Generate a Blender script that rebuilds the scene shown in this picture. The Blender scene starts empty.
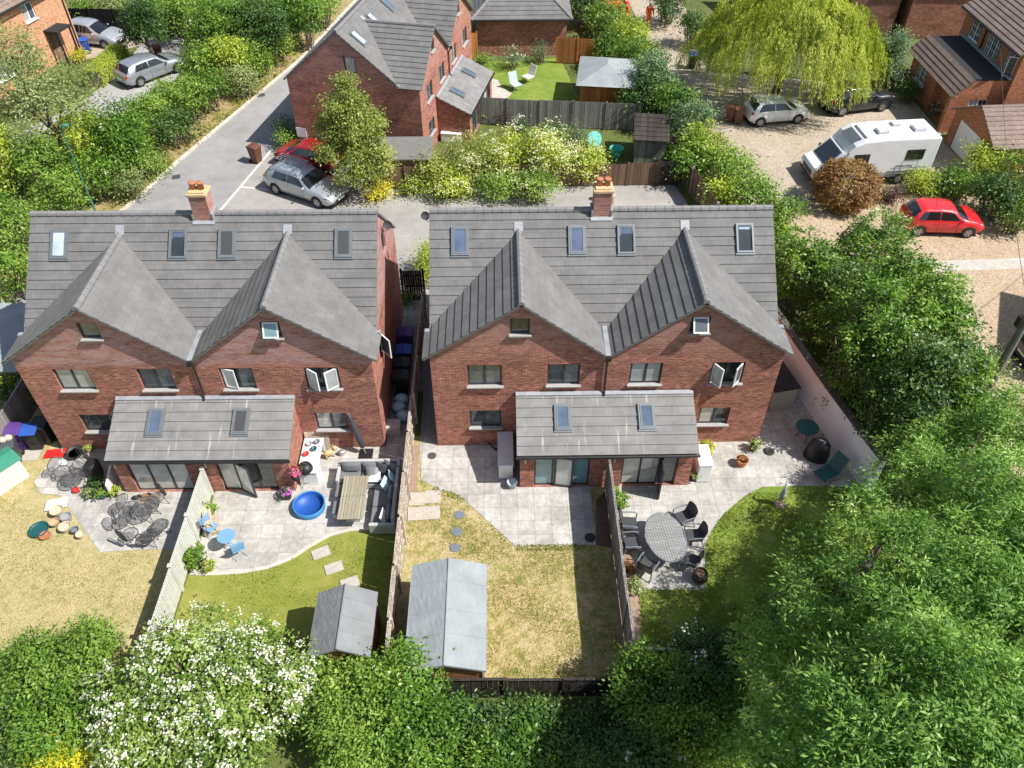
import bpy, bmesh, math, random
import numpy as np
from mathutils import Vector, Matrix, Euler
R = math.radians
SC = bpy.context.scene
COL = SC.collection
rnd = random.Random(7)

# ---------------------------------------------------------------- camera, sky, sun, exposure
FPX, PITCH, YAW, ROLL, CX, CY, CH = 807.78, 44.276, 0.937, -0.046, 2.518, -20.736, 23.5
cam_data = bpy.data.cameras.new('camera')
cam = bpy.data.objects.new('camera', cam_data); COL.objects.link(cam)
_p, _y, _r = R(PITCH), R(YAW), R(ROLL)
FW = Vector((math.sin(_y)*math.cos(_p), math.cos(_y)*math.cos(_p), -math.sin(_p)))
RT = Vector((math.cos(_y), -math.sin(_y), 0)); UP = RT.cross(FW)
RT, UP = RT*math.cos(_r)+UP*math.sin(_r), -RT*math.sin(_r)+UP*math.cos(_r)
_m = Matrix((RT, UP, -FW)).transposed().to_4x4(); _m.translation = (CX, CY, CH)
cam.matrix_world = _m
cam_data.sensor_fit = 'HORIZONTAL'; cam_data.sensor_width = 36.0
cam_data.lens = 36.0*FPX/1024.0
cam_data.clip_start = 0.5; cam_data.clip_end = 1500
SC.camera = cam

SUN_DIR = Vector((-0.77, 0.245, -1.0)).normalized()
world = bpy.data.worlds.new('World'); SC.world = world; world.use_nodes = True
_nt = world.node_tree; _bg = _nt.nodes['Background']
_sky = _nt.nodes.new('ShaderNodeTexSky'); _sky.sky_type = 'NISHITA'; _sky.sun_disc = False
_sky.sun_elevation = math.asin(-SUN_DIR.z); _sky.sun_rotation = math.atan2(-SUN_DIR.x, -SUN_DIR.y)
_hs = _nt.nodes.new('ShaderNodeHueSaturation'); _hs.inputs['Saturation'].default_value = 0.82
_nt.links.new(_sky.outputs['Color'], _hs.inputs['Color']); _nt.links.new(_hs.outputs['Color'], _bg.inputs['Color']); _bg.inputs['Strength'].default_value = 0.096
_sl = bpy.data.lights.new('sun', 'SUN'); _sl.energy = 4.8; _sl.angle = R(0.55); _sl.color = (1.0, 0.965, 0.915)
sun = bpy.data.objects.new('sun', _sl); COL.objects.link(sun)
sun.rotation_euler = SUN_DIR.to_track_quat('-Z', 'Y').to_euler(); sun.location = (30, -10, 60)
vs = SC.view_settings
vs.view_transform = 'Standard'; vs.look = 'None'; vs.exposure = 0.52; vs.gamma = 1.0; vs.use_curve_mapping = False
SC.cycles.max_bounces = 6; SC.cycles.diffuse_bounces = 3; SC.cycles.glossy_bounces = 3
SC.cycles.transmission_bounces = 4; SC.cycles.transparent_max_bounces = 6
SC.cycles.use_denoising = True

def G(px, py, z=0.0):
    """the point at height z seen along the photograph's pixel (survey of the site from the picture)"""
    d = FW + RT*((px-512)/FPX) + UP*((384-py)/FPX)
    t = (z-CH)/d.z
    return Vector((CX+d.x*t, CY+d.y*t, z))

# ---------------------------------------------------------------- materials
MATS = {}
def _new(name):
    m = bpy.data.materials.new(name); m.use_nodes = True
    return m, m.node_tree, m.node_tree.nodes['Principled BSDF']
def _n(nt, t, **kw):
    n = nt.nodes.new(t)
    for k, v in kw.items():
        if k in n.inputs.keys(): n.inputs[k].default_value = v
        else: setattr(n, k, v)
    return n
def _ramp(nt, stops):
    n = nt.nodes.new('ShaderNodeValToRGB'); cr = n.color_ramp
    while len(cr.elements) < len(stops): cr.elements.new(0.5)
    for e, (p, c) in zip(cr.elements, stops):
        e.position = p; e.color = (c[0], c[1], c[2], 1)
    return n
def _mix(nt, fac, a, b, mode='MIX'):
    n = nt.nodes.new('ShaderNodeMix'); n.data_type = 'RGBA'; n.blend_type = mode
    for idx, val in ((0, fac), (6, a), (7, b)):
        if hasattr(val, 'is_output'): nt.links.new(val, n.inputs[idx])
        elif idx == 0: n.inputs[0].default_value = val
        else: n.inputs[idx].default_value = (val[0], val[1], val[2], 1)
    return n.outputs[2]
def _coord(nt, kind='Object'):
    return _n(nt, 'ShaderNodeTexCoord').outputs[kind]
def _noise(nt, vec, scale, detail=4, rough=0.55, stretch=None):
    if stretch:
        mp = nt.nodes.new('ShaderNodeMapping'); mp.inputs['Scale'].default_value = stretch
        nt.links.new(vec, mp.inputs['Vector']); vec = mp.outputs[0]
    n = _n(nt, 'ShaderNodeTexNoise', Scale=scale, Detail=detail, Roughness=rough)
    nt.links.new(vec, n.inputs['Vector']); return n.outputs['Fac']
def _bump(nt, b, height, strength=0.3, dist=0.02):
    n = _n(nt, 'ShaderNodeBump', Strength=strength, Distance=dist)
    nt.links.new(height, n.inputs['Height']); nt.links.new(n.outputs[0], b.inputs['Normal'])

def plain(name, col, rough=0.6, metal=0.0, var=0.12, scale=6.0, spec=0.5, coat=0.0, bump=0.0):
    if name in MATS: return MATS[name]
    m, nt, b = _new(name)
    c = _coord(nt); f = _noise(nt, c, scale)
    rp = _ramp(nt, [(0.25, [x*(1-var) for x in col]), (0.75, [min(1, x*(1+var)) for x in col])])
    nt.links.new(f, rp.inputs[0]); nt.links.new(rp.outputs[0], b.inputs['Base Color'])
    b.inputs['Roughness'].default_value = rough; b.inputs['Metallic'].default_value = metal
    b.inputs['Specular IOR Level'].default_value = spec; b.inputs['Coat Weight'].default_value = coat
    if bump: _bump(nt, b, _noise(nt, c, scale*6), bump)
    MATS[name] = m; return m

def mat_brick(name, c1, c2, mortar, pale=None, pale_z=(4.4, 4.8), bw=0.225, rh=0.075, patch=0.33):
    m, nt, b = _new(name)
    uv = _coord(nt, 'UV')
    br = _n(nt, 'ShaderNodeTexBrick', Scale=1.0); br.inputs['Brick Width'].default_value = bw
    br.inputs['Row Height'].default_value = rh; br.inputs['Mortar Size'].default_value = 0.006
    br.inputs['Mortar Smooth'].default_value = 0.2; br.inputs['Bias'].default_value = 0.0
    br.inputs['Color1'].default_value = (*c1, 1); br.inputs['Color2'].default_value = (*c2, 1); br.inputs['Mortar'].default_value = (*mortar, 1)
    nt.links.new(uv, br.inputs['Vector'])
    col = br.outputs['Color']
    big = _noise(nt, uv, 1.1, 5, 0.65, (0.5, 1.6, 1))
    rp = _ramp(nt, [(0.3, (1-patch,)*3), (0.7, (1+patch,)*3)]); nt.links.new(big, rp.inputs[0])
    col = _mix(nt, 1.0, col, rp.outputs[0], 'MULTIPLY')
    fine = _noise(nt, uv, 14, 3, 0.6, (0.35, 1.3, 1))
    rp2 = _ramp(nt, [(0.3, (0.5,)*3), (0.7, (1.55,)*3)]); nt.links.new(fine, rp2.inputs[0])
    col = _mix(nt, 1.0, col, rp2.outputs[0], 'MULTIPLY')
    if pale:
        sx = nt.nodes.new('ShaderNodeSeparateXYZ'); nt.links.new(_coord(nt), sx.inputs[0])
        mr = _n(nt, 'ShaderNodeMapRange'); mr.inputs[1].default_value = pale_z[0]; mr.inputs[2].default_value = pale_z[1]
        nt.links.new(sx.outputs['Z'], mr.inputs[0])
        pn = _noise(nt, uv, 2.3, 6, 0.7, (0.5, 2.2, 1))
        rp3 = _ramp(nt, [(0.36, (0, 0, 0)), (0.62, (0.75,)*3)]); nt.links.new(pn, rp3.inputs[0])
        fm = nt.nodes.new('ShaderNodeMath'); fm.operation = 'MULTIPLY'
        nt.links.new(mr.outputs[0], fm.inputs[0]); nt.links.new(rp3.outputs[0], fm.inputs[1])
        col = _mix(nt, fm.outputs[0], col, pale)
    nt.links.new(col, b.inputs['Base Color']); b.inputs['Roughness'].default_value = 0.88
    b.inputs['Specular IOR Level'].default_value = 0.25
    _bump(nt, b, br.outputs['Fac'], -0.35, 0.01)
    MATS[name] = m; return m

def mat_tile(name, base, joint, tw=0.30, streak=0.0, moss=None, course=0.345):
    m, nt, b = _new(name)
    uv = _coord(nt, 'UV')
    br = _n(nt, 'ShaderNodeTexBrick', Scale=1.0); br.inputs['Brick Width'].default_value = tw
    br.inputs['Row Height'].default_value = course; br.inputs['Mortar Size'].default_value = 0.006
    br.inputs['Mortar Smooth'].default_value = 0.3
    k = 0.93
    br.inputs['Color1'].default_value = (base[0]*k, base[1]*k, base[2]*k, 1)
    br.inputs['Color2'].default_value = (base[0]*1.06, base[1]*1.06, base[2]*1.06, 1); br.inputs['Mortar'].default_value = (*joint, 1)
    nt.links.new(uv, br.inputs['Vector']); col = br.outputs['Color']
    g = _noise(nt, uv, 0.9, 6, 0.7)
    rp = _ramp(nt, [(0.3, (0.78,)*3), (0.7, (1.18,)*3)]); nt.links.new(g, rp.inputs[0])
    li = _noise(nt, uv, 22, 3, 0.6); rl = _ramp(nt, [(0.60, (0.93,)*3), (0.72, (1.28, 1.24, 1.12))]); nt.links.new(li, rl.inputs[0]); col = _mix(nt, 1.0, col, rl.outputs[0], 'MULTIPLY')
    col = _mix(nt, 1.0, col, rp.outputs[0], 'MULTIPLY')
    s = _noise(nt, uv, 5.0, 4, 0.6, (1.6, 0.12, 1))
    rps = _ramp(nt, [(0.60, (0, 0, 0)), (0.74, (1, 1, 1))]); nt.links.new(s, rps.inputs[0])
    fm = nt.nodes.new('ShaderNodeMath'); fm.operation = 'MULTIPLY'; fm.inputs[1].default_value = 0.05+streak
    nt.links.new(rps.outputs[0], fm.inputs[0])
    col = _mix(nt, fm.outputs[0], col, (0.62, 0.60, 0.57))
    if moss:
        mo = _noise(nt, uv, 3.5, 6, 0.75)
        rpm = _ramp(nt, [(0.56, (0, 0, 0)), (0.7, (0.8,)*3)]); nt.links.new(mo, rpm.inputs[0])
        col = _mix(nt, rpm.outputs[0], col, moss)
    nt.links.new(col, b.inputs['Base Color']); b.inputs['Roughness'].default_value = 0.8
    b.inputs['Specular IOR Level'].default_value = 0.3
    _bump(nt, b, _noise(nt, uv, 60, 2), 0.15, 0.005)
    MATS[name] = m; return m

def mat_slab(name, base, joint, w=0.6, h=0.6, off=0.0, stain=0.35):
    m, nt, b = _new(name)
    c = _coord(nt)
    br = _n(nt, 'ShaderNodeTexBrick', Scale=1.0); br.offset = off; br.inputs['Brick Width'].default_value = w
    br.inputs['Row Height'].default_value = h; br.inputs['Mortar Size'].default_value = 0.011
    br.inputs['Mortar Smooth'].default_value = 0.3
    br.inputs['Color1'].default_value = (*[x*0.9 for x in base], 1); br.inputs['Color2'].default_value = (*[x*1.12 for x in base], 1)
    br.inputs['Mortar'].default_value = (*joint, 1)
    nt.links.new(c, br.inputs['Vector']); col = br.outputs['Color']
    for sc, lo, hi in ((0.7, 1-stain, 1.12), (5.0, 0.82, 1.14), (40, 0.9, 1.08)):
        f = _noise(nt, c, sc, 6, 0.65); rp = _ramp(nt, [(0.32, (lo, lo, lo*0.98)), (0.62, (hi,)*3)])
        nt.links.new(f, rp.inputs[0]); col = _mix(nt, 1.0, col, rp.outputs[0], 'MULTIPLY')
    nt.links.new(col, b.inputs['Base Color']); b.inputs['Roughness'].default_value = 0.85
    _bump(nt, b, br.outputs['Fac'], -0.3, 0.01)
    MATS[name] = m; return m

def mat_ground(name, stops, scales=(0.5, 3.0, 25.0), weights=(0.5, 0.3, 0.2), rough=0.95, bump=0.4, bdist=0.03, speck=None):
    """several octaves of noise at very different sizes, mapped through a colour ramp"""
    m, nt, b = _new(name)
    c = _coord(nt); acc = None
    for s, w in zip(scales, weights):
        f = _noise(nt, c, s, 5, 0.62)
        mm = nt.nodes.new('ShaderNodeMath'); mm.operation = 'MULTIPLY'; mm.inputs[1].default_value = w; nt.links.new(f, mm.inputs[0])
        if acc is None: acc = mm.outputs[0]
        else:
            ad = nt.nodes.new('ShaderNodeMath'); nt.links.new(acc, ad.inputs[0]); nt.links.new(mm.outputs[0], ad.inputs[1]); acc = ad.outputs[0]
    rp = _ramp(nt, stops); nt.links.new(acc, rp.inputs[0]); col = rp.outputs[0]
    if speck:
        v = _n(nt, 'ShaderNodeTexVoronoi', Scale=speck[0]); nt.links.new(c, v.inputs['Vector'])
        hs = nt.nodes.new('ShaderNodeSeparateColor'); nt.links.new(v.outputs['Color'], hs.inputs[0])
        r2 = _ramp(nt, [(0.0, (1-speck[1],)*3), (1.0, (1+speck[1],)*3)]); nt.links.new(hs.outputs[0], r2.inputs[0])
        col = _mix(nt, 1.0, col, r2.outputs[0], 'MULTIPLY')
        _bump(nt, b, v.outputs['Distance'], bump, bdist)
    else:
        _bump(nt, b, _noise(nt, c, scales[-1]*1.3, 4), bump, bdist)
    nt.links.new(col, b.inputs['Base Color']); b.inputs['Roughness'].default_value = rough
    b.inputs['Specular IOR Level'].default_value = 0.2
    MATS[name] = m; return m

def mat_wood(name, col, var=0.3, board=0.15, rough=0.85, axis='U'):
    """boards running along V (upright in a fence), each board its own tone, grain along the board"""
    m, nt, b = _new(name)
    uv = _coord(nt, 'UV')
    br = _n(nt, 'ShaderNodeTexBrick', Scale=1.0); br.offset = 0.0
    br.inputs['Brick Width'].default_value = board if axis == 'U' else 30.0
    br.inputs['Row Height'].default_value = 30.0 if axis == 'U' else board
    br.inputs['Mortar Size'].default_value = 0.006; br.inputs['Mortar Smooth'].default_value = 0.1
    br.inputs['Color1'].default_value = (*[x*(1-var) for x in col], 1); br.inputs['Color2'].default_value = (*[x*(1+var) for x in col], 1)
    br.inputs['Mortar'].default_value = (*[x*0.35 for x in col], 1)
    nt.links.new(uv, br.inputs['Vector']); c = br.outputs['Color']
    f = _noise(nt, uv, 9.0, 5, 0.7, (2.5, 0.25, 1) if axis == 'U' else (0.25, 2.5, 1))
    rp = _ramp(nt, [(0.3, (0.72,)*3), (0.7, (1.25,)*3)]); nt.links.new(f, rp.inputs[0])
    c = _mix(nt, 1.0, c, rp.outputs[0], 'MULTIPLY')
    nt.links.new(c, b.inputs['Base Color']); b.inputs['Roughness'].default_value = rough
    b.inputs['Specular IOR Level'].default_value = 0.25
    _bump(nt, b, f, 0.25, 0.006)
    MATS[name] = m; return m

def mat_leaf(name, dark, mid, light, trans=0.28, rough=0.5):
    m, nt, b = _new(name)
    at = _n(nt, 'ShaderNodeAttribute', attribute_name='tint')
    rp = _ramp(nt, [(0.0, dark), (0.5, mid), (1.0, light)]); nt.links.new(at.outputs['Fac'], rp.inputs[0])
    nt.links.new(rp.outputs[0], b.inputs['Base Color']); b.inputs['Roughness'].default_value = rough
    b.inputs['Specular IOR Level'].default_value = 0.35
    tr = nt.nodes.new('ShaderNodeBsdfTranslucent')
    tc = _mix(nt, 1.0, rp.outputs[0], (1.5, 1.6, 0.7), 'MULTIPLY'); nt.links.new(tc, tr.inputs['Color'])
    ms = nt.nodes.new('ShaderNodeMixShader'); ms.inputs[0].default_value = trans
    nt.links.new(b.outputs[0], ms.inputs[1]); nt.links.new(tr.outputs[0], ms.inputs[2])
    nt.links.new(ms.outputs[0], nt.nodes['Material Output'].inputs['Surface'])
    MATS[name] = m; return m

def mat_glass(name, col, rough=0.04, spec=0.8):
    m, nt, b = _new(name)
    c = _coord(nt); f = _noise(nt, c, 1.3, 3)
    rp = _ramp(nt, [(0.3, [x*0.75 for x in col]), (0.7, [x*1.25 for x in col])]); nt.links.new(f, rp.inputs[0])
    nt.links.new(rp.outputs[0], b.inputs['Base Color']); b.inputs['Roughness'].default_value = rough
    b.inputs['Specular IOR Level'].default_value = spec; b.inputs['IOR'].default_value = 1.52
    b.inputs['Coat Weight'].default_value = 0.4; b.inputs['Coat Roughness'].default_value = 0.02
    MATS[name] = m; return m

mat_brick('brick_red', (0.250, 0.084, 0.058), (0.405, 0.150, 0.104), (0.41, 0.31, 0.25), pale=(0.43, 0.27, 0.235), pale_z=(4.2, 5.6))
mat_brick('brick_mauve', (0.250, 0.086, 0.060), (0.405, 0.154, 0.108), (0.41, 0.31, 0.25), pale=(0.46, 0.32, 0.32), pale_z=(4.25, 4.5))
mat_brick('brick_orange', (0.52, 0.24, 0.12), (0.60, 0.30, 0.16), (0.45, 0.36, 0.27), patch=0.12)
mat_brick('brick_brown', (0.33, 0.115, 0.05), (0.42, 0.165, 0.075), (0.32, 0.22, 0.15), patch=0.18)
mat_brick('brick_dark', (0.20, 0.085, 0.06), (0.28, 0.13, 0.09), (0.22, 0.16, 0.13), patch=0.35)
mat_tile('tile_grey', (0.180, 0.176, 0.171), (0.128, 0.126, 0.123))
plain('tile_edge_shade', (0.07, 0.067, 0.063), 0.9, var=0.3)  # grubby tile edges, coloured darker to stand in for the courses' shadow lines
mat_tile('tile_grey_moss', (0.180, 0.176, 0.168), (0.132, 0.13, 0.125), moss=(0.30, 0.245, 0.11))
mat_tile('tile_lean', (0.235, 0.230, 0.222), (0.195, 0.19, 0.183), streak=0.55)
mat_tile('tile_brown', (0.26, 0.185, 0.15), (0.10, 0.075, 0.06), tw=0.22, moss=(0.40, 0.34, 0.25), course=0.3)
mat_tile('tile_buff', (0.25, 0.185, 0.155), (0.12, 0.09, 0.075), tw=0.22, moss=(0.42, 0.36, 0.28), course=0.3)
plain('ridge_tile', (0.205, 0.198, 0.195), 0.75, var=0.15, scale=3)
plain('lead', (0.30, 0.31, 0.33), 0.6, 0.1, var=0.2, scale=4)
plain('buff_stone', (0.55, 0.40, 0.22), 0.9, var=0.2, scale=5)
plain('sill_stone', (0.36, 0.35, 0.335), 0.8, var=0.1)
plain('anthracite', (0.035, 0.04, 0.046), 0.45, var=0.1)
plain('black_plastic', (0.015, 0.015, 0.016), 0.5, var=0.1)
plain('white_upvc', (0.78, 0.79, 0.78), 0.4, var=0.04)
mat_glass('pane_dark', (0.035, 0.045, 0.05))
mat_glass('pane_mid', (0.10, 0.12, 0.125))
mat_glass('pane_blind', (0.36, 0.38, 0.37))
mat_glass('pane_pale', (0.52, 0.53, 0.49))
mat_glass('pane_teal', (0.17, 0.30, 0.31))
mat_glass('pane_blue', (0.10, 0.135, 0.20), 0.03)
mat_glass('pane_sky', (0.45, 0.55, 0.68), 0.03)
plain('roller_blind', (0.055, 0.055, 0.056), 0.6, var=0.1)
mat_slab('slab_patio', (0.415, 0.395, 0.372), (0.27, 0.255, 0.235), 0.6, 0.6)
mat_slab('slab_patio_warm', (0.425, 0.40, 0.372), (0.29, 0.27, 0.245), 0.75, 0.6, stain=0.25)
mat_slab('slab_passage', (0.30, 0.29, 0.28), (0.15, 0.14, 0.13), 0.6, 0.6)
plain('slab_loose', (0.43, 0.395, 0.345), 0.9, var=0.15, scale=7, bump=0.3)
mat_ground('asphalt_road', [(0.36, (0.225, 0.218, 0.212)), (0.5, (0.29, 0.28, 0.272)), (0.64, (0.355, 0.345, 0.335))], (0.22, 1.6, 45), bump=0.2, bdist=0.01)
mat_ground('asphalt_court', [(0.36, (0.255, 0.24, 0.222)), (0.5, (0.325, 0.305, 0.282)), (0.64, (0.385, 0.365, 0.34))], (0.28, 2.0, 45), bump=0.2, bdist=0.01)
mat_ground('asphalt_lane', [(0.35, (0.30, 0.29, 0.28)), (0.65, (0.42, 0.41, 0.39))], (0.3, 2.5, 60), bump=0.2, bdist=0.01)
mat_ground('gravel_tan', [(0.3, (0.32, 0.24, 0.15)), (0.5, (0.42, 0.325, 0.22)), (0.72, (0.50, 0.41, 0.30))], (0.35, 2.5, 18), (0.35, 0.3, 0.35), bump=0.45, bdist=0.025, speck=(17.0, 0.28))
mat_ground('drive_buff', [(0.33, (0.31, 0.255, 0.19)), (0.5, (0.40, 0.335, 0.26)), (0.7, (0.48, 0.41, 0.33))], (0.3, 1.6, 22), (0.4, 0.35, 0.25), bump=0.5, bdist=0.03, speck=(14.0, 0.2))
plain('concrete', (0.47, 0.43, 0.38), 0.9, var=0.2, scale=3, bump=0.3)
plain('kerb_stone', (0.55, 0.50, 0.42), 0.9, var=0.22, scale=3)
plain('kerb_block', (0.62, 0.57, 0.52), 0.9, var=0.15, scale=4)
mat_ground('soil', [(0.3, (0.09, 0.06, 0.04)), (0.7, (0.22, 0.15, 0.10))], (1, 6, 30), bump=0.8, bdist=0.05)
mat_ground('soil_pink', [(0.3, (0.25, 0.17, 0.12)), (0.7, (0.42, 0.30, 0.23))], (1, 6, 30), bump=0.6, bdist=0.03)
mat_ground('verge_dry', [(0.33, (0.14, 0.18, 0.04)), (0.5, (0.36, 0.28, 0.13)), (0.68, (0.46, 0.36, 0.20))], (0.8, 4, 30), bump=0.8, bdist=0.05)
mat_ground('earth_grass', [(0.33, (0.07, 0.10, 0.03)), (0.5, (0.12, 0.15, 0.04)), (0.7, (0.22, 0.20, 0.09))], (0.4, 3, 25), bump=0.8, bdist=0.05)
mat_ground('lawn_straw', [(0.38, (0.23, 0.22, 0.075)), (0.46, (0.37, 0.325, 0.145)), (0.58, (0.47, 0.39, 0.215)), (0.68, (0.53, 0.45, 0.27))], (0.9, 3.6, 11.0), (0.3, 0.35, 0.35), bump=0.9, bdist=0.05)
mat_ground('lawn_olive', [(0.34, (0.12, 0.165, 0.022)), (0.47, (0.215, 0.24, 0.042)), (0.58, (0.29, 0.275, 0.075)), (0.68, (0.37, 0.31, 0.13))], (0.35, 2.2, 16), (0.4, 0.3, 0.3), bump=0.7, bdist=0.04)
mat_ground('lawn_patchy', [(0.36, (0.15, 0.18, 0.035)), (0.45, (0.28, 0.26, 0.085)), (0.53, (0.43, 0.35, 0.18)), (0.66, (0.50, 0.41, 0.24))], (0.8, 3.2, 9.0), (0.25, 0.40, 0.35), bump=1.0, bdist=0.06)
mat_ground('lawn_green', [(0.34, (0.09, 0.16, 0.022)), (0.48, (0.17, 0.25, 0.036)), (0.60, (0.275, 0.31, 0.075)), (0.72, (0.39, 0.37, 0.15))], (0.5, 2.4, 16), (0.4, 0.3, 0.3), bump=0.8, bdist=0.05)
mat_wood('wood_grey', (0.41, 0.355, 0.29)); mat_wood('wood_brown', (0.20, 0.13, 0.085)); mat_wood('wood_dark', (0.055, 0.045, 0.04))
mat_wood('wood_orange', (0.42, 0.17, 0.05)); mat_wood('wood_pale', (0.52, 0.44, 0.34), var=0.15); mat_wood('wood_silver', (0.24, 0.225, 0.21))
mat_wood('wood_black', (0.018, 0.017, 0.018)); mat_wood('wood_log', (0.40, 0.26, 0.14), axis='V')
mat_wood('wood_sage', (0.56, 0.57, 0.50), var=0.06, board=0.11); mat_wood('wood_olive', (0.33, 0.30, 0.215), var=0.10, board=0.12)
mat_wood('wood_shiplap', (0.28, 0.13, 0.06), board=0.14, axis='V'); mat_wood('wood_tabletop', (0.30, 0.30, 0.29), var=0.12, board=0.06)
plain('felt_grey', (0.215, 0.222, 0.226), 0.95, var=0.16, scale=1.6, bump=0.25, spec=.15); plain('felt_blue', (0.29, 0.315, 0.322), 0.95, var=0.15, scale=1.5, bump=0.2, spec=.15)
plain('felt_mid', (0.17, 0.165, 0.155), 0.9, var=0.15, scale=2, bump=0.2); plain('felt_black', (0.022, 0.022, 0.024), 0.9, var=0.4, scale=9, bump=0.4)
plain('white_render', (0.76, 0.79, 0.80), 0.85, var=0.07, scale=1.2); plain('garage_white', (0.80, 0.80, 0.78), 0.5, var=0.03)
plain('coping', (0.10, 0.085, 0.075), 0.9, var=0.3, scale=4); plain('concrete_post', (0.40, 0.38, 0.35), 0.9, var=0.15)
plain('rubber', (0.012, 0.012, 0.013), 0.75, var=0.2); plain('alloy', (0.42, 0.43, 0.45), 0.35, 0.8, var=0.1)
mat_glass('car_glass', (0.012, 0.014, 0.016), 0.03, 0.9)
plain('lamp_red', (0.45, 0.02, 0.02), 0.25, var=0.1); plain('lamp_clear', (0.65, 0.67, 0.70), 0.15, 0.2, var=0.1)
plain('terracotta', (0.42, 0.16, 0.075), 0.85, var=0.2); plain('pot_buff', (0.45, 0.34, 0.20), 0.85, var=0.2); plain('pot_dark', (0.03, 0.028, 0.026), 0.6, var=0.2)
plain('steel_wire', (0.11, 0.11, 0.112), 0.45, 0.4, var=0.1); plain('galvanised', (0.45, 0.46, 0.47), 0.45, 0.6, var=0.15)
plain('skin', (0.55, 0.33, 0.24), 0.6, var=0.05); plain('bark', (0.12, 0.09, 0.065), 0.95, var=0.35, scale=5, bump=0.5)
plain('bark_white', (0.60, 0.57, 0.52), 0.8, var=0.3, scale=5); plain('twig', (0.22, 0.17, 0.12), 0.9, var=0.2)

def paint(name, col, metal=0.0):
    if name in MATS: return MATS[name]
    m, nt, b = _new(name)
    c = _coord(nt); f = _noise(nt, c, 2.0, 4)
    rp = _ramp(nt, [(0.3, [x*0.93 for x in col]), (0.7, [min(1, x*1.05) for x in col])]); nt.links.new(f, rp.inputs[0])
    nt.links.new(rp.outputs[0], b.inputs['Base Color']); b.inputs['Metallic'].default_value = metal
    b.inputs['Roughness'].default_value = 0.32; b.inputs['Coat Weight'].default_value = 0.7; b.inputs['Coat Roughness'].default_value = 0.06
    MATS[name] = m; return m
paint('paint_red', (0.62, 0.02, 0.025)); paint('paint_dark_red', (0.33, 0.012, 0.016)); paint('paint_white', (0.86, 0.87, 0.87))
paint('paint_silver', (0.46, 0.49, 0.52), 0.45); paint('paint_grey', (0.36, 0.39, 0.43), 0.5); paint('paint_black', (0.02, 0.022, 0.027), 0.2)
paint('paint_cream', (0.72, 0.73, 0.73))

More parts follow.
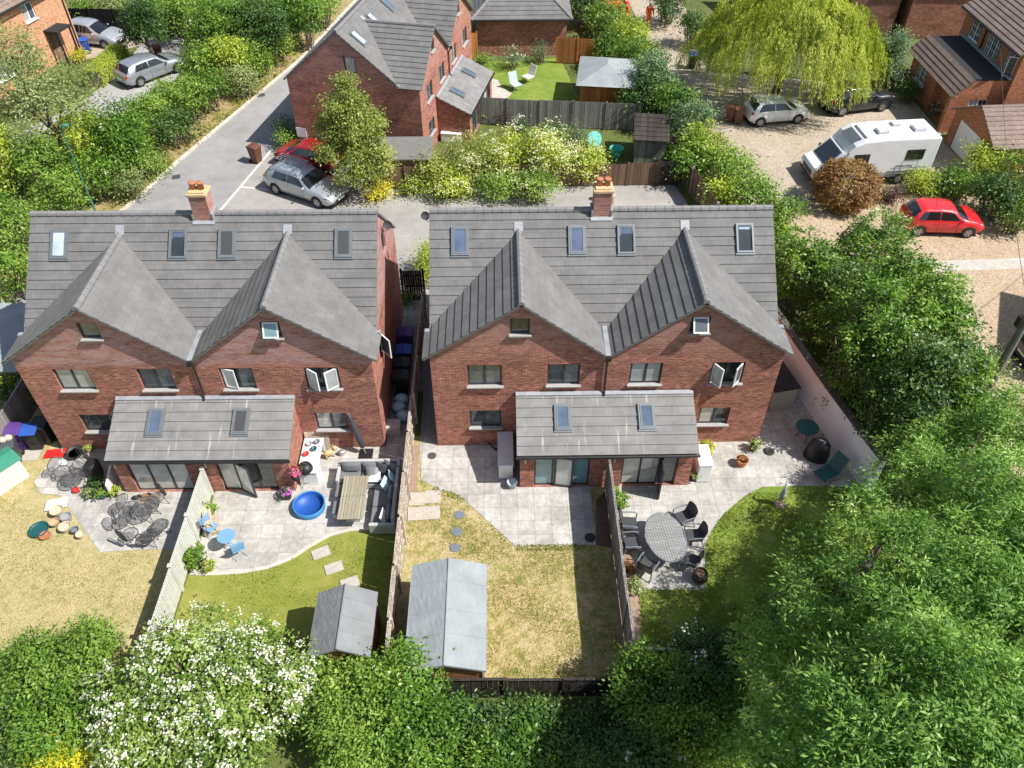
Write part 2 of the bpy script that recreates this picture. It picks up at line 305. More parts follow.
# ---------------------------------------------------------------- mesh helpers
class MB:
    """collects shapes and links them as one mesh object with metre-scaled UVs"""
    def __init__(s): s.v = []; s.f = []; s.m = []; s.T = None
    def add(s, vs, fs, mi=0, T=None):
        o = len(s.v)
        for M in (T, s.T):
            if M is not None: vs = [M @ Vector(p) for p in vs]
        s.v.extend([tuple(p) for p in vs]); s.f.extend([tuple(i+o for i in f) for f in fs]); s.m.extend([mi]*len(fs)); return s
    def box(s, x0, y0, z0, x1, y1, z1, mi=0, T=None):
        vs = [(x, y, z) for z in (z0, z1) for x, y in ((x0, y0), (x1, y0), (x1, y1), (x0, y1))]
        return s.add(vs, [(3, 2, 1, 0), (4, 5, 6, 7), (0, 1, 5, 4), (1, 2, 6, 5), (2, 3, 7, 6), (3, 0, 4, 7)], mi, T)
    def boxc(s, c, d, rot=(0, 0, 0), mi=0):
        M = Matrix.Translation(c) @ Euler(rot).to_matrix().to_4x4()
        return s.box(-d[0]/2, -d[1]/2, -d[2]/2, d[0]/2, d[1]/2, d[2]/2, mi, M)
    def poly(s, pts, mi=0): return s.add(pts, [tuple(range(len(pts)))], mi)
    def extr(s, pts, vec, mi=0):
        n = len(pts); vec = Vector(vec); a = [Vector(p) for p in pts]; b = [p+vec for p in a]
        fs = [tuple(range(n))[::-1], tuple(range(n, 2*n))]+[(i, (i+1) % n, n+(i+1) % n, n+i) for i in range(n)]
        nrm = Vector((0, 0, 0))
        for i in range(n): nrm += a[i].cross(a[(i+1) % n])
        if nrm.dot(vec) < 0: fs = [f[::-1] for f in fs]
        return s.add(a+b, fs, mi)
    def prism(s, p2, z0, z1, mi=0): return s.extr([(x, y, z0) for x, y in p2], (0, 0, z1-z0), mi)
    def tube(s, pts, r, n=8, mi=0, cap=True):
        pts = [Vector(p) for p in pts]; k = len(pts); rr = r if isinstance(r, (list, tuple)) else [r]*k
        vs = []; ref = None
        for i, p in enumerate(pts):
            d = (pts[min(i+1, k-1)]-pts[max(i-1, 0)])
            d = d.normalized() if d.length > 1e-9 else Vector((0, 0, 1))
            if ref is None: ref = Vector((1, 0, 0)) if abs(d.x) < 0.8 else Vector((0, 1, 0))
            a = (ref-d*ref.dot(d)).normalized(); b = d.cross(a); ref = a
            vs += [p+(a*math.cos(2*math.pi*j/n)+b*math.sin(2*math.pi*j/n))*rr[i] for j in range(n)]
        fs = [(i*n+j, i*n+(j+1) % n, (i+1)*n+(j+1) % n, (i+1)*n+j) for i in range(k-1) for j in range(n)]
        if cap: fs += [tuple(range(n))[::-1], tuple(range((k-1)*n, k*n))]
        return s.add(vs, fs, mi)
    def lathe(s, prof, n=16, c=(0, 0, 0), mi=0, T=None, sy=1.0, caps=True):
        vs = [(c[0]+r*math.cos(2*math.pi*j/n), c[1]+sy*r*math.sin(2*math.pi*j/n), c[2]+z) for r, z in prof for j in range(n)]
        k = len(prof)
        fs = [(i*n+j, i*n+(j+1) % n, (i+1)*n+(j+1) % n, (i+1)*n+j) for i in range(k-1) for j in range(n)]
        if caps: fs += [tuple(range(n))[::-1], tuple(range((k-1)*n, k*n))]
        return s.add(vs, fs, mi, T)
    def cyl(s, c, r, h, n=16, mi=0): return s.lathe([(r, 0), (r, h)], n, c, mi)
    def ball(s, c, r, n=10, k=6, mi=0):
        rx, ry, rz = r if isinstance(r, (list, tuple)) else (r, r, r)
        vs = [(c[0]+rx*math.sin(math.pi*(i+0.02)/(k+0.04))*math.cos(2*math.pi*j/n), c[1]+ry*math.sin(math.pi*(i+0.02)/(k+0.04))*math.sin(2*math.pi*j/n), c[2]-rz*math.cos(math.pi*i/k)) for i in range(k+1) for j in range(n)]
        fs = [(i*n+j, i*n+(j+1) % n, (i+1)*n+(j+1) % n, (i+1)*n+j) for i in range(k) for j in range(n)]
        return s.add(vs, fs, mi)
    def build(s, name, mats, parent=None, smooth=False, bevel=0.0, loc=None, rz=0.0, seg=2):
        me = bpy.data.meshes.new(name); me.from_pydata(s.v, [], s.f); me.validate(verbose=False)
        if not isinstance(mats, (list, tuple)): mats = [mats]
        for m in mats: me.materials.append(MATS[m] if isinstance(m, str) else m)
        if len(me.polygons) == len(s.m): me.polygons.foreach_set('material_index', s.m)
        uv = me.uv_layers.new(name='UVMap')
        for p in me.polygons:
            n = p.normal; t = Vector((-n.y, n.x, 0))
            if t.length < 1e-4: t = Vector((1, 0, 0))
            t.normalize(); b = n.cross(t)
            for li in p.loop_indices:
                co = me.vertices[me.loops[li].vertex_index].co; uv.data[li].uv = (co.dot(t), co.dot(b))
        if smooth: me.polygons.foreach_set('use_smooth', [True]*len(me.polygons))
        o = bpy.data.objects.new(name, me); COL.objects.link(o)
        if parent is not None: o.parent = parent
        if loc is not None: o.location = loc
        o.rotation_euler = (0, 0, rz)
        if bevel:
            bv = o.modifiers.new('bevel', 'BEVEL'); bv.width = bevel; bv.segments = seg; bv.limit_method = 'ANGLE'; bv.angle_limit = R(40)
        return o

def tag(o, label, cat, group=None, kind=None):
    if label: o['label'] = label
    if cat: o['category'] = cat
    if group: o['group'] = group
    if kind or cat: o['kind'] = kind or 'thing'
    return o
def thing(name, label, cat, loc=(0, 0, 0), rz=0.0, group=None):
    o = bpy.data.objects.new(name, None); COL.objects.link(o); o.empty_display_size = 0.2
    o.location = loc; o.rotation_euler = (0, 0, rz); return tag(o, label, cat, group)
def struct(o): o['kind'] = 'structure'; return o
def copy_tree(o, parent=None, loc=None, rz=None, label=None):
    c = o.copy(); COL.objects.link(c)
    if parent is not None: c.parent = parent
    if loc is not None: c.location = loc
    if rz is not None: c.rotation_euler = (0, 0, rz)
    if label: c['label'] = label
    for ch in [x for x in KIDS(o)]: copy_tree(ch, c)
    return c
def attach(o, h, pose):
    """hang a finished object on a thing as one of its parts"""
    o.parent = h; o.matrix_parent_inverse = Matrix.LocRotScale(*pose).inverted()
    for k in ('label', 'category', 'group', 'kind'):
        if k in o: del o[k]
    return o
def KIDS(o): return [x for x in bpy.data.objects if x.parent == o]
def sheet(name, pts, z, mat, label=None):
    """a flat ground sheet with a little thickness below it"""
    mb = MB(); mb.extr([(p[0], p[1], z-0.003) for p in pts], (0, 0, 0.003)); return struct(mb.build(name, mat))
def lerp(a, b, t): return a+(b-a)*t
# ---------------------------------------------------------------- building helpers
def clip2(poly, a, b, c):
    """keep the part of a 2D polygon where a*x+b*y >= c"""
    out = []; n = len(poly)
    for i in range(n):
        p, q = poly[i], poly[(i+1) % n]; dp = a*p[0]+b*p[1]-c; dq = a*q[0]+b*q[1]-c
        if dp >= -1e-9: out.append(p)
        if (dp > 1e-9 and dq < -1e-9) or (dp < -1e-9 and dq > 1e-9):
            t = dp/(dp-dq); out.append((p[0]+(q[0]-p[0])*t, p[1]+(q[1]-p[1])*t))
    return out
def area2(p): return sum(p[i][0]*p[(i+1) % len(p)][1]-p[(i+1) % len(p)][0]*p[i][1] for i in range(len(p)))/2
def wall_holes(mb, outline, holes, reveal=0.14, mi=0):
    """a wall in the plane y = 0 facing -y, with real openings (x0, x1, z0, z1) and their reveals"""
    xs = sorted(set([round(p[0], 4) for p in outline]+[round(h[k], 4) for h in holes for k in (0, 1)]))
    for xa, xb in zip(xs, xs[1:]):
        if xb-xa < 1e-4: continue
        st = clip2(clip2(outline, 1, 0, xa), -1, 0, -xb)
        if len(st) < 3: continue
        hs = sorted([(h[2], h[3]) for h in holes if h[0] <= xa+1e-4 and h[1] >= xb-1e-4])
        zc = -1e3
        for z0, z1 in hs+[(1e3, 1e3)]:
            pc = clip2(clip2(st, 0, 1, zc), 0, -1, -z0)
            if len(pc) >= 3 and abs(area2(pc)) > 1e-5:
                if area2(pc) < 0: pc = pc[::-1]
                mb.add([(p[0], 0, p[1]) for p in pc], [tuple(range(len(pc)))], mi)
            zc = z1
    for x0, x1, z0, z1 in holes:
        r = reveal
        mb.add([(x0, 0, z0), (x0, r, z0), (x0, r, z1), (x0, 0, z1)], [(0, 1, 2, 3)], mi)
        mb.add([(x1, 0, z0), (x1, r, z0), (x1, r, z1), (x1, 0, z1)], [(3, 2, 1, 0)], mi)
        mb.add([(x0, 0, z1), (x0, r, z1), (x1, r, z1), (x1, 0, z1)], [(0, 1, 2, 3)], mi)
        mb.add([(x0, 0, z0), (x0, r, z0), (x1, r, z0), (x1, 0, z0)], [(3, 2, 1, 0)], mi)

def slope(mb, poly, course=0.345, lift=0.032, thick=0.06, mi=0, start=0.0):
    """a pitched roof face: every course of tiles is its own tilted strip with a real step below it"""
    P = [Vector(p) for p in poly]; n = Vector((0, 0, 0))
    for i in range(len(P)): n += P[i].cross(P[(i+1) % len(P)])
    n.normalize()
    if n.z < 0: n = -n; P = P[::-1]
    t = Vector((-n.y, n.x, 0)).normalized(); b = n.cross(t); o = P[0]
    q = [((p-o).dot(t), (p-o).dot(b)) for p in P]
    mb.extr([p+n*0.004 for p in P], -n*thick, mi)
    vmin, vmax = min(x[1] for x in q), max(x[1] for x in q); v = vmin+start-course if start else vmin
    while v < vmax-1e-4:
        s = clip2(clip2(q, 0, 1, v), 0, -1, -(v+course))
        if len(s) >= 3 and abs(area2(s)) > 1e-4:
            W = lambda p: o+t*p[0]+b*p[1]+n*(0.008+lift*(1-(p[1]-v)/course))
            mb.add([W(p) for p in s], [tuple(range(len(s)))], mi)
            low = sorted([p for p in s if abs(p[1]-max(v, vmin)) < 1e-5])
            if len(low) >= 2:
                a, c = low[0], low[-1]; A0 = o+t*a[0]+b*a[1]; C0 = o+t*c[0]+b*c[1]
                mb.add([A0, C0, W(c), W(a)], [(0, 1, 2, 3)], 1)
        v += course

def ridge(mb, a, b, r=0.115, step=0.33, mi=0):
    a, b = Vector(a), Vector(b); L = (b-a).length; k = max(1, round(L/step)); d = (b-a)/k
    for i in range(k): mb.tube([a+d*i, a+d*(i+1.03)], [r*1.06, r*0.93], 8, mi)

def window(parent, x0, x1, z0, z1, T, panes=('pane_dark', 'pane_dark'), opens=(), sill='sill_stone', frame='anthracite', depth=0.07, fw=0.07, name='window', bars=0, label=None):
    """window in the plane y=0 facing -y: frame part with panes, sill and any open sashes below it"""
    n = len(panes); w = (x1-x0)/n; g = 0.0035
    mb = MB(); mb.T = T; y0, y1 = depth, depth+0.06
    mb.box(x0+g, y0, z0+g, x1-g, y1, z0+fw); mb.box(x0+g, y0, z1-fw, x1-g, y1, z1-g)
    mb.box(x0+g, y0, z0+fw, x0+fw, y1, z1-fw); mb.box(x1-fw, y0, z0+fw, x1-g, y1, z1-fw)
    for i in range(1, n): mb.box(x0+w*i-fw*.6, y0, z0+fw, x0+w*i+fw*.6, y1, z1-fw)
    op = {o[0]: o for o in opens}
    fr = mb.build(name, frame, parent)
    if label: fr['label'] = label
    for i, pm in enumerate(panes):
        a, c = x0+w*i+fw*(.6 if i else 1), x0+w*(i+1)-fw*(.6 if i < n-1 else 1)
        if i in op: # a dim room shows behind an open sash
            rb = MB(); rb.T = T; rb.box(a, depth+0.035, z0+fw, c, depth+0.05, z1-fw); rb.build('pane', 'pane_dark', fr)
            kind, ang = op[i][1], R(op[i][2])
            sb = MB(); sw = 0.05; W, H = c-a, z1-z0-2*fw
            if kind == 'L': M = Matrix.Translation((a, depth-.012, z0+fw)) @ Matrix.Rotation(-ang, 4, 'Z')
            elif kind == 'R': M = Matrix.Translation((c, depth-.012, z0+fw)) @ Matrix.Rotation(ang, 4, 'Z') @ Matrix.Translation((-W, 0, 0))
            else: M = Matrix.Translation((a, depth-.012, z1-fw)) @ Matrix.Rotation(-ang, 4, 'X') @ Matrix.Translation((0, 0, -H))
            sb.T = T @ M
            sb.box(0, -.02, 0, W, .02, sw); sb.box(0, -.02, H-sw, W, .02, H); sb.box(0, -.02, sw, sw, .02, H-sw); sb.box(W-sw, -.02, sw, W, .02, H-sw)
            sb.box(sw, -.006, sw, W-sw, .006, H-sw, 1)
            sb.build('sash', ['white_upvc' if frame == 'anthracite' else frame, pm], fr)
        else:
            pb = MB(); pb.T = T; pb.box(a, depth+0.02, z0+fw, c, depth+0.035, z1-fw); pb.build('pane', pm, fr)
            if bars:
                bb = MB(); bb.T = T
                for k in range(1, bars): zz = lerp(z0+fw, z1-fw, k/bars); bb.box(a, depth+.008, zz-.012, c, depth+.02, zz+.012)
                bb.box((a+c)/2-.012, depth+.004, z0+fw, (a+c)/2+.012, depth+.02, z1-fw)
                bb.build('glazing_bar', frame, fr)
    if sill:
        s = MB(); s.T = T; s.box(x0-.05, -.11, z0-.04, x1+.06, depth-.004, z0+.006); s.build('sill', sill, fr)
    return fr

def rooflight(parent, T, w, h, pane='pane_blue', frame='anthracite', ang=0, blind=False):
    """roof window; T maps x across, y up the slope, z out of the roof"""
    mb = MB(); mb.T = T; t = 0.065; zz = 0.09
    mb.box(-t, -t, 0, w+t, 0, zz); mb.box(-t, h, 0, w+t, h+t, zz); mb.box(-t, 0, 0, 0, h, zz); mb.box(w, 0, 0, w+t, h, zz)
    mb.box(-t-.03, -t-.07, 0.012, w+t+.03, -t-.002, 0.05)
    fr = mb.build('roof_window', ['rooflight_frame', 'lead'], parent)
    M = T @ Matrix.Translation((0, h, zz-.03)) @ Matrix.Rotation(R(ang), 4, 'X') @ Matrix.Translation((0, -h, 0))
    sb = MB(); sb.T = M; e = .05
    sb.box(0.004, 0.004, 0, w-.004, e, .045); sb.box(.004, h-e, 0, w-.004, h-.004, .045); sb.box(.004, e, 0, e, h-e, .045); sb.box(w-e, e, 0, w-.004, h-e, .045)
    sb.build('sash', 'rooflight_frame', fr)
    pb = MB(); pb.T = M
    if blind: pb.box(e, e, .01, w-e, h-e, .05); pb.build('blind', 'roller_blind', fr)
    else: pb.box(e, e, .012, w-e, h-e, .026); pb.build('pane', pane, fr)
    if ang:
        db = MB(); db.T = T; db.box(0, 0, 0.015, w, h, 0.03); db.build('opening', 'pane_dark', fr)
    return fr
plain('rooflight_frame', (0.17, 0.19, 0.20), 0.45, 0.2, var=0.1)
def slopeT(p, nrm):
    """frame on a slope at p: x horizontal along the eaves, y up the slope, z the normal"""
    n = Vector(nrm).normalized(); t = Vector((-n.y, n.x, 0)).normalized(); b = n.cross(t)
    M = Matrix((t, b, n)).transposed().to_4x4(); M.translation = Vector(p)+n*0.02; return M

# dimensions of the three near-identical brick pairs, in metres
PW, PO, POV, PZE, PHG, PYB, PYR, PHR, PYE = 12.365, 0.21, 0.228, 4.686, 7.044, 4.08, 4.645, 7.554, 1.174
GX = (0.256*PW, 0.744*PW); PD = 2*PYR-PYE
EX0, EX1, EZT, EZL, EYL, EYW = 2.99, 9.418, 2.853, 1.90, -2.22, -2.10

def wallT(o, ang):  # plane y=0 facing -y, moved to o and turned about z
    return Matrix.Translation(o) @ Matrix.Rotation(ang, 4, 'Z')

def house_pair(label, loc, rz, scale=1.0, brick='brick_red', first=None, ground=None, gables=None, lights=(), elights=(), doors=None, gable_tile='tile_grey', end_windows=(), group='brick semi-detached pairs with double gables'):
    h = thing('semi_detached_house', label, 'house', loc, rz, group); h.scale = (scale,)*3
    I = Matrix.Identity(4); sl = (PHG-PZE)/(GX[0]+POV)
    # front wall with both gables and all its openings
    FW_ = [(0, 0), (PW, 0), (PW, PZE+.11), (GX[1], PHG-.07), (PW/2, PZE-.08), (GX[0], PHG-.07), (0, PZE+.11)]
    wins = []
    for x0, x1, pn, op in first: wins.append((x0, x1, 3.2, 4.22, pn, op))
    for x0, x1, pn, op in ground: wins.append((x0, x1, 1.02, 1.93, pn, op))
    for x0, x1, pn, op in gables: wins.append((x0, x1, 5.62, 6.31, pn, op))
    mb = MB(); wall_holes(mb, FW_, [w[:4] for w in wins])
    for X, flip in ((0, 1), (PW, 0)):
        ew = [w for w in end_windows if w[0] == X]
        prof = [(0, 0), (PD, 0), (PD, PZE), (PYR, PHR-.06), (PYE, PZE-.02), (0, PZE+.1)]
        e = MB(); 
        if flip:
            wall_holes(e, [(PD-a, z) for a, z in prof][::-1], [(PD-w[2], PD-w[1], w[3], w[4]) for w in ew]); T = wallT((0, PD, 0), R(-90))
        else:
            wall_holes(e, prof, [w[1:5] for w in ew]); T = wallT((PW, 0, 0), R(90))
        mb.add(e.v, e.f, 0, T)
        for w in ew:
            if flip: window(h, PD-w[2], PD-w[1], w[3], w[4], T, w[5], (), None)
            else: window(h, w[1], w[2], w[3], w[4], T, w[5], w[6] if len(w) > 6 else (), None)
    mb.add([(0, PD, 0), (PW, PD, 0), (PW, PD, PZE), (0, PD, PZE)], [(3, 2, 1, 0)])
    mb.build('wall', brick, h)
    for w in wins: window(h, w[0], w[1], w[2], w[3], I, w[4], w[5])
    # main roof, chimney, ridge
    rb = MB(); rv = 0.06
    slope(rb, [(-rv, PYE, PZE), (PW+rv, PYE, PZE), (PW+rv, PYR, PHR), (-rv, PYR, PHR)])
    slope(rb, [(-rv, PD+.2, PZE-.165), (PW+rv, PD+.2, PZE-.165), (PW+rv, PYR, PHR), (-rv, PYR, PHR)])
    roof = rb.build('roof', ['tile_grey', 'tile_edge_shade'], h)
    kb = MB(); ridge(kb, (-rv, PYR, PHR+.0), (PW+rv, PYR, PHR+.0)); kb.build('ridge_tiles', 'ridge_tile', roof, smooth=False)
    for gx, xl, xr in ((GX[0], -POV, PW/2), (GX[1], PW/2, PW+POV)):
        gl = MB(); slope(gl, [(xl, -PO, PZE), (gx, -PO, PHG), (gx, PYB, PHG), (xl, PYE, PZE)]); go = gl.build('gable_roof', [gable_tile, 'tile_edge_shade'], h)
        gr = MB(); slope(gr, [(xr, -PO, PZE), (gx, -PO, PHG), (gx, PYB, PHG), (xr, PYE, PZE)]); gr.build('gable_roof', ['tile_grey', 'tile_edge_shade'], h)
        kb = MB(); ridge(kb, (gx, -PO, PHG+.01), (gx, PYB-.02, PHG+.01), 0.11); kb.build('ridge_tiles', 'ridge_tile', go)
    nrm = (0, -(PHR-PZE), PYR-PYE)   # lead saddles, valley and eaves corners
    for gx in GX:
        lb = MB(); lb.T = slopeT((gx, PYB+.08, PHG+.08), nrm); lb.box(-.16, -.16, .03, .16, .2, .05); lb.build('lead_saddle', 'lead', roof)
    lb = MB(); lb.add([(PW/2-.09, -PO, PZE+.10), (PW/2+.09, -PO, PZE+.10), (PW/2+.09, PYE+.15, PZE+.16), (PW/2-.09, PYE+.15, PZE+.16)], [(0, 1, 2, 3)]); lb.build('lead_valley', 'lead', roof)
    for s, X in ((1, -POV), (-1, PW+POV)):
        lb = MB(); lb.box(min(X, X+s*.2), PYE-.05, PZE+.0, max(X, X+s*.2), PYE+.12, PZE+.14); lb.build('lead_corner', 'lead', roof)
    # chimney
    cb = MB(); cx, cy = PW/2, PYR+.02
    cb.box(cx-.31, cy-.28, PHR-.45, cx+.31, cy+.28, PHR+.82); ch = cb.build('chimney', 'brick_red', h)
    c2 = MB(); c2.box(cx-.36, cy-.33, PHR+.823, cx+.36, cy+.33, PHR+.93); c2.box(cx-.29, cy-.26, PHR+.93, cx+.29, cy+.26, PHR+.99); c2.build('chimney_cap', 'buff_stone', ch, bevel=.015)
    for k in (-.14, .14):
        p = MB(); p.lathe([(.115, 0), (.10, .2), (.125, .22), (.125, .27), (.08, .27)], 12, (cx+k, cy, PHR+.985)); p.build('chimney_pot', 'terracotta', ch, smooth=True)
    f = MB(); T = slopeT((cx, cy-.28, PHR-.24), nrm); f.T = T; f.box(-.40, -.08, .03, .40, .1, .055); f.T = None
    f.box(cx+.312, cy-.3, PHR-.1, cx+.38, cy+.3, PHR+.13); f.box(cx-.38, cy-.3, PHR-.1, cx-.312, cy+.3, PHR+.1); f.build('lead_flashing', 'lead', ch)
    # valley downpipe
    d = MB(); d.tube([(PW/2, -PO-.02, PZE-.02), (PW/2, -.07, PZE-.35), (PW/2, -.07, EZT+.2), (PW/2, -.2, EZT-.02)], .04, 8); d.box(PW/2-.09, -PO-.1, PZE-.1, PW/2+.09, -PO+.02, PZE+.04); d.build('downpipe', 'black_plastic', h)
    for lx, ang, pane, blind in lights:
        t = 0.245; T = slopeT((lx, lerp(PYE, PYR, (3.40-PYE)/(PYR-PYE)), PHR-(PYR-3.40)*(PHR-PZE)/(PYR-PYE)), nrm); rooflight(h, T, .50, .95, pane, ang=ang, blind=blind)
    # single-storey garden room
    en = (0, -(EZT-EZL), -EYL)
    eb = MB(); slope(eb, [(EX0, EYL, EZL), (EX1, EYL, EZL), (EX1, 0, EZT), (EX0, 0, EZT)], 0.36); er = eb.build('garden_room_roof', ['tile_lean', 'tile_edge_shade'], h)
    lf = MB(); lf.T = slopeT((EX0, -.01, EZT), en); lf.box(0, -.15, .04, EX1-EX0, .0, .055); lf.build('lead_flashing', 'lead', er)
    gb = MB(); gb.tube([(EX0-.03, EYL-.05, EZL-.06), (EX1+.03, EYL-.05, EZL-.06)], .055, 8); gb.build('gutter', 'black_plastic', er)
    holes = [(d_[0], d_[1], 0.03, 1.70) for d_ in doors]
    wb = MB(); e = MB(); wall_holes(e, [(EX0+.12, 0), (EX1-.12, 0), (EX1-.12, EZL+.0), (EX0+.12, EZL+.0)], holes, .16); wb.add(e.v, e.f, 0, Matrix.Translation((0, EYW, 0)))
    for X, s in ((EX0+.12, -1), (EX1-.12, 1)):
        pts = [(X, EYW, 0), (X, 0, 0), (X, 0, EZT-.07), (X, EYW, EZL)]; wb.add(pts, [(0, 1, 2, 3)] if s > 0 else [(3, 2, 1, 0)])
    wb.build('garden_room_wall', brick, h)
    for lx, ang, pane, blind in elights:
        rooflight(h, slopeT((lx, -1.32, EZT-1.32*(EZT-EZL)/(-EYL)), en), .47, .86, pane, ang=ang, blind=blind)
    for d_ in doors:
        fr = window(h, d_[0], d_[1], 0.03, 1.70, Matrix.Translation((0, EYW, 0)), d_[2], (), None, 'anthracite', .09, .06, name='glazed_door')
        if d_[3]:
            for (xh, zh, wd, ang, pane) in d_[3]:   # a leaf standing open, hinged at xh
                s = MB(); M = Matrix.Translation((xh, EYW+.05, .05)) @ Matrix.Rotation(R(ang), 4, 'Z'); s.T = M
                s.box(0, -.025, 0, wd, .025, .09); s.box(0, -.025, 1.52, wd, .025, 1.6); s.box(0, -.025, .09, .07, .025, 1.52); s.box(wd-.07, -.025, .09, wd, .025, 1.52); s.box(.07, -.008, .09, wd-.07, .008, 1.52, 1)
                s.build('door_leaf', ['anthracite', pane], fr)
    for lx in [x for d_ in doors for x in (d_[0]-.32,)]:
        s = MB(); s.cyl((lx, EYW-.06, 1.45), .035, .2, 8); s.box(lx-.02, EYW-.05, 1.52, lx+.02, EYW+.01, 1.58); s.build('wall_lamp', 'galvanised', h)
    return h
# ---------------------------------------------------------------- the ground
def PX(*pts): return [G(*p) for p in pts]
mb = MB(); mb.box(-160, -90, -0.6, 160, 220, -0.02); struct(mb.build('ground', 'earth_grass'))
# estate road coming in at the upper left and the parking court behind the houses
road_l = [(-24.5, -2.0), (-20.75, 9.0), (-19.2, 12.6), (-17.46, 17.56), (-16.11, 22.39), (-14.05, 28.75), (-11.54, 36.49), (-9.57, 45.68), (-6.5, 60), (-3, 75)]
road_r = [(2, 75), (-1.5, 60), (-4.2, 45.68), (-6.6, 36.0), (-9.7, 27.0), (-11.0, 23.6), (-12.54, 16.78), (-14.6, 9.5), (-16.6, -2.0)]
sheet('road', road_l+road_r, -0.008, 'asphalt_road')
sheet('parking_court', [(-12.42, 16.9), (-14.9, 8.0), (-15.2, 3.0), (13.3, 3.0), (12.6, 17.4), (12.2, 19.2), (-3.2, 19.2), (-4.5, 21.4), (-10.5, 24.4), (-10.95, 23.5)], -0.004, 'asphalt_court')
def kerb(name, line, w, h, mat, z0=-0.02):
    mb = MB(); L = [Vector((p[0], p[1], 0)) for p in line]
    for a, b in zip(L, L[1:]):
        d = (b-a).normalized(); nrm = Vector((-d.y, d.x, 0))*w/2; k = max(1, round((b-a).length/0.915)); s = (b-a)/k
        for i in range(k):
            p, q = a+s*i+d*.006, a+s*(i+1)-d*.006
            mb.extr([p-nrm+Vector((0, 0, z0)), q-nrm+Vector((0, 0, z0)), q+nrm+Vector((0, 0, z0)), p+nrm+Vector((0, 0, z0))], (0, 0, h-z0+rnd.uniform(-.006, .006)))
    return struct(mb.build(name, mat))
kerb('road_kerb', road_l, .16, .10, 'kerb_stone')
kerb('court_edging', [(-14.6, 8.3), (-12.48, 16.83), (-11.0, 23.55)], .13, .012, 'kerb_block')
kerb('bay_edging', [(-11.95, 19.3), (-10.2, 19.0)], .13, .012, 'kerb_block')
sheet('verge', [(p[0]-.08, p[1]) for p in road_l]+[(-8, 75), (-10.9, 60), (-12.4, 45.7), (-14.3, 36.5), (-16.6, 28.75), (-18.3, 22.4), (-19.4, 17.5), (-21.2, 12.6), (-23, 9), (-27, -2)], -0.006, 'verge_dry')
# the side lane with the two silver cars, upper left
sheet('side_lane', PX((20, 150), (60, 118), (95, 118), (128, 112), (165, 92), (196, 50), (175, 30), (150, 33), (128, 60), (100, 88), (70, 108), (5, 140)), -0.012, 'asphalt_lane')
sheet('driveway', PX((84, 60), (124, 50), (150, 42), (132, 30), (90, 40), (80, 52)), -0.0085, 'drive_buff')
# right-hand drive and gravel
sheet('drive', [(15.5, 16.5), (19.3, 17.5), (24, 18.0), (29.5, 18.4), (29.5, 30), (27, 31.5), (22, 33.0), (17.0, 34.0), (16.8, 40), (17.5, 46), (17, 60), (12.5, 60), (13.2, 46), (13.6, 38), (14.8, 30), (15.2, 24)], -0.012, 'drive_buff')
sheet('gravel', [(17.0, 17.6), (19.3, 17.4), (24, 17.9), (36, 17.6), (40, 14), (40, -4), (22, -3), (20.2, 3), (18.6, 8), (17.6, 13)], -0.006, 'gravel_tan')
sheet('concrete_strip', [(21.2, 10.75), (36, 11.3), (36, 12.15), (21.2, 11.6)], 0.0, 'concrete')
# back gardens
sheet('lawn_far_garden', [(-27, -14), (-8.15, -14), (-8.15, 0.5), (-15.0, 0.5), (-15.4, 4), (-27, 4)], -0.004, 'lawn_straw')
sheet('lawn_pool_garden', [(-8.1, -10.2), (-0.95, -10.2), (-0.95, 0.5), (-8.1, 0.5)], -0.004, 'lawn_olive')
sheet('lawn_bare_garden', [(-0.95, -9.85), (6.2, -9.85), (6.2, 0.5), (-0.95, 0.5)], -0.004, 'lawn_patchy')
sheet('lawn_dining_garden', [(6.2, -9.85), (16.5, -9.85), (16.0, 0.5), (6.2, 0.5)], -0.004, 'lawn_green')
patio_a = PX((64, 446), (34, 482), (41, 494), (60, 495), (100, 552), (166, 549))+[Vector((-8.15, -4.6, 0)), Vector((-8.15, 0.1, 0))]
sheet('patio_far_garden', patio_a, 0.012, 'slab_patio')
curve = PX((188, 574), (215, 574), (245, 572), (270, 567), (292, 558), (312, 545), (330, 535), (350, 530), (375, 529), (398, 528))
curve[0].x = -8.05; curve[-1].x = -1.0
sheet('patio_pool_garden', curve+[Vector((-1.0, 0.1, 0)), Vector((-8.05, 0.1, 0))], 0.012, 'slab_patio_warm')
kerb('patio_edging', curve, .12, .03, 'kerb_stone')
patio_b = [Vector((-.72, .1, 0))]+PX((421, 480), (440, 490), (456, 494), (470, 505), (515, 546), (596, 545))+[Vector((5.72, 0.1, 0))]
sheet('patio_bare_garden', patio_b, 0.012, 'slab_patio')
sheet('side_passage', [(-.7, .1), (-.02, .1), (-.02, 9.0), (-.85, 9.0)], 0.008, 'slab_passage')
sheet('gate_passage', [(-2.05, .1), (-1.0, .1), (-1.0, 9.0), (-2.15, 9.0)], 0.0085, 'slab_passage')
patio_c = [Vector((6.3, 0.1, 0)), Vector((6.75, -2.2, 0))]+PX((622, 520), (632, 556), (640, 590), (705, 590), (705, 545), (712, 530), (724, 513), (742, 498), (762, 487), (800, 486), (850, 487))+[Vector((15.9, -1.4, 0)), Vector((15.2, 3.0, 0)), Vector((14.6, 8, 0)), Vector((12.4, 8.2, 0)), Vector((12.4, 0.1, 0))]
sheet('patio_dining_garden', patio_c, 0.0125, 'slab_patio')
sheet('flower_bed', PX((611, 497), (620, 515), (632, 556), (640, 590), (642, 655), (632, 670), (624, 670), (612, 560)), 0.004, 'soil_pink')
sheet('soil_strip', PX((596, 500), (596, 545), (612, 548), (606, 490)), 0.004, 'soil')
sheet('gravel_margin', [(-.95, .05), (-.74, .05), (-.70, -1.9), (-.55, -2.6), (-.95, -2.8)], 0.006, 'soil_pink')
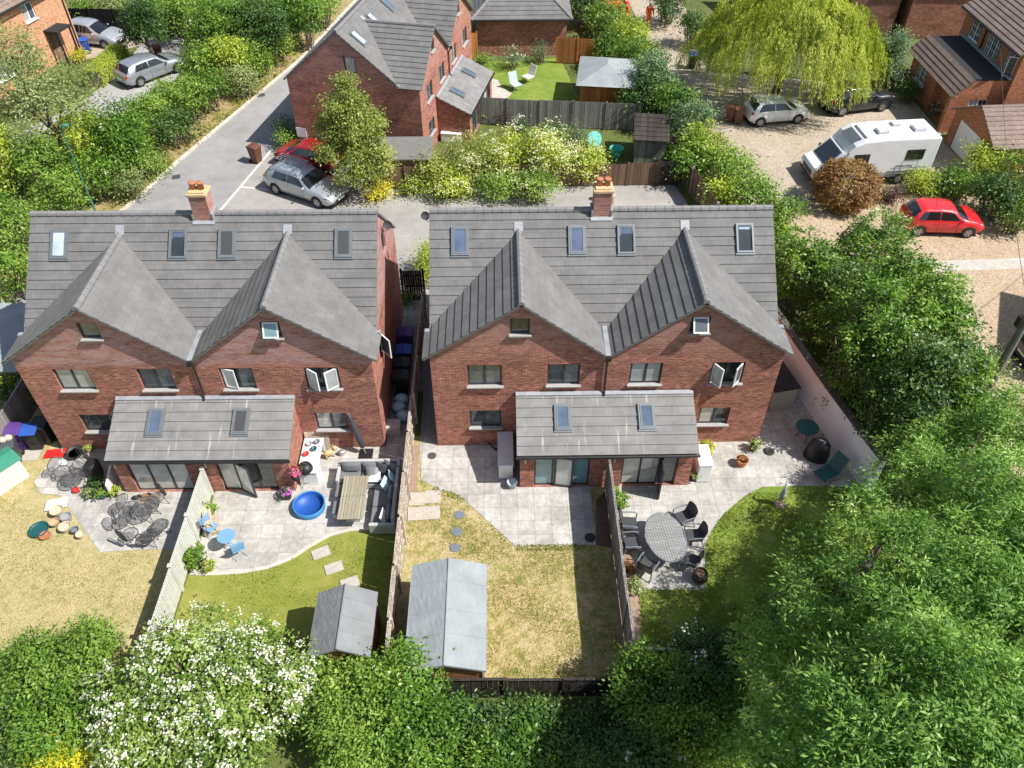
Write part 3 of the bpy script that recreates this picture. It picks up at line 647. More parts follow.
# garden behind
sheet('lawn_rear_garden', PX((482, 103), (478, 62), (560, 58), (580, 100), (560, 106)), -0.004, 'lawn_green')
sheet('patio_rear_garden', PX((490, 100), (490, 78), (498, 80), (502, 88), (512, 93), (505, 101)), 0.002, 'concrete')
sheet('rear_bed', [(-1.2, 19.2), (11.3, 19.2), (11.0, 25.3), (-1.6, 25.3)], -0.012, 'earth_grass')
# ---------------------------------------------------------------- the brick pairs
D, M_, B_, P_, TL = 'pane_dark', 'pane_mid', 'pane_blind', 'pane_pale', 'pane_teal'
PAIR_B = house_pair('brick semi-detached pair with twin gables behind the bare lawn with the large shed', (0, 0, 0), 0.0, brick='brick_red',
    first=[(1.28, 2.50, (M_, M_), ()), (4.12, 5.27, (D, M_), ()), (7.04, 8.18, (B_, B_), ()), (9.92, 11.10, (B_, M_), ((0, 'L', 55), (1, 'R', 50)))],
    ground=[(1.28, 2.46, (D, M_), ()), (9.86, 11.0, (P_, D), ())], gables=[(2.80, 3.46, (D,), ()), (8.86, 9.52, (M_,), ((0, 'T', 40),))],
    lights=[(0.80, 0, 'pane_blue', False), (5.02, 0, 'pane_blue', False), (6.80, 12, 'pane_blue', False), (11.10, 22, 'pane_sky', False)],
    elights=[(4.42, 0, 'pane_blue', False), (7.42, 0, 'pane_blue', False)],
    doors=[(3.62, 5.62, (TL, TL, TL), [(4.35, 0, .68, -9, 'pane_pale')]), (6.78, 8.78, (P_, P_, D), [(8.2, 0, .74, -97, 'pane_mid')])],
    gable_tile='tile_grey')
AX, AY, AR = -14.388, 0.051, R(-0.405)
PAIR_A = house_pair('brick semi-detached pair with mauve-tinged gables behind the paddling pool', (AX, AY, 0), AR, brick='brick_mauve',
    first=[(1.18, 2.42, (B_, B_), ()), (4.10, 5.28, (D, M_), ()), (6.98, 8.14, (P_, M_), ((0, 'L', 14),)), (9.95, 11.15, (P_, B_), ((0, 'L', 35), (1, 'R', 35)))],
    ground=[(1.25, 2.46, (D, D), ()), (9.92, 11.12, (P_, M_), ())], gables=[(2.80, 3.46, (M_,), ()), (8.86, 9.52, (TL,), ((0, 'T', 28),))],
    lights=[(0.80, 0, 'pane_sky', False), (5.04, 14, 'pane_blue', False), (6.80, 2, 'pane_blue', True), (10.98, 2, 'pane_blue', True)],
    elights=[(4.34, 0, 'pane_blue', False), (7.36, 0, 'pane_blue', True)],
    doors=[(3.55, 5.65, (P_, P_, P_), []), (6.72, 8.72, (P_, D, D), [(7.35, 0, .72, -32, 'pane_pale')])],
    gable_tile='tile_grey_moss', end_windows=[(PW, 5.0, 5.8, 5.3, 6.3, (D,), ()), (PW, 1.6, 2.4, 2.9, 3.9, (M_,), ((0, 'R', 40),))])
PAIR_C = house_pair('brick semi-detached pair set end-on behind the birch and flowering shrubs', (-1.795, 21.8, 0), R(77.36), scale=.9436, brick='brick_red',
    first=[(1.28, 2.50, (M_, M_), ()), (4.12, 5.27, (D, M_), ()), (7.04, 8.18, (B_, B_), ()), (9.92, 11.10, (B_, M_), ())],
    ground=[(1.28, 2.46, (D, M_), ()), (9.86, 11.0, (P_, D), ())], gables=[(2.80, 3.46, (D,), ()), (8.86, 9.52, (M_,), ())],
    lights=[(0.80, 0, 'pane_sky', False), (3.6, 0, 'pane_sky', False), (6.2, 0, 'pane_blue', False)], elights=[(4.42, 0, 'pane_blue', False), (7.42, 0, 'pane_blue', False)],
    doors=[(3.62, 5.62, (M_, D, M_), []), (6.78, 8.78, (P_, P_, D), [])], end_windows=[(0, 3.7, 4.4, 5.2, 6.2, (B_,))])

def vent(name_, parent, mb, mat): return mb.build(name_, mat, parent)
# ---------------------------------------------------------------- garage with hipped grey roof, top centre
t = thing('brick_garage', 'low brick garage under a hipped grey roof beyond the garden with sheds', 'garage', (0, 0, 0))
x0, x1, y0, y1, ze, zr = 1.0, 7.3, 37.0, 43.5, 2.6, 4.9
mb = MB(); mb.box(x0, y0, -.02, x1, y1, ze); mb.build('wall', 'brick_red', t)
a, b, c, d = (x0-.35, y0-.35, ze), (x1+.35, y0-.35, ze), (x1+.35, y1+.35, ze), (x0-.35, y1+.35, ze); r0, r1 = (x0+2.9, 40.25, zr), (x1-2.9, 40.25, zr)
mb = MB(); slope(mb, [a, b, r1, r0], .36); slope(mb, [b, c, r1], .36); slope(mb, [c, d, r0, r1], .36); slope(mb, [d, a, r0], .36); rf = mb.build('roof', ['tile_grey', 'tile_edge_shade'], t)
mb = MB(); [ridge(mb, p, q) for p, q in ((a, r0), (b, r1), (r0, r1), (c, r1), (d, r0))]; mb.build('ridge_tiles', 'ridge_tile', rf)
mb = MB(); mb.tube([(x0-.4, y0-.4, ze-.05), (x1+.4, y0-.4, ze-.05)], .06, 8); mb.build('gutter', 'black_plastic', rf)

# ---------------------------------------------------------------- orange-brick house, upper left
t = thing('orange_brick_house', 'orange brick house with brown tiled roof and porch, at the upper left', 'house', (-27.77, 38.91, 0), R(-14.5))
# local frame: +x faces the sun, the house runs back along -y
hol = [(3.0, 4.1, 3.2, 4.3), (7.2, 8.4, 3.2, 4.3), (6.6, 8.2, .9, 2.1)]; L = 11.0
e = MB(); wall_holes(e, [(0, 0), (L, 0), (L, 4.9), (0, 4.9)], [(L-h[1], L-h[0], h[2], h[3]) for h in hol]); T = wallT((0, -L, 0), R(90))
mb = MB(); mb.add(e.v, e.f, 0, T)
for yy, fl in ((0, 1), (-L, 0)):
    pr = [(0, yy, 0), (0, yy, 4.9), (-3.6, yy, 7.3), (-7.2, yy, 4.9), (-7.2, yy, 0)]; mb.add(pr, [tuple(range(5))[::-1] if not fl else tuple(range(5))])
mb.add([(-7.2, 0, 0), (-7.2, -L, 0), (-7.2, -L, 4.9), (-7.2, 0, 4.9)], [(0, 1, 2, 3)])
mb.build('wall', 'brick_orange', t)
for h in hol: window(t, L-h[1], L-h[0], h[2], h[3], T, ('pane_blind', 'pane_mid'), (), 'white_upvc', 'white_upvc')
mb = MB(); slope(mb, [(.45, .15, 4.65), (.45, -L-.15, 4.65), (-3.6, -L-.15, 7.38), (-3.6, .15, 7.38)], .3); slope(mb, [(-7.65, .15, 4.65), (-7.65, -L-.15, 4.65), (-3.6, -L-.15, 7.38), (-3.6, .15, 7.38)], .3); rf = mb.build('roof', ['tile_buff', 'tile_edge_shade'], t)
mb = MB(); ridge(mb, (-3.6, .15, 7.4), (-3.6, -L-.15, 7.4)); mb.build('ridge_tiles', 'tile_buff', rf)
mb = MB(); mb.tube([(.06, -.25, 4.6), (.06, -.25, .1)], .045, 8); mb.tube([(.5, .15, 4.6), (.5, -L-.15, 4.6)], .06, 8); mb.build('downpipe', 'black_plastic', t)
mb = MB(); mb.box(0.01, -3.0, 2.2, 1.1, -1.5, 2.32); mb.box(.95, -2.95, 0, 1.05, -2.85, 2.2); mb.box(.95, -1.65, 0, 1.05, -1.55, 2.2); pc = mb.build('porch', ['felt_black'], t)
mb = MB(); mb.box(0.006, -2.8, .05, .05, -1.8, 2.1); mb.build('door', 'wood_brown', t)
# ---------------------------------------------------------------- house behind the black fence
t = thing('brick_house', 'shaded brown brick house beyond the black fence at the top left', 'house', (-28.5, 52.5, 0), R(-12))
e = MB(); wall_holes(e, [(0, 0), (9, 0), (9, 4.8), (0, 4.8)], [(2.2, 3.4, 1, 2.1), (5.6, 6.8, 1, 2.1), (3.5, 4.7, 3.2, 4.2)]); mb = MB(); mb.add(e.v, e.f)
mb.add([(9, 0, 0), (9, 7, 0), (9, 7, 4.8), (9, 3.5, 7.2), (9, 0, 4.8)], [(0, 1, 2, 3, 4)]); mb.add([(0, 0, 0), (0, 7, 0), (0, 7, 4.8), (0, 3.5, 7.2), (0, 0, 4.8)], [(4, 3, 2, 1, 0)]); mb.add([(0, 7, 0), (9, 7, 0), (9, 7, 4.8), (0, 7, 4.8)], [(3, 2, 1, 0)]); mb.build('wall', 'brick_dark', t)
for w in [(2.2, 3.4, 1, 2.1), (5.6, 6.8, 1, 2.1), (3.5, 4.7, 3.2, 4.2)]: window(t, *w, Matrix.Identity(4), ('pane_mid', 'pane_mid'), (), 'white_upvc', 'white_upvc')
mb = MB(); slope(mb, [(-.2, -.3, 4.62), (9.2, -.3, 4.62), (9.2, 3.5, 7.25), (-.2, 3.5, 7.25)], .3); slope(mb, [(-.2, 7.3, 4.62), (9.2, 7.3, 4.62), (9.2, 3.5, 7.25), (-.2, 3.5, 7.25)], .3); mb.build('roof', ['tile_brown', 'tile_edge_shade'], t)

# ---------------------------------------------------------------- brown brick house with lean-to extension, upper right
t = thing('brown_brick_house', 'brown brick house with white windows and a half tiled, half felted extension', 'house', (0, 0, 0))
mb = MB(); T = wallT((32.5, 32.3, 0), R(-90))   # local x runs towards -y; plane faces -x
hol = [(1.0, 2.35, 3.35, 4.55), (3.3, 4.95, 3.25, 4.5), (5.9, 7.1, 3.2, 4.5)]
e = MB(); wall_holes(e, [(0, 0), (7.5, 0), (7.5, 4.85), (0, 4.85)], hol); mb.add(e.v, e.f, 0, T)
mb.add([(32.5, 24.8, 0), (40, 24.8, 0), (40, 24.8, 4.85), (36.2, 24.8, 7.3), (32.5, 24.8, 4.85)], [(0, 1, 2, 3, 4)]); mb.add([(32.5, 32.3, 0), (40, 32.3, 0), (40, 32.3, 4.85), (36.2, 32.3, 7.3), (32.5, 32.3, 4.85)], [(4, 3, 2, 1, 0)])
mb.build('wall', 'brick_brown', t)
for h, op in zip(hol, ((), (), ((1, 'R', 60),))): window(t, *h, T, ('pane_mid', 'pane_dark', 'pane_mid') if h[1]-h[0] > 1.4 else ('pane_mid', 'pane_dark'), op, 'white_upvc', 'white_upvc', bars=3)
mb = MB(); slope(mb, [(32.15, 24.6, 4.8), (32.15, 32.5, 4.8), (36.2, 32.5, 7.42), (36.2, 24.6, 7.42)], .3); slope(mb, [(40.3, 24.6, 4.8), (40.3, 32.5, 4.8), (36.2, 32.5, 7.42), (36.2, 24.6, 7.42)], .3); rf = mb.build('roof', ['tile_buff', 'tile_edge_shade'], t)
mb = MB(); mb.tube([(32.1, 24.6, 4.76), (32.1, 32.5, 4.76)], .06, 8); mb.tube([(32.42, 29.3, 4.7), (32.42, 29.3, 3.1)], .05, 8); mb.build('gutter', 'black_plastic', rf)
# extension
e = MB(); ehol = [(.9, 2.4, .9, 2.0)]; T2 = wallT((29.75, 31.7, 0), R(-90)); wall_holes(e, [(0, 0), (6.6, 0), (6.6, 2.35), (0, 2.35)], ehol+[(3.8, 6.2, 0.02, 2.1)], .5); mb = MB(); mb.add(e.v, e.f, 0, T2); mb.add([(30.24, 27.95, .02), (30.24, 25.45, .02), (30.24, 25.45, 2.15), (30.24, 27.95, 2.15)], [(0, 1, 2, 3)]); mb.build('extension_wall', 'brick_brown', t); mb = MB()
e = MB(); shol = [(.85, 2.0, 0.03, 2.0)]; T3 = wallT((29.75, 25.1, 0), 0); wall_holes(e, [(0, 0), (2.74, 0), (2.74, 3.15), (.6, 3.15), (0, 2.4)], shol); mb.add(e.v, e.f, 0, T3)
mb.build('extension_wall', 'brick_brown', t); mb = MB(); mb.add([(29.75, 31.7, 0), (32.5, 31.7, 0), (32.5, 31.7, 3.1), (30.2, 31.7, 3.1), (29.75, 31.7, 2.35)], [(4, 3, 2, 1, 0)])
mb.build('extension_wall', 'brick_brown', t)
pm = MB(); pm.box(29.35, 24.95, 0, 29.7, 25.3, 2.28); pm.build('porch_pier', 'brick_brown', t)
window(t, *ehol[0], T2, ('pane_mid', 'pane_dark', 'pane_mid'), (), 'white_upvc', 'white_upvc', bars=3)
window(t, *shol[0], T3, ('pane_pale', 'pane_dark'), (), None, 'white_upvc', name='glazed_door', bars=3)
mb = MB(); mb.box(30.3, 25.13, 3.16, 32.49, 31.65, 3.24); mb.build('flat_roof', 'felt_black', t)
mb = MB(); mb.box(32.3, 24.95, 3.245, 32.49, 31.7, 3.36); mb.build('lead_flashing', 'lead', t)
mb = MB(); slope(mb, [(29.25, 24.85, 2.28), (29.25, 31.9, 2.28), (30.35, 31.9, 3.26), (30.35, 24.85, 3.26)], .3); mb.build('extension_roof', ['tile_brown', 'tile_edge_shade'], t)
# ---------------------------------------------------------------- its garage
t = thing('brick_garage', 'brick garage with white up-and-over door and pantiled roof at the right edge', 'garage', (29.35, 21.6, 0), R(3))
mb = MB(); e = MB(); wall_holes(e, [(0, 0), (4.4, 0), (4.4, 2.1), (2.2, 3.25), (0, 2.1)], [(.75, 3.4, 0.02, 1.8)]); mb.add(e.v, e.f, 0, wallT((0, 2.2, 0), R(-90)))
mb.add([(0, -2.2, 0), (6, -2.2, 0), (6, -2.2, 2.1), (0, -2.2, 2.1)], [(0, 1, 2, 3)]); mb.add([(0, 2.2, 0), (6, 2.2, 0), (6, 2.2, 2.1), (0, 2.2, 2.1)], [(3, 2, 1, 0)]); mb.add([(6, -2.2, 0), (6, 2.2, 0), (6, 2.2, 2.1), (6, 0, 3.25), (6, -2.2, 2.1)], [(0, 1, 2, 3, 4)])
mb.build('wall', 'brick_brown', t)
mb = MB(); slope(mb, [(-.12, -2.5, 1.95), (6.2, -2.5, 1.95), (6.2, 0, 3.3), (-.12, 0, 3.3)], .3); slope(mb, [(-.12, 2.5, 1.95), (6.2, 2.5, 1.95), (6.2, 0, 3.3), (-.12, 0, 3.3)], .3); mb.build('roof', ['tile_buff', 'tile_edge_shade'], t)
mb = MB(); mb.T = wallT((0, 2.2, 0), R(-90)); mb.box(.76, .05, .03, 3.39, .09, 1.79); 
for k in range(6): mb.box(.76, .035, .08+k*.285, 3.39, .05, .08+k*.285+.26)
mb.build('garage_door', 'garage_white', t)
# ---------------------------------------------------------------- dark brick block behind the willow and a redder one beside it
t = thing('dark_brick_house', 'dark weathered brick house end behind the willow, near the top right', 'house', (27.6, 41.5, 0), R(-6))
mb = MB(); mb.box(-3.5, 0, 0, .6, 8, 4.5); mb.box(.62, -1.2, 0, 4.2, 8, 5.2); mb.build('wall', 'brick_dark', t)
mb = MB(); slope(mb, [(-3.8, -.3, 4.5), (.61, -.3, 4.5), (.61, 4, 6.8), (-3.8, 4, 6.8)], .3); slope(mb, [(.5, -1.5, 5.1), (4.4, -1.5, 5.1), (4.4, 4, 8.2), (.5, 4, 8.2)], .3); mb.build('roof', ['tile_brown', 'tile_edge_shade'], t)
mb = MB(); mb.tube([(.62, -1.28, 5.0), (.62, -1.28, 0)], .06, 8); mb.build('downpipe', 'black_plastic', t)
t = thing('red_brick_house', 'red brick house wall with a pale string course behind the felted extension', 'house', (32.4, 39.6, 0), R(-6))
mb = MB(); mb.box(0, 0, 0, 8, 7, 6); mb.build('wall', 'brick_red', t)
mb = MB(); mb.box(-.05, -.07, 2.9, 8.05, -.003, 3.02); mb.build('string_course', 'sill_stone', t)
mb = MB(); slope(mb, [(-.3, -.4, 5.9), (8.3, -.4, 5.9), (8.3, 3.5, 8.4), (-.3, 3.5, 8.4)], .3); mb.build('roof', ['tile_brown', 'tile_edge_shade'], t)
# ---------------------------------------------------------------- fences, walls, gates
def fence(name, label, pts, h, mat, post_mat, bay=1.83, post=.09, th=.035, side=1, rails=True, trellis=False, cap=True, post_h=.06, rail_mat=None, gravel=0.0, post_side=0.0):
    t = thing(name, label, 'fence', (pts[0][0], pts[0][1], 0)); o = Vector((pts[0][0], pts[0][1], 0))
    for a, b in zip(pts, pts[1:]):
        a = Vector((a[0], a[1], 0))-o; b = Vector((b[0], b[1], 0))-o; L = (b-a).length; ang = math.atan2((b-a).y, (b-a).x); k = max(1, round(L/bay)); w = L/k
        T = Matrix.Translation(a) @ Matrix.Rotation(ang, 4, 'Z')
        for i in range(k):
            x0, x1 = w*i+post/2+.004, w*(i+1)-post/2-.004; hh = h+rnd.uniform(-.03, .03)
            mb = MB(); mb.T = T @ Matrix.Rotation(rnd.uniform(-.012, .012), 4, 'X')
            if trellis:
                z = .12; 
                while z < hh-.05: mb.box(x0, -.011, z, x1, .011, z+.088); z += .108
                for xx in (x0+.02, (x0+x1)/2, x1-.02): mb.box(xx-.022, -.03, .08, xx+.022, -.0125, hh); mb.box(xx-.022, .0125, .08, xx+.022, .03, hh)
                mb.box(x0, -.035, hh-.03, x1, .035, hh+.01)
            else:
                nb = max(2, int((x1-x0)/.15)); bw = (x1-x0)/nb
                for j in range(nb): mb.box(x0+bw*j+.002, -.010+(.006 if j % 2 else 0), .04, x0+bw*(j+1)-.002, .010+(.006 if j % 2 else 0), hh-rnd.uniform(0, .02))
                if rails:
                    for z in (.3, hh*.52, hh-.25): mb.box(x0, side*.018 if side > 0 else -.06, z, x1, .06 if side > 0 else -.018, z+.07)
                if cap: mb.box(x0, -.04, hh, x1, .04, hh+.025)
            mb.build('panel', mat, t)
        for i in range(k+1):
            if i == 0 and a.length > 1e-6: continue
            mb = MB(); mb.T = T; x = w*i; mb.box(x-post/2, -post/2+post_side, -.03, x+post/2, post/2+post_side, h+post_h)
            if trellis: mb.box(x-post*.7, -post*.7, h+post_h, x+post*.7, post*.7, h+post_h+.03)
            mb.build('post', post_mat, t)
    return t
fence('garden_fence', 'pale sage-painted slatted fence between the straw lawn and the paddling pool patio', [(-8.12, -2.25), (-8.12, -10.2)], 1.42, 'wood_sage', 'wood_sage', trellis=True, post=.10)
fence('garden_fence', 'weathered grey fence with exposed rails beside the rattan sofa and both sheds', [(-.97, 7.6), (-.97, 1.2), (-.97, -10.2)], 1.6, 'wood_grey', 'wood_pale', side=1, post=.10, post_side=.06, cap=True)
fence('garden_fence', 'grey boarded fence between the bare lawn and the oval dining table', [(6.25, -2.2), (6.25, -9.75)], 1.7, 'wood_silver', 'wood_silver', side=-1, rails=False, cap=True)
fence('garden_fence', 'dark stained fence across the bottom of the bare lawn', [(-.9, -10.0), (7.6, -10.05)], 1.15, 'wood_dark', 'wood_dark', rails=False, cap=True)
fence('garden_fence', 'grey boarded fence crossing the rear garden below the grey summer house', [(1.0, 26.6), (11.0, 25.5)], 1.7, 'wood_silver', 'wood_silver', side=-1, rails=False, cap=False)
fence('garden_fence', 'brown boarded fence behind the parking court under the flowering shrubs', [(-4.4, 18.95), (11.3, 19.1)], 1.35, 'wood_brown', 'wood_brown', rails=False, cap=False)
fence('garden_fence', 'orange stained fence beside the hipped garage', [(6.6, 35.6), (9.4, 35.3)], 1.75, 'wood_orange', 'wood_orange', rails=False, cap=False)
fence('garden_fence', 'short orange fence between the end-on brick pair and the hipped garage', [(-.2, 36.2), (1.0, 36.6)], 1.8, 'wood_orange', 'wood_orange', rails=False, cap=False)
fence('garden_fence', 'long grey concrete-posted fence along the foot of the tall hedge', [(8.6, 46), (11.2, 34.5), (12.4, 25.5)], 1.75, 'wood_silver', 'concrete_post', rails=False, cap=False, gravel=.2)
fence('garden_fence', 'brown close-boarded fence at the court end beside the dark gate', [(12.35, 21.8), (13.5, 14.6), (14.1, 10.0)], 1.6, 'wood_brown', 'concrete_post', rails=False, cap=False)
fence('garden_fence', 'silvery fence beside the wheelie bins at the far left house', [(-16.3, -1.0), (-16.3, 7.0)], 1.6, 'wood_silver', 'wood_silver', rails=False, cap=True)
fence('boundary_fence', 'black stained fence behind the silver people carrier', [(-29.5, 41.6), (-21.9, 40.8)], 1.9, 'wood_black', 'wood_black', rails=False, cap=False)

# rendered white wall on the right of the dining patio
t = thing('garden_wall', 'white rendered wall with dark coping below the laurel shrubs', 'wall', (0, 0, 0))
L_ = [(13.85, 8.6), (14.02, 6.0), (14.42, 3.6), (14.95, .87), (15.5, -1.6), (15.75, -2.6)]
mb = MB(); cp = MB()
for a, b in zip(L_, L_[1:]):
    mb.extr([(a[0], a[1], -.02), (b[0], b[1], -.02), (b[0]+.2, b[1]+.03, -.02), (a[0]+.2, a[1]+.03, -.02)], (0, 0, 1.80)); cp.extr([(a[0]-.03, a[1], 1.784), (b[0]-.03, b[1], 1.784), (b[0]+.26, b[1]+.03, 1.784), (a[0]+.26, a[1]+.03, 1.784)], (0, 0, .07))
mb.build('wall', 'white_render', t); cp.build('coping', 'coping', t)
# gates
t = thing('timber_gate', 'dark ledged timber gate across the passage between the brick pairs', 'gate', (-1.95, 8.9, 0))
mb = MB(); [mb.box(.02+k*.105, 0, .08, .115+k*.105, .025, 1.78) for k in range(8)]; [mb.box(.02, -.03, z, .86, -.002, z+.09) for z in (.3, .9, 1.5)]; g = mb.build('gate_leaf', 'wood_dark', t)
[MB().box(x, -.05, 0, x+.1, .05, 1.9).build('post', 'wood_dark', t) for x in (-.1, .88)]
t = thing('timber_gate', 'dark boarded gate at the end of the parking court below the small shed', 'gate', (11.25, 19.0, 0))
mb = MB(); [mb.box(.02+k*.11, 0, .06, .125+k*.11, .025, 1.5) for k in range(9)]; [mb.box(.02, -.03, z, 1.0, -.002, z+.09) for z in (.3, 1.2)]; mb.build('gate_leaf', 'wood_dark', t)
[MB().box(x, -.05, 0, x+.1, .05, 1.6).build('post', 'wood_dark', t) for x in (-.1, 1.02)]
t = thing('timber_gate', 'black gate panel with a square topped pale edged post by the side lane', 'gate', (-21.85, 40.75, 0), R(-20))
mb = MB(); mb.box(0, 0, .1, 2.0, .04, 1.9); mb.build('gate_leaf', 'wood_black', t); mb = MB(); mb.box(2.03, -.06, 0, 2.15, .06, 2.1); mb.build('post', 'white_upvc', t)
mb = MB(); mb.box(1.5, -.08, 2.1, 2.2, .09, 2.6); mb.build('post_box', 'wood_black', t)

# ---------------------------------------------------------------- sheds
def apex_shed(label, corners, zr, ze, felt, clad, over=.10, crease=True, name='garden_shed'):
    """corners of the eaves rectangle (x0, x1, y0, y1); ridge runs along y"""
    x0, x1, y0, y1 = corners; cx = (x0+x1)/2; t = thing(name, label, 'shed', (cx, (y0+y1)/2, 0)); w, l = (x1-x0)/2, (y1-y0)/2
    mb = MB(); W, Lh = w-over, l-over; zz = ze+(zr-ze)*over/w
    for s in (-1, 1):
        pr = [(-W, s*Lh, 0), (W, s*Lh, 0), (W, s*Lh, zz), (0, s*Lh, zr-.03), (-W, s*Lh, zz)]; mb.add(pr, [tuple(range(5)) if s < 0 else tuple(range(5))[::-1]])
        mb.add([(s*W, -Lh, 0), (s*W, Lh, 0), (s*W, Lh, zz), (s*W, -Lh, zz)], [(0, 1, 2, 3) if s > 0 else (3, 2, 1, 0)])
    mb.build('wall', clad, t)
    rb = MB(); n = 14; m = 18; rr = random.Random(len(label))
    for s in (-1, 1): # felt laid over boards, slightly uneven with a crease
        vs = []
        for i in range(n+1):
            for j in range(m+1):
                u, v = i/n, j/m; x = s*w*u; y = lerp(-l, l, v); z = lerp(zr, ze, u)+rr.uniform(-.006, .006)*(0 < i < n)
                if crease: z += .025*math.exp(-((v-.42-.05*u)/.018)**2)*(u if s > 0 else u*.6)
                vs.append((x, y, z))
        fs = [(i*(m+1)+j, i*(m+1)+j+1, (i+1)*(m+1)+j+1, (i+1)*(m+1)+j) for i in range(n) for j in range(m)]
        rb.add(vs, [f[::-1] for f in fs] if s > 0 else fs)
        k = len(vs); 
        rb.extr([(s*w, -l, ze-.05), (s*w, l, ze-.05), (s*(w-.02), l, ze-.05), (s*(w-.02), -l, ze-.05)], (0, 0, .055))
        for yy in (-l, l-.02): rb.extr([(0, yy, zr-.09), (s*w, yy, ze-.09), (s*w, yy, ze-.004), (0, yy, zr-.004)], (0, .02, 0))
    rb.build('roof', felt, t, smooth=False)
    for k in range(1, 4):   # laps where one felt sheet overlies the next, with clout nails
        yy = lerp(-l, l, k/4+.03*(k % 2)); lp = MB(); [lp.extr([(0, yy, zr+.004), (s*w, yy, ze+.004), (s*w, yy+.05, ze+.004), (0, yy+.05, zr+.004)], (0, 0, .008)) for s in (-1, 1)]; lp.build('felt_lap', felt, t)
    kb = MB(); kb.tube([(0, -l, zr), (0, l, zr)], .03, 6); kb.build('ridge_cap', felt, t)
    tr = MB(); [tr.box(s*W-.03, y-.03, 0, s*W+.03, y+.03, zz-.02) for s in (-1, 1) for y in (-Lh, Lh)]; tr.build('corner_trim', 'wood_pale', t)
    db = MB(); db.box(-.4, Lh+.004, .08, .4, Lh+.03, min(1.7, zz+.1)); db.build('door', clad, t)
    return t
sb0, sb1 = G(413, 562, 1.75), G(487, 566, 1.75); sb2 = G(484, 671, 1.75)
apex_shed('large shed with pale blue-grey creased felt roof on the bare lawn', (sb0.x-.02, sb1.x, sb2.y, sb1.y+.06), 2.14, 1.75, 'felt_blue', 'wood_shiplap')
sa0, sa1, sa2 = G(318, 593, 1.7), G(378, 592, 1.7), G(375, 657, 1.7)
apex_shed('smaller shed with plain grey felt roof on the pool garden lawn', (sa0.x, sa1.x, sa2.y, sa1.y), 2.2, 1.7, 'felt_grey', 'wood_shiplap', crease=False)
# hipped summer house in the rear garden
t = thing('summer_house', 'wooden summer house with pale grey hipped roof in the rear garden', 'shed', (9.4, 29.6, 0), R(-8))
mb = MB(); mb.box(-1.6, -2.0, 0, 1.6, 2.0, 1.95); mb.build('wall', 'wood_orange', t)
mb = MB(); a = [(-1.85, -2.25, 1.93), (1.85, -2.25, 1.93), (1.85, 2.25, 1.93), (-1.85, 2.25, 1.93)]; r0, r1 = (0, -.2, 2.55), (0, .5, 2.55)
mb.add(a+[r0, r1], [(0, 1, 4), (1, 2, 5, 4), (2, 3, 5), (3, 0, 4, 5), (3, 2, 1, 0)]); mb.build('roof', 'felt_blue', t)
mb = MB(); mb.box(-1.63, -1.2, .05, -1.604, .6, 1.8); mb.build('door', 'wood_brown', t)
t = thing('garden_shed', 'dark low shed with mossy pent roof at the corner of the rear garden', 'shed', (11.2, 22.3, 0), R(-8))
mb = MB(); mb.box(-.85, -1.2, 0, .85, 1.2, 1.6); mb.build('wall', 'wood_silver', t); mb = MB(); mb.extr([(-1, -1.35, 1.62), (1, -1.35, 1.62), (1, 1.35, 1.95), (-1, 1.35, 1.95)], (0, 0, .05))
for k in range(6): mb.extr([(-1, -1.35+k*.45, 1.673+k*.055), (1, -1.35+k*.45, 1.673+k*.055), (1, -1.28+k*.45, 1.682+k*.055), (-1, -1.28+k*.45, 1.682+k*.055)], (0, 0, .03))
mb.build('roof', 'wood_dark', t)
t = thing('garden_shed', 'lean-to shed with long flat grey roof behind the birch tree', 'shed', (-2.7, 20.0, 0))
mb = MB(); mb.box(-1.6, -.95, 0, 1.4, .95, 1.75); mb.build('wall', 'wood_brown', t); mb = MB(); mb.extr([(-1.75, -1.1, 1.76), (1.55, -1.1, 1.76), (1.55, 1.1, 1.95), (-1.75, 1.1, 1.95)], (0, 0, .06)); mb.build('roof', 'felt_mid', t)
t = thing('garden_shed', 'blue-grey roofed outbuilding at the left frame edge beyond the bins', 'shed', (-18.2, 4.6, 0))
mb = MB(); mb.box(-1.8, -1.8, 0, 1.5, 1.7, 1.7); mb.build('wall', 'wood_silver', t); mb = MB(); mb.extr([(-2, -2, 1.72), (1.7, -2, 1.72), (1.7, 2, 1.95), (-2, 2, 1.95)], (0, 0, .06)); mb.build('roof', 'felt_blue', t)
# a taller building just off to the right, whose shadow falls on the gravel
t = thing('flat_roof_house', 'flat roofed brick building beyond the right edge, shading the gravel', 'house', (30.75, 7.55, 0), R(-26.5))
mb = MB(); mb.box(0, -6.0, 0, 6, 0, 5.8); mb.build('wall', 'brick_brown', t); mb = MB(); mb.box(-.15, -6.1, 5.8, 6.1, .15, 6.0); mb.build('roof', 'felt_grey', t)
# storage cupboard at the side of the right-hand house
t = thing('storage_cupboard', 'beige storage cupboard with black felted top against the white wall', 'cupboard', (13.45, 2.9, 0), R(12))
mb = MB(); mb.box(-.5, -1.25, .03, .5, 1.25, 1.15); mb.build('body', plain('cupboard_beige', (.42, .39, .31), .7), t, bevel=.01)
mb = MB(); mb.extr([(-.58, -1.33, 1.16), (.55, -1.33, 1.16), (.55, 1.33, 1.16), (-.58, 1.33, 1.16)], (0, 0, .06)); mb.build('top', 'felt_black', t)
mb = MB(); [mb.box(-.525, y, .1, -.502, y+1.18, 1.1) for y in (-1.2, .02)]; mb.build('door', 'cupboard_beige', t)
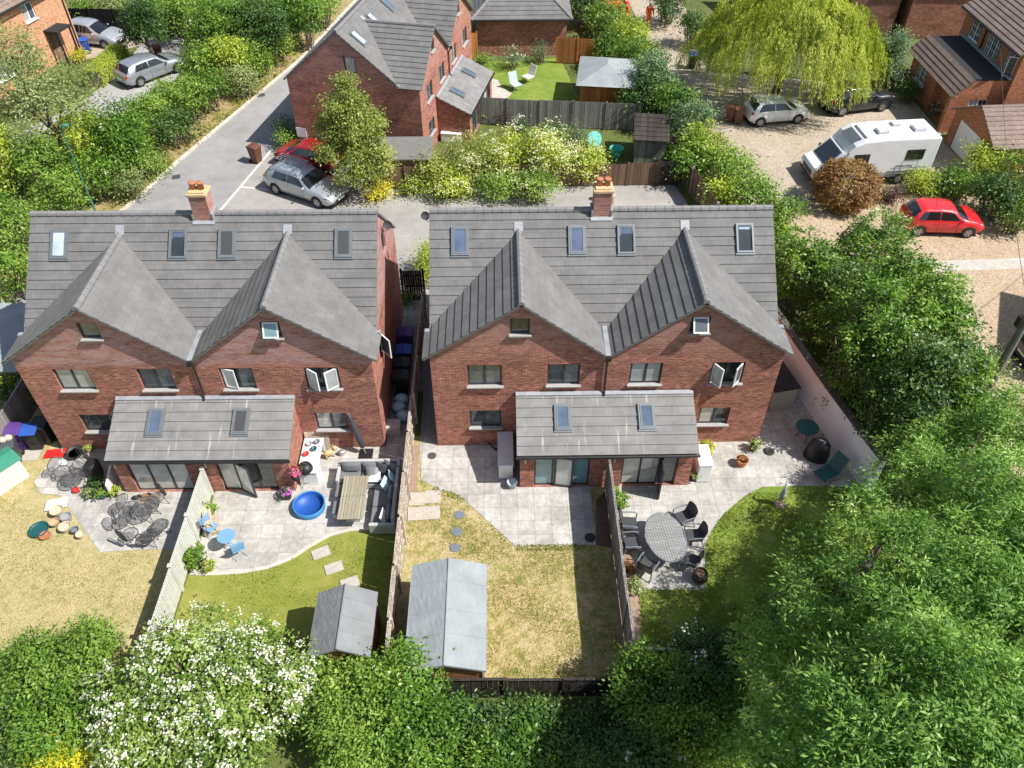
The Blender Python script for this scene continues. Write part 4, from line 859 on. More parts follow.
# plastic storage chest at the left frame edge
t = thing('storage_chest', 'cream plastic storage chest with green lid on the straw lawn at the left edge', 'storage chest', tuple(G(5, 484)), R(-38))
plain('cream_plastic', (.74, .72, .58), .5, var=.05); plain('green_plastic', (.05, .24, .16), .45, var=.1)
mb = MB(); mb.box(-.42, -.75, .02, .42, .75, 1.0)
for k in range(6): mb.box(.42, -.74, .08+k*.155, .432, .74, .08+k*.155+.14); mb.box(-.41, -.762, .08+k*.155, .41, -.75, .08+k*.155+.14)
mb.build('body', 'cream_plastic', t); mb = MB(); mb.extr([(-.48, -.82, 1.0), (.48, -.82, 1.0), (.44, -.82, 1.1), (0, -.82, 1.2), (-.44, -.82, 1.1)], (0, 1.64, 0)); mb.build('lid', 'green_plastic', t)
# ---------------------------------------------------------------- vehicles
def curve_at(tab, x):
    if x <= tab[0][0]: return tab[0][1]
    for (a, va), (b, vb) in zip(tab, tab[1:]):
        if x <= b: t = (x-a)/(b-a); return va+(vb-va)*t
    return tab[-1][1]
STYLES = {
 'hatch': dict(L=3.95, W=.85, wheels=(.66, 3.12), r=.31, top=[(0, .55), (.03, .86), (.10, 1.02), (.42, 1.36), (.8, 1.455), (1.5, 1.47), (2.0, 1.43), (2.3, 1.35), (2.98, 1.0), (3.4, .9), (3.75, .76), (3.9, .6), (3.95, .45)],
   cab=(.10, .46, .5, 2.3, 2.98), belt=.93, pil=(.62, 1.5, 2.42)),
 'estate': dict(L=4.75, W=.91, wheels=(.92, 3.78), r=.33, top=[(0, .5), (.03, .85), (.12, 1.0), (.45, 1.33), (.85, 1.46), (1.7, 1.49), (2.3, 1.47), (2.75, 1.37), (3.45, 1.0), (4.1, .9), (4.5, .78), (4.7, .62), (4.75, .45)],
   cab=(.12, .5, .55, 2.7, 3.45), belt=.95, pil=(.95, 1.85, 2.85)),
 'mpv': dict(L=4.3, W=.88, wheels=(.75, 3.42), r=.32, top=[(0, .5), (.03, .9), (.1, 1.08), (.4, 1.45), (.8, 1.58), (1.7, 1.6), (2.2, 1.55), (2.5, 1.45), (3.35, 1.02), (3.8, .9), (4.1, .76), (4.25, .6), (4.3, .45)],
   cab=(.10, .45, .5, 2.45, 3.35), belt=.97, pil=(.7, 1.7, 2.6)),
 'suv': dict(L=4.6, W=.92, wheels=(.85, 3.65), r=.36, top=[(0, .55), (.03, .95), (.12, 1.1), (.5, 1.5), (.9, 1.64), (1.8, 1.66), (2.3, 1.62), (2.6, 1.52), (3.3, 1.12), (4.0, 1.03), (4.4, .9), (4.55, .7), (4.6, .5)],
   cab=(.12, .5, .6, 2.6, 3.3), belt=1.04, pil=(.8, 1.8, 2.75)),
}
def car(name, label, style, pnt, loc, rz, roofbox=False, group=None):
    S = STYLES[style]; L, W, top = S['L'], S['W'], S['top']; r0, rb, rr, wb, wf = S['cab']; belt = S['belt']
    t = thing(name, label, 'car', loc, rz, group)
    def ring(x):
        zt = curve_at(top, x); e = min(x, L-x); wk = W*(1-.22*max(0, 1-e/.45)**2); zl = .2+.16*max(0, 1-e/.35)
        cabin = max(0.0, min(1.0, (zt-belt)/(.40)))
        zb = min(zt-.03, belt+.02*math.sin(x)); zm = lerp(zl, zb, .55)
        wt = lerp(wk*.86, wk*.70, cabin)
        return [(0, zl), (wk*.85, zl), (wk*.97, zl+.12), (wk, zm), (wk*.965, zb), (lerp(wk*.9, wt+.035, cabin), lerp(zb+.01, zt-.075, cabin)), (wt*.93, zt-.012*cabin-.005), (wt*.45, zt+.012), (0, zt+.018)]
    xs = sorted(set([0, .02, .06, .12, .2]+[L*i/34 for i in range(35)]+[L-.02, L-.06, L-.12]+[r0, rb, rr, wb, wf]+[p[0] for p in top]))
    rings = [ring(x) for x in xs]; n = len(rings[0]); vs = []; idx = {}
    for i, (x, rg) in enumerate(zip(xs, rings)):
        for j, (y, z) in enumerate(rg): idx[i, j, 1] = len(vs); vs.append((x-L/2, y, z))
        for j, (y, z) in enumerate(rg):
            if j in (0, n-1): idx[i, j, -1] = idx[i, j, 1]
            else: idx[i, j, -1] = len(vs); vs.append((x-L/2, -y, z))
    fs = []
    for i in range(len(xs)-1):
        for j in range(n-1):
            fs.append((idx[i, j, 1], idx[i+1, j, 1], idx[i+1, j+1, 1], idx[i, j+1, 1])[::-1]); fs.append((idx[i, j, -1], idx[i+1, j, -1], idx[i+1, j+1, -1], idx[i, j+1, -1]))
    for i, rev in ((0, 1), (len(xs)-1, 0)):
        loop = [idx[i, j, 1] for j in range(n)]+[idx[i, j, -1] for j in range(n-2, 0, -1)]; fs.append(tuple(loop[::-1] if rev else loop))
    mb = MB(); mb.add(vs, fs); body = mb.build('body', pnt, t, smooth=True)
    bm = bmesh.new(); bm.from_mesh(body.data); bmesh.ops.remove_doubles(bm, verts=bm.verts, dist=1e-5); bmesh.ops.recalc_face_normals(bm, faces=bm.faces); bm.to_mesh(body.data); bm.free()
    P = lambda x, j, s: (lambda q: Vector((x-L/2, s*q[0], q[1])))(ring(x)[int(j)].__class__((lerp(ring(x)[int(j)][0], ring(x)[min(int(j)+1, n-1)][0], j-int(j)), lerp(ring(x)[int(j)][1], ring(x)[min(int(j)+1, n-1)][1], j-int(j)))))
    def patch(nm, x0, x1, j0, j1, s, off=.009, nx=6, nj=4, slant0=0, slant1=0):
        g = MB(); pts = []
        for a in range(nx+1):
            for b in range(nj+1):
                u, v = a/nx, b/nj; x = lerp(x0+slant0*v, x1+slant1*v, u); p = P(x, lerp(j0, j1, v), s); pts.append(p)
        c = Vector((0, 0, .6)); out = []
        for p in pts:
            d = Vector((0, p.y, p.z-.55)); d = d.normalized() if d.length > 0 else Vector((0, 0, 1)); out.append(p+d*off+Vector((.004*(1 if x0 > L/2 else -1), 0, 0)))
        f = [(a*(nj+1)+b, (a+1)*(nj+1)+b, (a+1)*(nj+1)+b+1, a*(nj+1)+b+1) for a in range(nx) for b in range(nj)]
        g.add(out, f if s > 0 else [q[::-1] for q in f]); return g
    for s in (1, -1):
        pl = S['pil']; g = patch('', pl[0]-.18, pl[1]-.02, 4.06, 4.92, s, slant0=.22); h = patch('', pl[1]+.02, pl[2]+.24, 4.06, 4.92, s, slant1=-.5)
        g.add(h.v, h.f); g.build('side_window', 'car_glass', t, smooth=True)
    def across(nm, x0, x1, tall):
        g = MB(); pts = []; nx = 6; cols = [(5.1, 1), (6, 1), (7, 1), (8, 1), (7, -1), (6, -1), (5.1, -1)]
        for a in range(nx+1):
            for j, s in cols: p = P(lerp(x0, x1, a/nx), j, s); pts.append(p+Vector((.006 if x0 > L/2 else -.006, 0, .010)))
        k = len(cols); g.add(pts, [(a*k+b, a*k+b+1, (a+1)*k+b+1, (a+1)*k+b)[::-1] for a in range(nx) for b in range(k-1)]); g.build(nm, 'car_glass', t, smooth=True)
    across('windscreen', wb+.05, wf-.06, 0); across('rear_window', r0+.06, rb+.05, 0)
    for xw in S['wheels']:
        for s in (1, -1):
            r = S['r']; M = Matrix.Translation((xw-L/2, s*(W-.075), r)) @ Matrix.Rotation(R(-90*s), 4, 'X')
            w = MB(); w.lathe([(r*.55, -.1), (r, -.1), (r, .075), (r*.9, .095), (r*.62, .09), (r*.6, .06), (.02, .06)], 24, T=M); wo = w.build('wheel', 'rubber', t, smooth=True)
            q = MB(); q.T = M; q.lathe([(.05, .062), (.05, .088)], 10)
            for k in range(5):
                a = k*2*math.pi/5; q.add([(.03*math.cos(a+1.2), .03*math.sin(a+1.2), .085), (r*.6*math.cos(a+.2), r*.6*math.sin(a+.2), .085), (r*.6*math.cos(a-.2), r*.6*math.sin(a-.2), .085), (.03*math.cos(a-1.2), .03*math.sin(a-1.2), .085)], [(3, 2, 1, 0)])
            q.lathe([(r*.56, .07), (r*.56, .09), (r*.63, .09), (r*.63, .07)], 20); q.build('rim', 'alloy', wo)
            ar = MB(); pts = [(xw-L/2+(r+.055)*math.cos(a), s*(W+.001), r+(r+.055)*math.sin(a)) for a in [math.pi*(k/14) for k in range(15)]]
            inn = [(xw-L/2+(r*.5)*math.cos(a), s*(W+.001), r+(r*.5)*math.sin(a)) for a in [math.pi*(k/14) for k in range(15)]]
            ar.add(pts+inn, [(k, k+1, 16+k, 15+k) for k in range(14)]); ar.build('wheel_arch', 'black_plastic', t)
    for s in (1, -1):
        ds = MB()
        for xq in (S['pil'][0]+.12, S['pil'][1], S['pil'][2]+.05): q_ = patch('', xq, xq+.016, 1.6, 4.08, s, off=.004, nx=1, nj=6); ds.add(q_.v, q_.f)
        ds.build('door_seam', 'rubber', t); dh = MB()
        for xq in (S['pil'][1]-.24, S['pil'][2]-.72+.0): dh.boxc((xq-L/2+.1, s*(W*.985), belt-.12), (.2, .03, .03))
        dh.build('door_handle', pnt, t)
        hl = patch('', L-.42, L-.10, 4.0, 5.0, s, off=.012, nx=4, nj=2); hl.build('headlight', 'lamp_clear', t, smooth=True)
        tl = patch('', .035, .16, 3.5, 4.5, s, off=.012, nx=3, nj=2); tl.build('tail_light', 'lamp_red', t, smooth=True)
        m = MB(); px = S['pil'][2]+.2; m.ball((px-L/2, s*(W+.08), belt+.06), (.07, .10, .065), 8, 5); m.build('wing_mirror', pnt, t, smooth=True)
    g = MB(); g.box(L/2-.03, -.42, .36, L/2+.012, .42, .52); g.build('grille', 'black_plastic', t); g = MB(); g.box(L/2+.013, -.26, .40, L/2+.018, .26, .5); g.box(-L/2-.012, -.26, .55, -L/2-.004, .26, .66); g.build('number_plate', 'white_upvc', t)
    b = MB(); b.box(-L/2+.05, -W*.8, .15, L/2-.1, W*.8, .22); b.build('underside', 'rubber', t)
    if roofbox:
        zt = curve_at(top, 1.4)
        b = MB(); [b.tube([(x-L/2, -.66, zt+.10), (x-L/2, .66, zt+.10)], .018, 6) for x in (1.15, 2.05)]; [b.tube([(.6-L/2, s*.62, zt+.02), (.75-L/2, s*.62, zt+.06), (2.3-L/2, s*.62, zt+.06), (2.5-L/2, s*.62, zt-.03)], .02, 6) for s in (1, -1)]; b.build('roof_bars', 'alloy', t)
        b = MB(); [b.tube([(.45-L/2, y, zt+.14), (2.35-L/2, y, zt+.14)], .02, 6) for y in (.05, .27)]; [b.tube([(.5+k*.23-L/2, .05, zt+.14), (.5+k*.23-L/2, .27, zt+.14)], .014, 6) for k in range(9)]
        [b.tube([(.45-L/2, y, zt+.2), (2.35-L/2, y, zt+.2)], .02, 6) for y in (.35, .55)]; [b.tube([(.5+k*.23-L/2, .35, zt+.2), (.5+k*.23-L/2, .55, zt+.2)], .014, 6) for k in range(9)]
        return t, b
    return t
car('parked_car', 'bright red hatchback parked on the tan gravel', 'hatch', 'paint_red', (25.2, 14.55, 0), R(-4))
car('parked_car', 'small white hatchback half under the willow', 'hatch', 'paint_white', (19.75, 26.85, 0), R(9))
car('parked_car', 'black car beside the willow, nose towards the brown brick house', 'suv', 'paint_black', (25.3, 28.35, 0), R(13))
car('parked_car', 'silver estate car on the side lane at the upper left', 'estate', 'paint_grey', (-21.1, 34.0, 0), R(50))
car('parked_car', 'pale silver people carrier on the drive of the orange brick house', 'mpv', 'paint_silver', (-27.0, 39.85, 0), R(-14))
car('parked_car', 'dark red hatchback half hidden behind the birch tree', 'hatch', 'paint_dark_red', (-8.45, 21.75, 0), R(155))
tc, lad = car('parked_car', 'silver blue estate car with roof bars in the parking court', 'estate', 'paint_silver', (-8.05, 18.55, 0), R(-30), roofbox=True)
lo = lad.build('ladder', 'galvanised', None); lo.location = tc.location; lo.rotation_euler = tc.rotation_euler; tag(lo, 'aluminium ladders strapped to the bars of the silver blue estate', 'ladder')
car('parked_car', 'dark car poking in at the right edge of the gravel', 'suv', 'paint_black', (26.75, 4.35, 0), R(2))
# motorhome: front towards -x
t = thing('motorhome', 'white motorhome with low profile cab on the buff drive', 'motorhome', (22.95, 19.95, 0), R(184.5))
prof = [(-3.3, .5), (3.0-1.0, .5), (2.0, .75), (2.0, 1.25), (1.75, 2.05), (1.45, 2.42), (.95, 2.66), (-.2, 2.74), (-3.2, 2.74), (-3.3, 2.66)]
mb = MB(); mb.extr([(x, -1.12, z) for x, z in prof], (0, 2.24, 0)); mb.build('body', 'paint_cream', t, bevel=.10, seg=4)
cab = [(1.9, .32), (3.1, .32), (3.28, .45), (3.3, .8), (3.2, .98), (2.75, 1.16), (1.95, 1.98), (1.9, 1.98)]
mb = MB(); mb.extr([(x, -.98, z) for x, z in cab], (0, 1.96, 0)); mb.build('cab', 'paint_white', t, bevel=.14, seg=4)
mb = MB(); d = Vector((1.95-2.75, 0, 1.98-1.16)); nrm = Vector((.82, 0, .80)).normalized()
pts = [Vector((2.72, -.86, 1.2)), Vector((2.72, .86, 1.2)), Vector((2.0, .80, 1.94)), Vector((2.0, -.80, 1.94))]; mb.extr([p+nrm*.006 for p in pts], nrm*.012); mb.build('windscreen', 'car_glass', t)
mb = MB(); [mb.extr([(2.0, s*.984, 1.2), (2.6, s*.984, 1.2), (2.05, s*.984, 1.78), (2.0, s*.984, 1.78)], (0, s*.012, 0)) for s in (1, -1)]; mb.build('cab_window', 'car_glass', t)
for x0, x1, z0, z1 in ((.5, 1.35, 1.35, 1.95), (-2.55, -1.55, 1.5, 2.1)):
    for s in (1, -1):
        mb = MB(); mb.box(x0, min(s*1.122, s*1.15), z0, x1, max(s*1.122, s*1.15), z1); w = mb.build('window', 'anthracite', t, bevel=.02); mb = MB(); mb.box(x0+.06, min(s*1.151, s*1.158), z0+.06, x1-.06, max(s*1.151, s*1.158), z1-.06); mb.build('pane', 'car_glass', w)
mb = MB(); mb.extr([(.75, -.75, 2.70), (1.55, -.70, 2.40), (1.55, .70, 2.40), (.75, .75, 2.70)], (.02, 0, .02)); mb.build('roof_window', 'pane_mid', t)
for x, y, w in ((-.25, .2, .32), (-2.35, .1, .35), (-1.3, -.5, .24)):
    mb = MB(); mb.box(x-w, y-w*.9, 2.745, x+w, y+w*.9, 2.84); h = mb.build('roof_hatch', 'galvanised', t, bevel=.03); mb = MB(); mb.box(x-w*.7, y-w*.6, 2.842, x+w*.7, y+w*.6, 2.86); mb.build('hatch_cover', 'paint_cream', h, bevel=.01)
mb = MB(); mb.box(3.27, -.6, .55, 3.32, .6, .8); mb.box(3.25, -.85, .34, 3.33, .85, .46); mb.build('grille', 'black_plastic', t); mb = MB(); [mb.ball((3.17, s*.78, .82), (.13, .14, .12), 8, 5) for s in (1, -1)]; mb.build('headlight', 'lamp_clear', t, smooth=True)
mb = MB(); [mb.box(-3.25, s*1.124-.004, .52, 1.95, s*1.124+.004, .78) for s in (1, -1)]; mb.build('skirt', 'paint_silver', t)
for xw in (2.55, -1.55):
    for s in (1, -1):
        M = Matrix.Translation((xw, s*(.93 if xw > 0 else 1.06), .33)) @ Matrix.Rotation(R(-90*s), 4, 'X'); w = MB(); w.lathe([(.18, -.1), (.33, -.1), (.33, .075), (.3, .09), (.2, .08), (.02, .08)], 20, T=M); wo = w.build('wheel', 'rubber', t, smooth=True)
        q = MB(); q.T = M; q.lathe([(.03, .1), (.12, .1), (.19, .084)][::-1], 14); q.build('rim', 'alloy', wo)
mb = MB()   # bicycle rack and rails on the near side
[mb.tube([(-2.9, 1.20, z), (-.9, 1.20, z)], .018, 6) for z in (.85, 1.05)]; mb.tube([(-2.3, 1.22, .8), (-2.3, 1.22, 1.45), (-1.4, 1.22, 1.45), (-1.4, 1.22, .8)], .018, 6); [mb.tube([(x, 1.12, z), (x, 1.2, z)], .015, 6) for x in (-2.8, -1.0) for z in (.85, 1.05)]; mb.build('side_rail', 'steel_wire', t)
mb = MB(); [mb.ball((2.3, s*1.2, 1.35), (.06, .13, .16), 8, 5) for s in (1, -1)]; mb.build('wing_mirror', 'black_plastic', t, smooth=True)
# ---------------------------------------------------------------- things in the gardens and on the drives
def colour(name, col, rough=.5, metal=0.0): return plain(name, col, rough, metal, var=.1).name
for nm, c in dict(blue_plastic=(.03, .09, .38), purple_plastic=(.10, .045, .22), brown_plastic=(.14, .055, .035), grey_plastic=(.07, .073, .08), pool_blue=(.015, .085, .36), pool_rim=(.04, .22, .48), bistro_blue=(.16, .33, .52), rattan_grey=(.44, .44, .42), cushion_grey=(.17, .17, .175), cushion_dark=(.05, .055, .065), cushion_blue=(.42, .60, .68), cushion_white=(.75, .74, .72), yellow_plastic=(.62, .70, .04), red_plastic=(.55, .02, .02), teal_plastic=(.012, .085, .085), mint_plastic=(.08, .42, .34), white_plastic=(.78, .78, .76), tarp_blue=(.03, .10, .30), hivis_orange=(.85, .10, .02), hivis_red=(.75, .06, .03), machine_orange=(.60, .07, .02), lamp_green=(.05, .19, .14), black_cover=(.012, .012, .013), charcoal_weave=(.055, .058, .062), gravel_grey=(.3, .3, .3), coir=(.30, .17, .07), slate=(.16, .18, .21), pvc_grey=(.35, .37, .38), bronze=(.40, .42, .38), beige_cloth=(.55, .45, .36), bucket_grey=(.38, .42, .46), ceramic_cream=(.55, .47, .33)).items(): colour(nm, c)

# wheelie bins
def wheelie(label, body, lid, loc, rz, group='wheelie bins'):
    t = thing('wheelie_bin', label, 'wheelie bin', loc, rz, group)
    mb = MB(); a, b = [(-.20, -.24), (.20, -.24), (.20, .22), (-.20, .22)], [(-.27, -.33), (.27, -.33), (.27, .30), (-.27, .30)]
    mb.add([(x, y, .05) for x, y in a]+[(x, y, .95) for x, y in b], [(3, 2, 1, 0), (0, 1, 5, 4), (1, 2, 6, 5), (2, 3, 7, 6), (3, 0, 4, 7)]); mb.box(-.285, -.345, .93, .285, .31, .975); mb.box(-.16, -.30, .40, .16, -.255, .42); mb.build('body', body, t, bevel=.015)
    mb = MB(); mb.extr([(-.29, -.37, .98), (-.29, .33, .98), (-.29, .30, 1.04), (-.29, -.05, 1.075), (-.29, -.34, 1.02)], (.58, 0, 0)); mb.build('lid', lid, t, bevel=.012)
    mb = MB(); mb.tube([(-.22, .36, .97), (.22, .36, .97)], .017, 8); mb.build('handle', body, t)
    for s in (-1, 1):
        mb = MB(); mb.lathe([(.02, -.025), (.1, -.025), (.1, .025), (.02, .025)], 14, T=Matrix.Translation((s*.25, .25, .1)) @ Matrix.Rotation(R(90), 4, 'Y')); mb.build('wheel', 'rubber', t)
    return t
def at(px, py, z=0): g = G(px, py, z); return (g.x, g.y, 0)
wheelie('purple wheelie bin beside the house end at the far left', 'purple_plastic', 'purple_plastic', at(24, 446), R(8)); wheelie('blue-lidded black wheelie bin against the far left house end', 'black_plastic', 'blue_plastic', at(40, 446), R(5))
wheelie('grey wheelie bin with bags on top by the storage chest', 'grey_plastic', 'grey_plastic', at(17, 460), R(20)); wheelie('black wheelie bin wedged behind the blue-lidded one', 'black_plastic', 'black_plastic', at(50, 440), R(0))
wheelie('brown wheelie bin standing on the court edging line', 'brown_plastic', 'brown_plastic', at(257, 162), R(60)); wheelie('brown wheelie bin left of the pair by the willow', 'brown_plastic', 'brown_plastic', at(729, 121), R(-20)); wheelie('brown wheelie bin right of the pair by the white hatchback', 'brown_plastic', 'brown_plastic', at(737, 123), R(-10))
wheelie('brown wheelie bin by the round dark tree on the side lane', 'brown_plastic', 'brown_plastic', at(160, 60), R(30)); wheelie('blue-lidded black bin in the willow shade on the drive', 'black_plastic', 'blue_plastic', at(691, 68), R(0))
wheelie('blue-lidded bin at the corner of the orange brick house', 'blue_plastic', 'blue_plastic', at(88, 53), R(20))
wheelie('purple wheelie bin in the passage between the pairs', 'purple_plastic', 'purple_plastic', (-1.62, 5.6, 0), R(90)); wheelie('blue wheelie bin in the passage between the pairs', 'black_plastic', 'blue_plastic', (-1.62, 4.5, 0), R(90)); wheelie('black wheelie bin in the passage, middle of the row', 'black_plastic', 'black_plastic', (-1.62, 3.7, 0), R(90)); wheelie('black wheelie bin in the passage nearest the patio', 'black_plastic', 'black_plastic', (-1.60, 2.95, 0), R(90))
def single(mb, name, label, cat, mat, loc, rz=0, group=None, smooth=False, bevel=0): o = mb.build(name, mat, None, smooth=smooth, bevel=bevel, loc=loc, rz=rz); return tag(o, label, cat, group)
mb = MB(); [mb.ball((x, y, 1.15), (.16, .14, .12), 8, 5) for x, y in ((-.05, 0), (.12, .1))]; single(mb, 'rubbish_bag', 'pinkish bag lying on the grey wheelie bin lid', 'bag', 'beige_cloth', at(17, 460))
mb = MB(); [mb.ball((x, y, .22), (.30, .26, .24), 9, 6) for x, y in ((0, 0), (.2, -.5), (.05, .45))]; single(mb, 'plastic_sacks', 'pale blue plastic sacks on the passage floor behind the rattan sofa', 'sacks', 'cushion_blue', (-1.65, 1.9, 0), smooth=True)
mb = MB(); mb.box(-.28, -.25, 0, .28, .25, .5); t = single(mb, 'storage_box', 'pale grey box in the passage mouth at the house corner', 'box', 'rattan_grey', (-1.75, .75, 0), bevel=.02)

# ---- pool garden
t = thing('paddling_pool', 'round blue paddling pool on the pool garden patio', 'paddling pool', at(310, 508)); 
mb = MB(); mb.lathe([(0.01, .03), (.49, .03), (.515, .06), (.53, .27), (.555, .285), (.58, .27), (.565, .06), (.545, .014)], 30); mb.build('wall', 'pool_rim', t, smooth=True); mb = MB(); mb.lathe([(.01, .05), (.508, .05), (.522, .25), (.528, .262)], 30, caps=False); mb.build('liner', 'pool_blue', t, smooth=True)
def cushion(mb, c, d, rot=(0, 0, 0)):
    M = Matrix.Translation(c) @ Euler(rot).to_matrix().to_4x4(); n = 6; vs = []; fs = []
    for s in (1, -1):
        o = len(vs)
        for i in range(n+1):
            for j in range(n+1):
                u, v = i/n*2-1, j/n*2-1; k = max(0, (1-u**4)*(1-v**4))**.5; vs.append((u*d[0]/2, v*d[1]/2, s*d[2]/2*k))
        q = [(o+i*(n+1)+j, o+(i+1)*(n+1)+j, o+(i+1)*(n+1)+j+1, o+i*(n+1)+j+1) for i in range(n) for j in range(n)]; fs += q if s > 0 else [f[::-1] for f in q]
    mb.add(vs, fs, 0, M)
so = at(388, 512); t = thing('corner_sofa', 'pale rattan corner sofa with grey cushions on the pool garden patio', 'sofa', (-1.72, -2.75, 0)); 
mb = MB(); mb.box(-.45, -1.25, .05, .32, 1.35, .28); mb.box(.32, -1.25, .05, .45, 1.35, .78); mb.box(-1.75, .66, .05, .45, 1.35, .28); mb.box(-1.75, 1.35, .05, .45, 1.48, .78); mb.box(-1.87, .62, .05, -1.75, 1.48, .58); mb.box(-.45, -1.38, .05, .45, -1.25, .58); mb.build('frame', 'rattan_grey', t, bevel=.025)
mb = MB(); [mb.boxc((-.06, y, .35), (.76, .78, .14)) for y in (-.84, -.04)]; [mb.boxc((x, 1.0, .35), (.72, .66, .14)) for x in (-1.38, -.62, .0)]; mb.build('seat_cushion', 'cushion_grey', t, bevel=.04, seg=3)
for c, d, r in (((.22, -.85, .60), (.72, .42, .2), (R(90), 0, R(90))), ((.22, -.05, .60), (.72, .42, .2), (R(90), 0, R(90))), ((-1.35, 1.24, .60), (.7, .42, .2), (R(78), 0, 0)), ((-.6, 1.24, .60), (.7, .42, .2), (R(78), 0, 0)), ((.12, 1.2, .62), (.7, .42, .2), (R(78), 0, R(-30)))):
    mb = MB(); cushion(mb, c, d, r); mb.build('back_cushion', 'cushion_grey', t, smooth=True)
for c, mt, r, lab in (((-.02, .42, .60), 'cushion_blue', (R(65), 0, R(75)), 'pale blue cushion nearest the sofa corner'), ((.2, .7, .64), 'cushion_blue', (R(70), 0, R(110)), 'pale blue cushion against the sofa back'), ((.05, -1.0, .58), 'cushion_white', (R(70), 0, R(80)), 'white cushion at the near end of the sofa'), ((-.5, .86, .50), 'cushion_white', (R(12), 0, 0), 'white cushion lying flat by the slatted table'), ((-.25, 1.12, .62), 'cushion_dark', (R(70), 0, R(-20)), 'dark cushion in the sofa corner'), ((-.55, .98, .58), 'cushion_grey', (R(35), 0, R(5)), 'grey cushion lying over the white one')):
    mb = MB(); cushion(mb, (0, 0, 0), (.46, .46, .16), r); single(mb, 'scatter_cushion', lab+' on the rattan sofa', 'cushion', mt, (-1.72+c[0], -2.75+c[1], c[2]), group='scatter cushions', smooth=True)
t = thing('slatted_table', 'olive slatted outdoor table in front of the rattan sofa', 'table', (-2.82, -2.9, 0)); mb = MB()
for k in range(9): mb.box(-.44+k*.098, -1.0, .62, -.44+k*.098+.092, .92, .655)
mb.build('tabletop', 'wood_olive', t); mb = MB(); mb.box(-.40, -.9, .55, .40, .82, .615); mb.box(-.25, -.7, .02, .25, -.5, .55); mb.box(-.25, .4, .02, .25, .6, .55); mb.box(-.38, -.75, .01, .38, -.45, .05); mb.box(-.38, .35, .01, .38, .65, .05); mb.build('base', 'rattan_grey', t)
for y, lab in ((-3.2, 'grey stool under the slatted table, nearest the pool'), (-2.45, 'grey stool under the slatted table, nearest the barbecue')):
    t = thing('stool', lab, 'stool', (-3.32, y, 0), group='stools at the slatted table'); mb = MB(); mb.box(-.22, -.27, .02, .22, .27, .33); mb.build('base', 'rattan_grey', t, bevel=.02); mb = MB(); mb.boxc((0, 0, .38), (.46, .56, .1)); mb.build('seat', 'cushion_grey', t, bevel=.03)
def kettle_bbq(label, loc, cover=False):
    t = thing('barbecue', label, 'barbecue', loc); mb = MB(); mb.lathe([(.05, .55), (.2, .60), (.28, .74), (.285, .78), (.28, .80), (.24, .92), (.13, 1.0), (.02, 1.02)], 20); mb.build('bowl', 'black_plastic', t, smooth=True)
    mb = MB(); mb.tube([(-.05, 0, 1.01), (-.05, 0, 1.06), (.05, 0, 1.06), (.05, 0, 1.01)], .012, 6); mb.build('handle', 'wood_brown', t)
    for a in (0, 2.1, 4.2): mb = MB(); mb.tube([(.1*math.cos(a), .1*math.sin(a), .6), (.36*math.cos(a), .36*math.sin(a), .02)], .014, 6); mb.build('leg', 'galvanised', t)
    mb = MB(); mb.lathe([(.01, .2), (.2, .2), (.21, .22), (.01, .21)], 16); mb.build('ash_tray', 'galvanised', t)
kettle_bbq('black kettle barbecue on thin legs beside the white side table', at(309, 482))
t = thing('side_table', 'white outdoor side table with pots against the orange side wall', 'table', (-4.62, -1.05, 0)); mb = MB(); mb.box(-.36, -.85, .7, .36, .85, .75); mb.build('tabletop', 'white_plastic', t, bevel=.01); mb = MB(); mb.box(-.33, -.82, .02, .33, -.2, .69); mb.build('cabinet', 'white_plastic', t)
for sx in (-.3, .3): mb = MB(); mb.box(sx-.03, .76, .0, sx+.03, .82, .69); mb.build('leg', 'white_plastic', t)
for (dx, dy), mt, lab in (((-.12, .5), 'galvanised', 'metal pot at the wall end of the white side table'), ((.1, .25), 'teal_plastic', 'dark bowl near the middle of the white side table'), ((-.15, .0), 'red_plastic', 'red pot on the white side table'), ((.16, .6), 'slate', 'grey dish at the back of the white side table')):
    mb = MB(); mb.lathe([(.07, 0), (.11, .10), (.12, .11), (.10, .10), (.06, .03), (.01, .02)], 12); single(mb, 'garden_pot', lab, 'pot', mt, (-4.62+dx, -1.05+dy, .751), group='pots on the side table', smooth=True)
t = thing('parasol', 'furled dark parasol leaning on the wall behind the rattan sofa', 'parasol', (-2.72, -.42, 0)); M = Matrix.Rotation(R(-12), 4, 'X') @ Matrix.Rotation(R(-14), 4, 'Y'); mb = MB(); mb.T = M; mb.lathe([(.03, .35), (.11, .42), (.13, .8), (.10, 1.3), (.06, 1.75), (.02, 1.95)], 10); mb.build('canopy', 'cushion_dark', t, smooth=True); mb = MB(); mb.T = M; mb.tube([(0, 0, .05), (0, 0, 2.0)], .022, 8); mb.build('pole', 'galvanised', t)
mb = MB(); mb.box(-.25, -.25, .01, .25, .25, .08); mb.build('base', 'black_plastic', t)
mb = MB(); mb.box(-.45, -.02, 0, .45, .02, .9); mb.T = None; o = single(mb, 'trellis_screen', 'slatted wooden screen leaning at the corner of the garden room', 'screen', 'wood_pale', (-4.55, -.16, .02), R(8)); o.rotation_euler = (R(-10), 0, R(5))
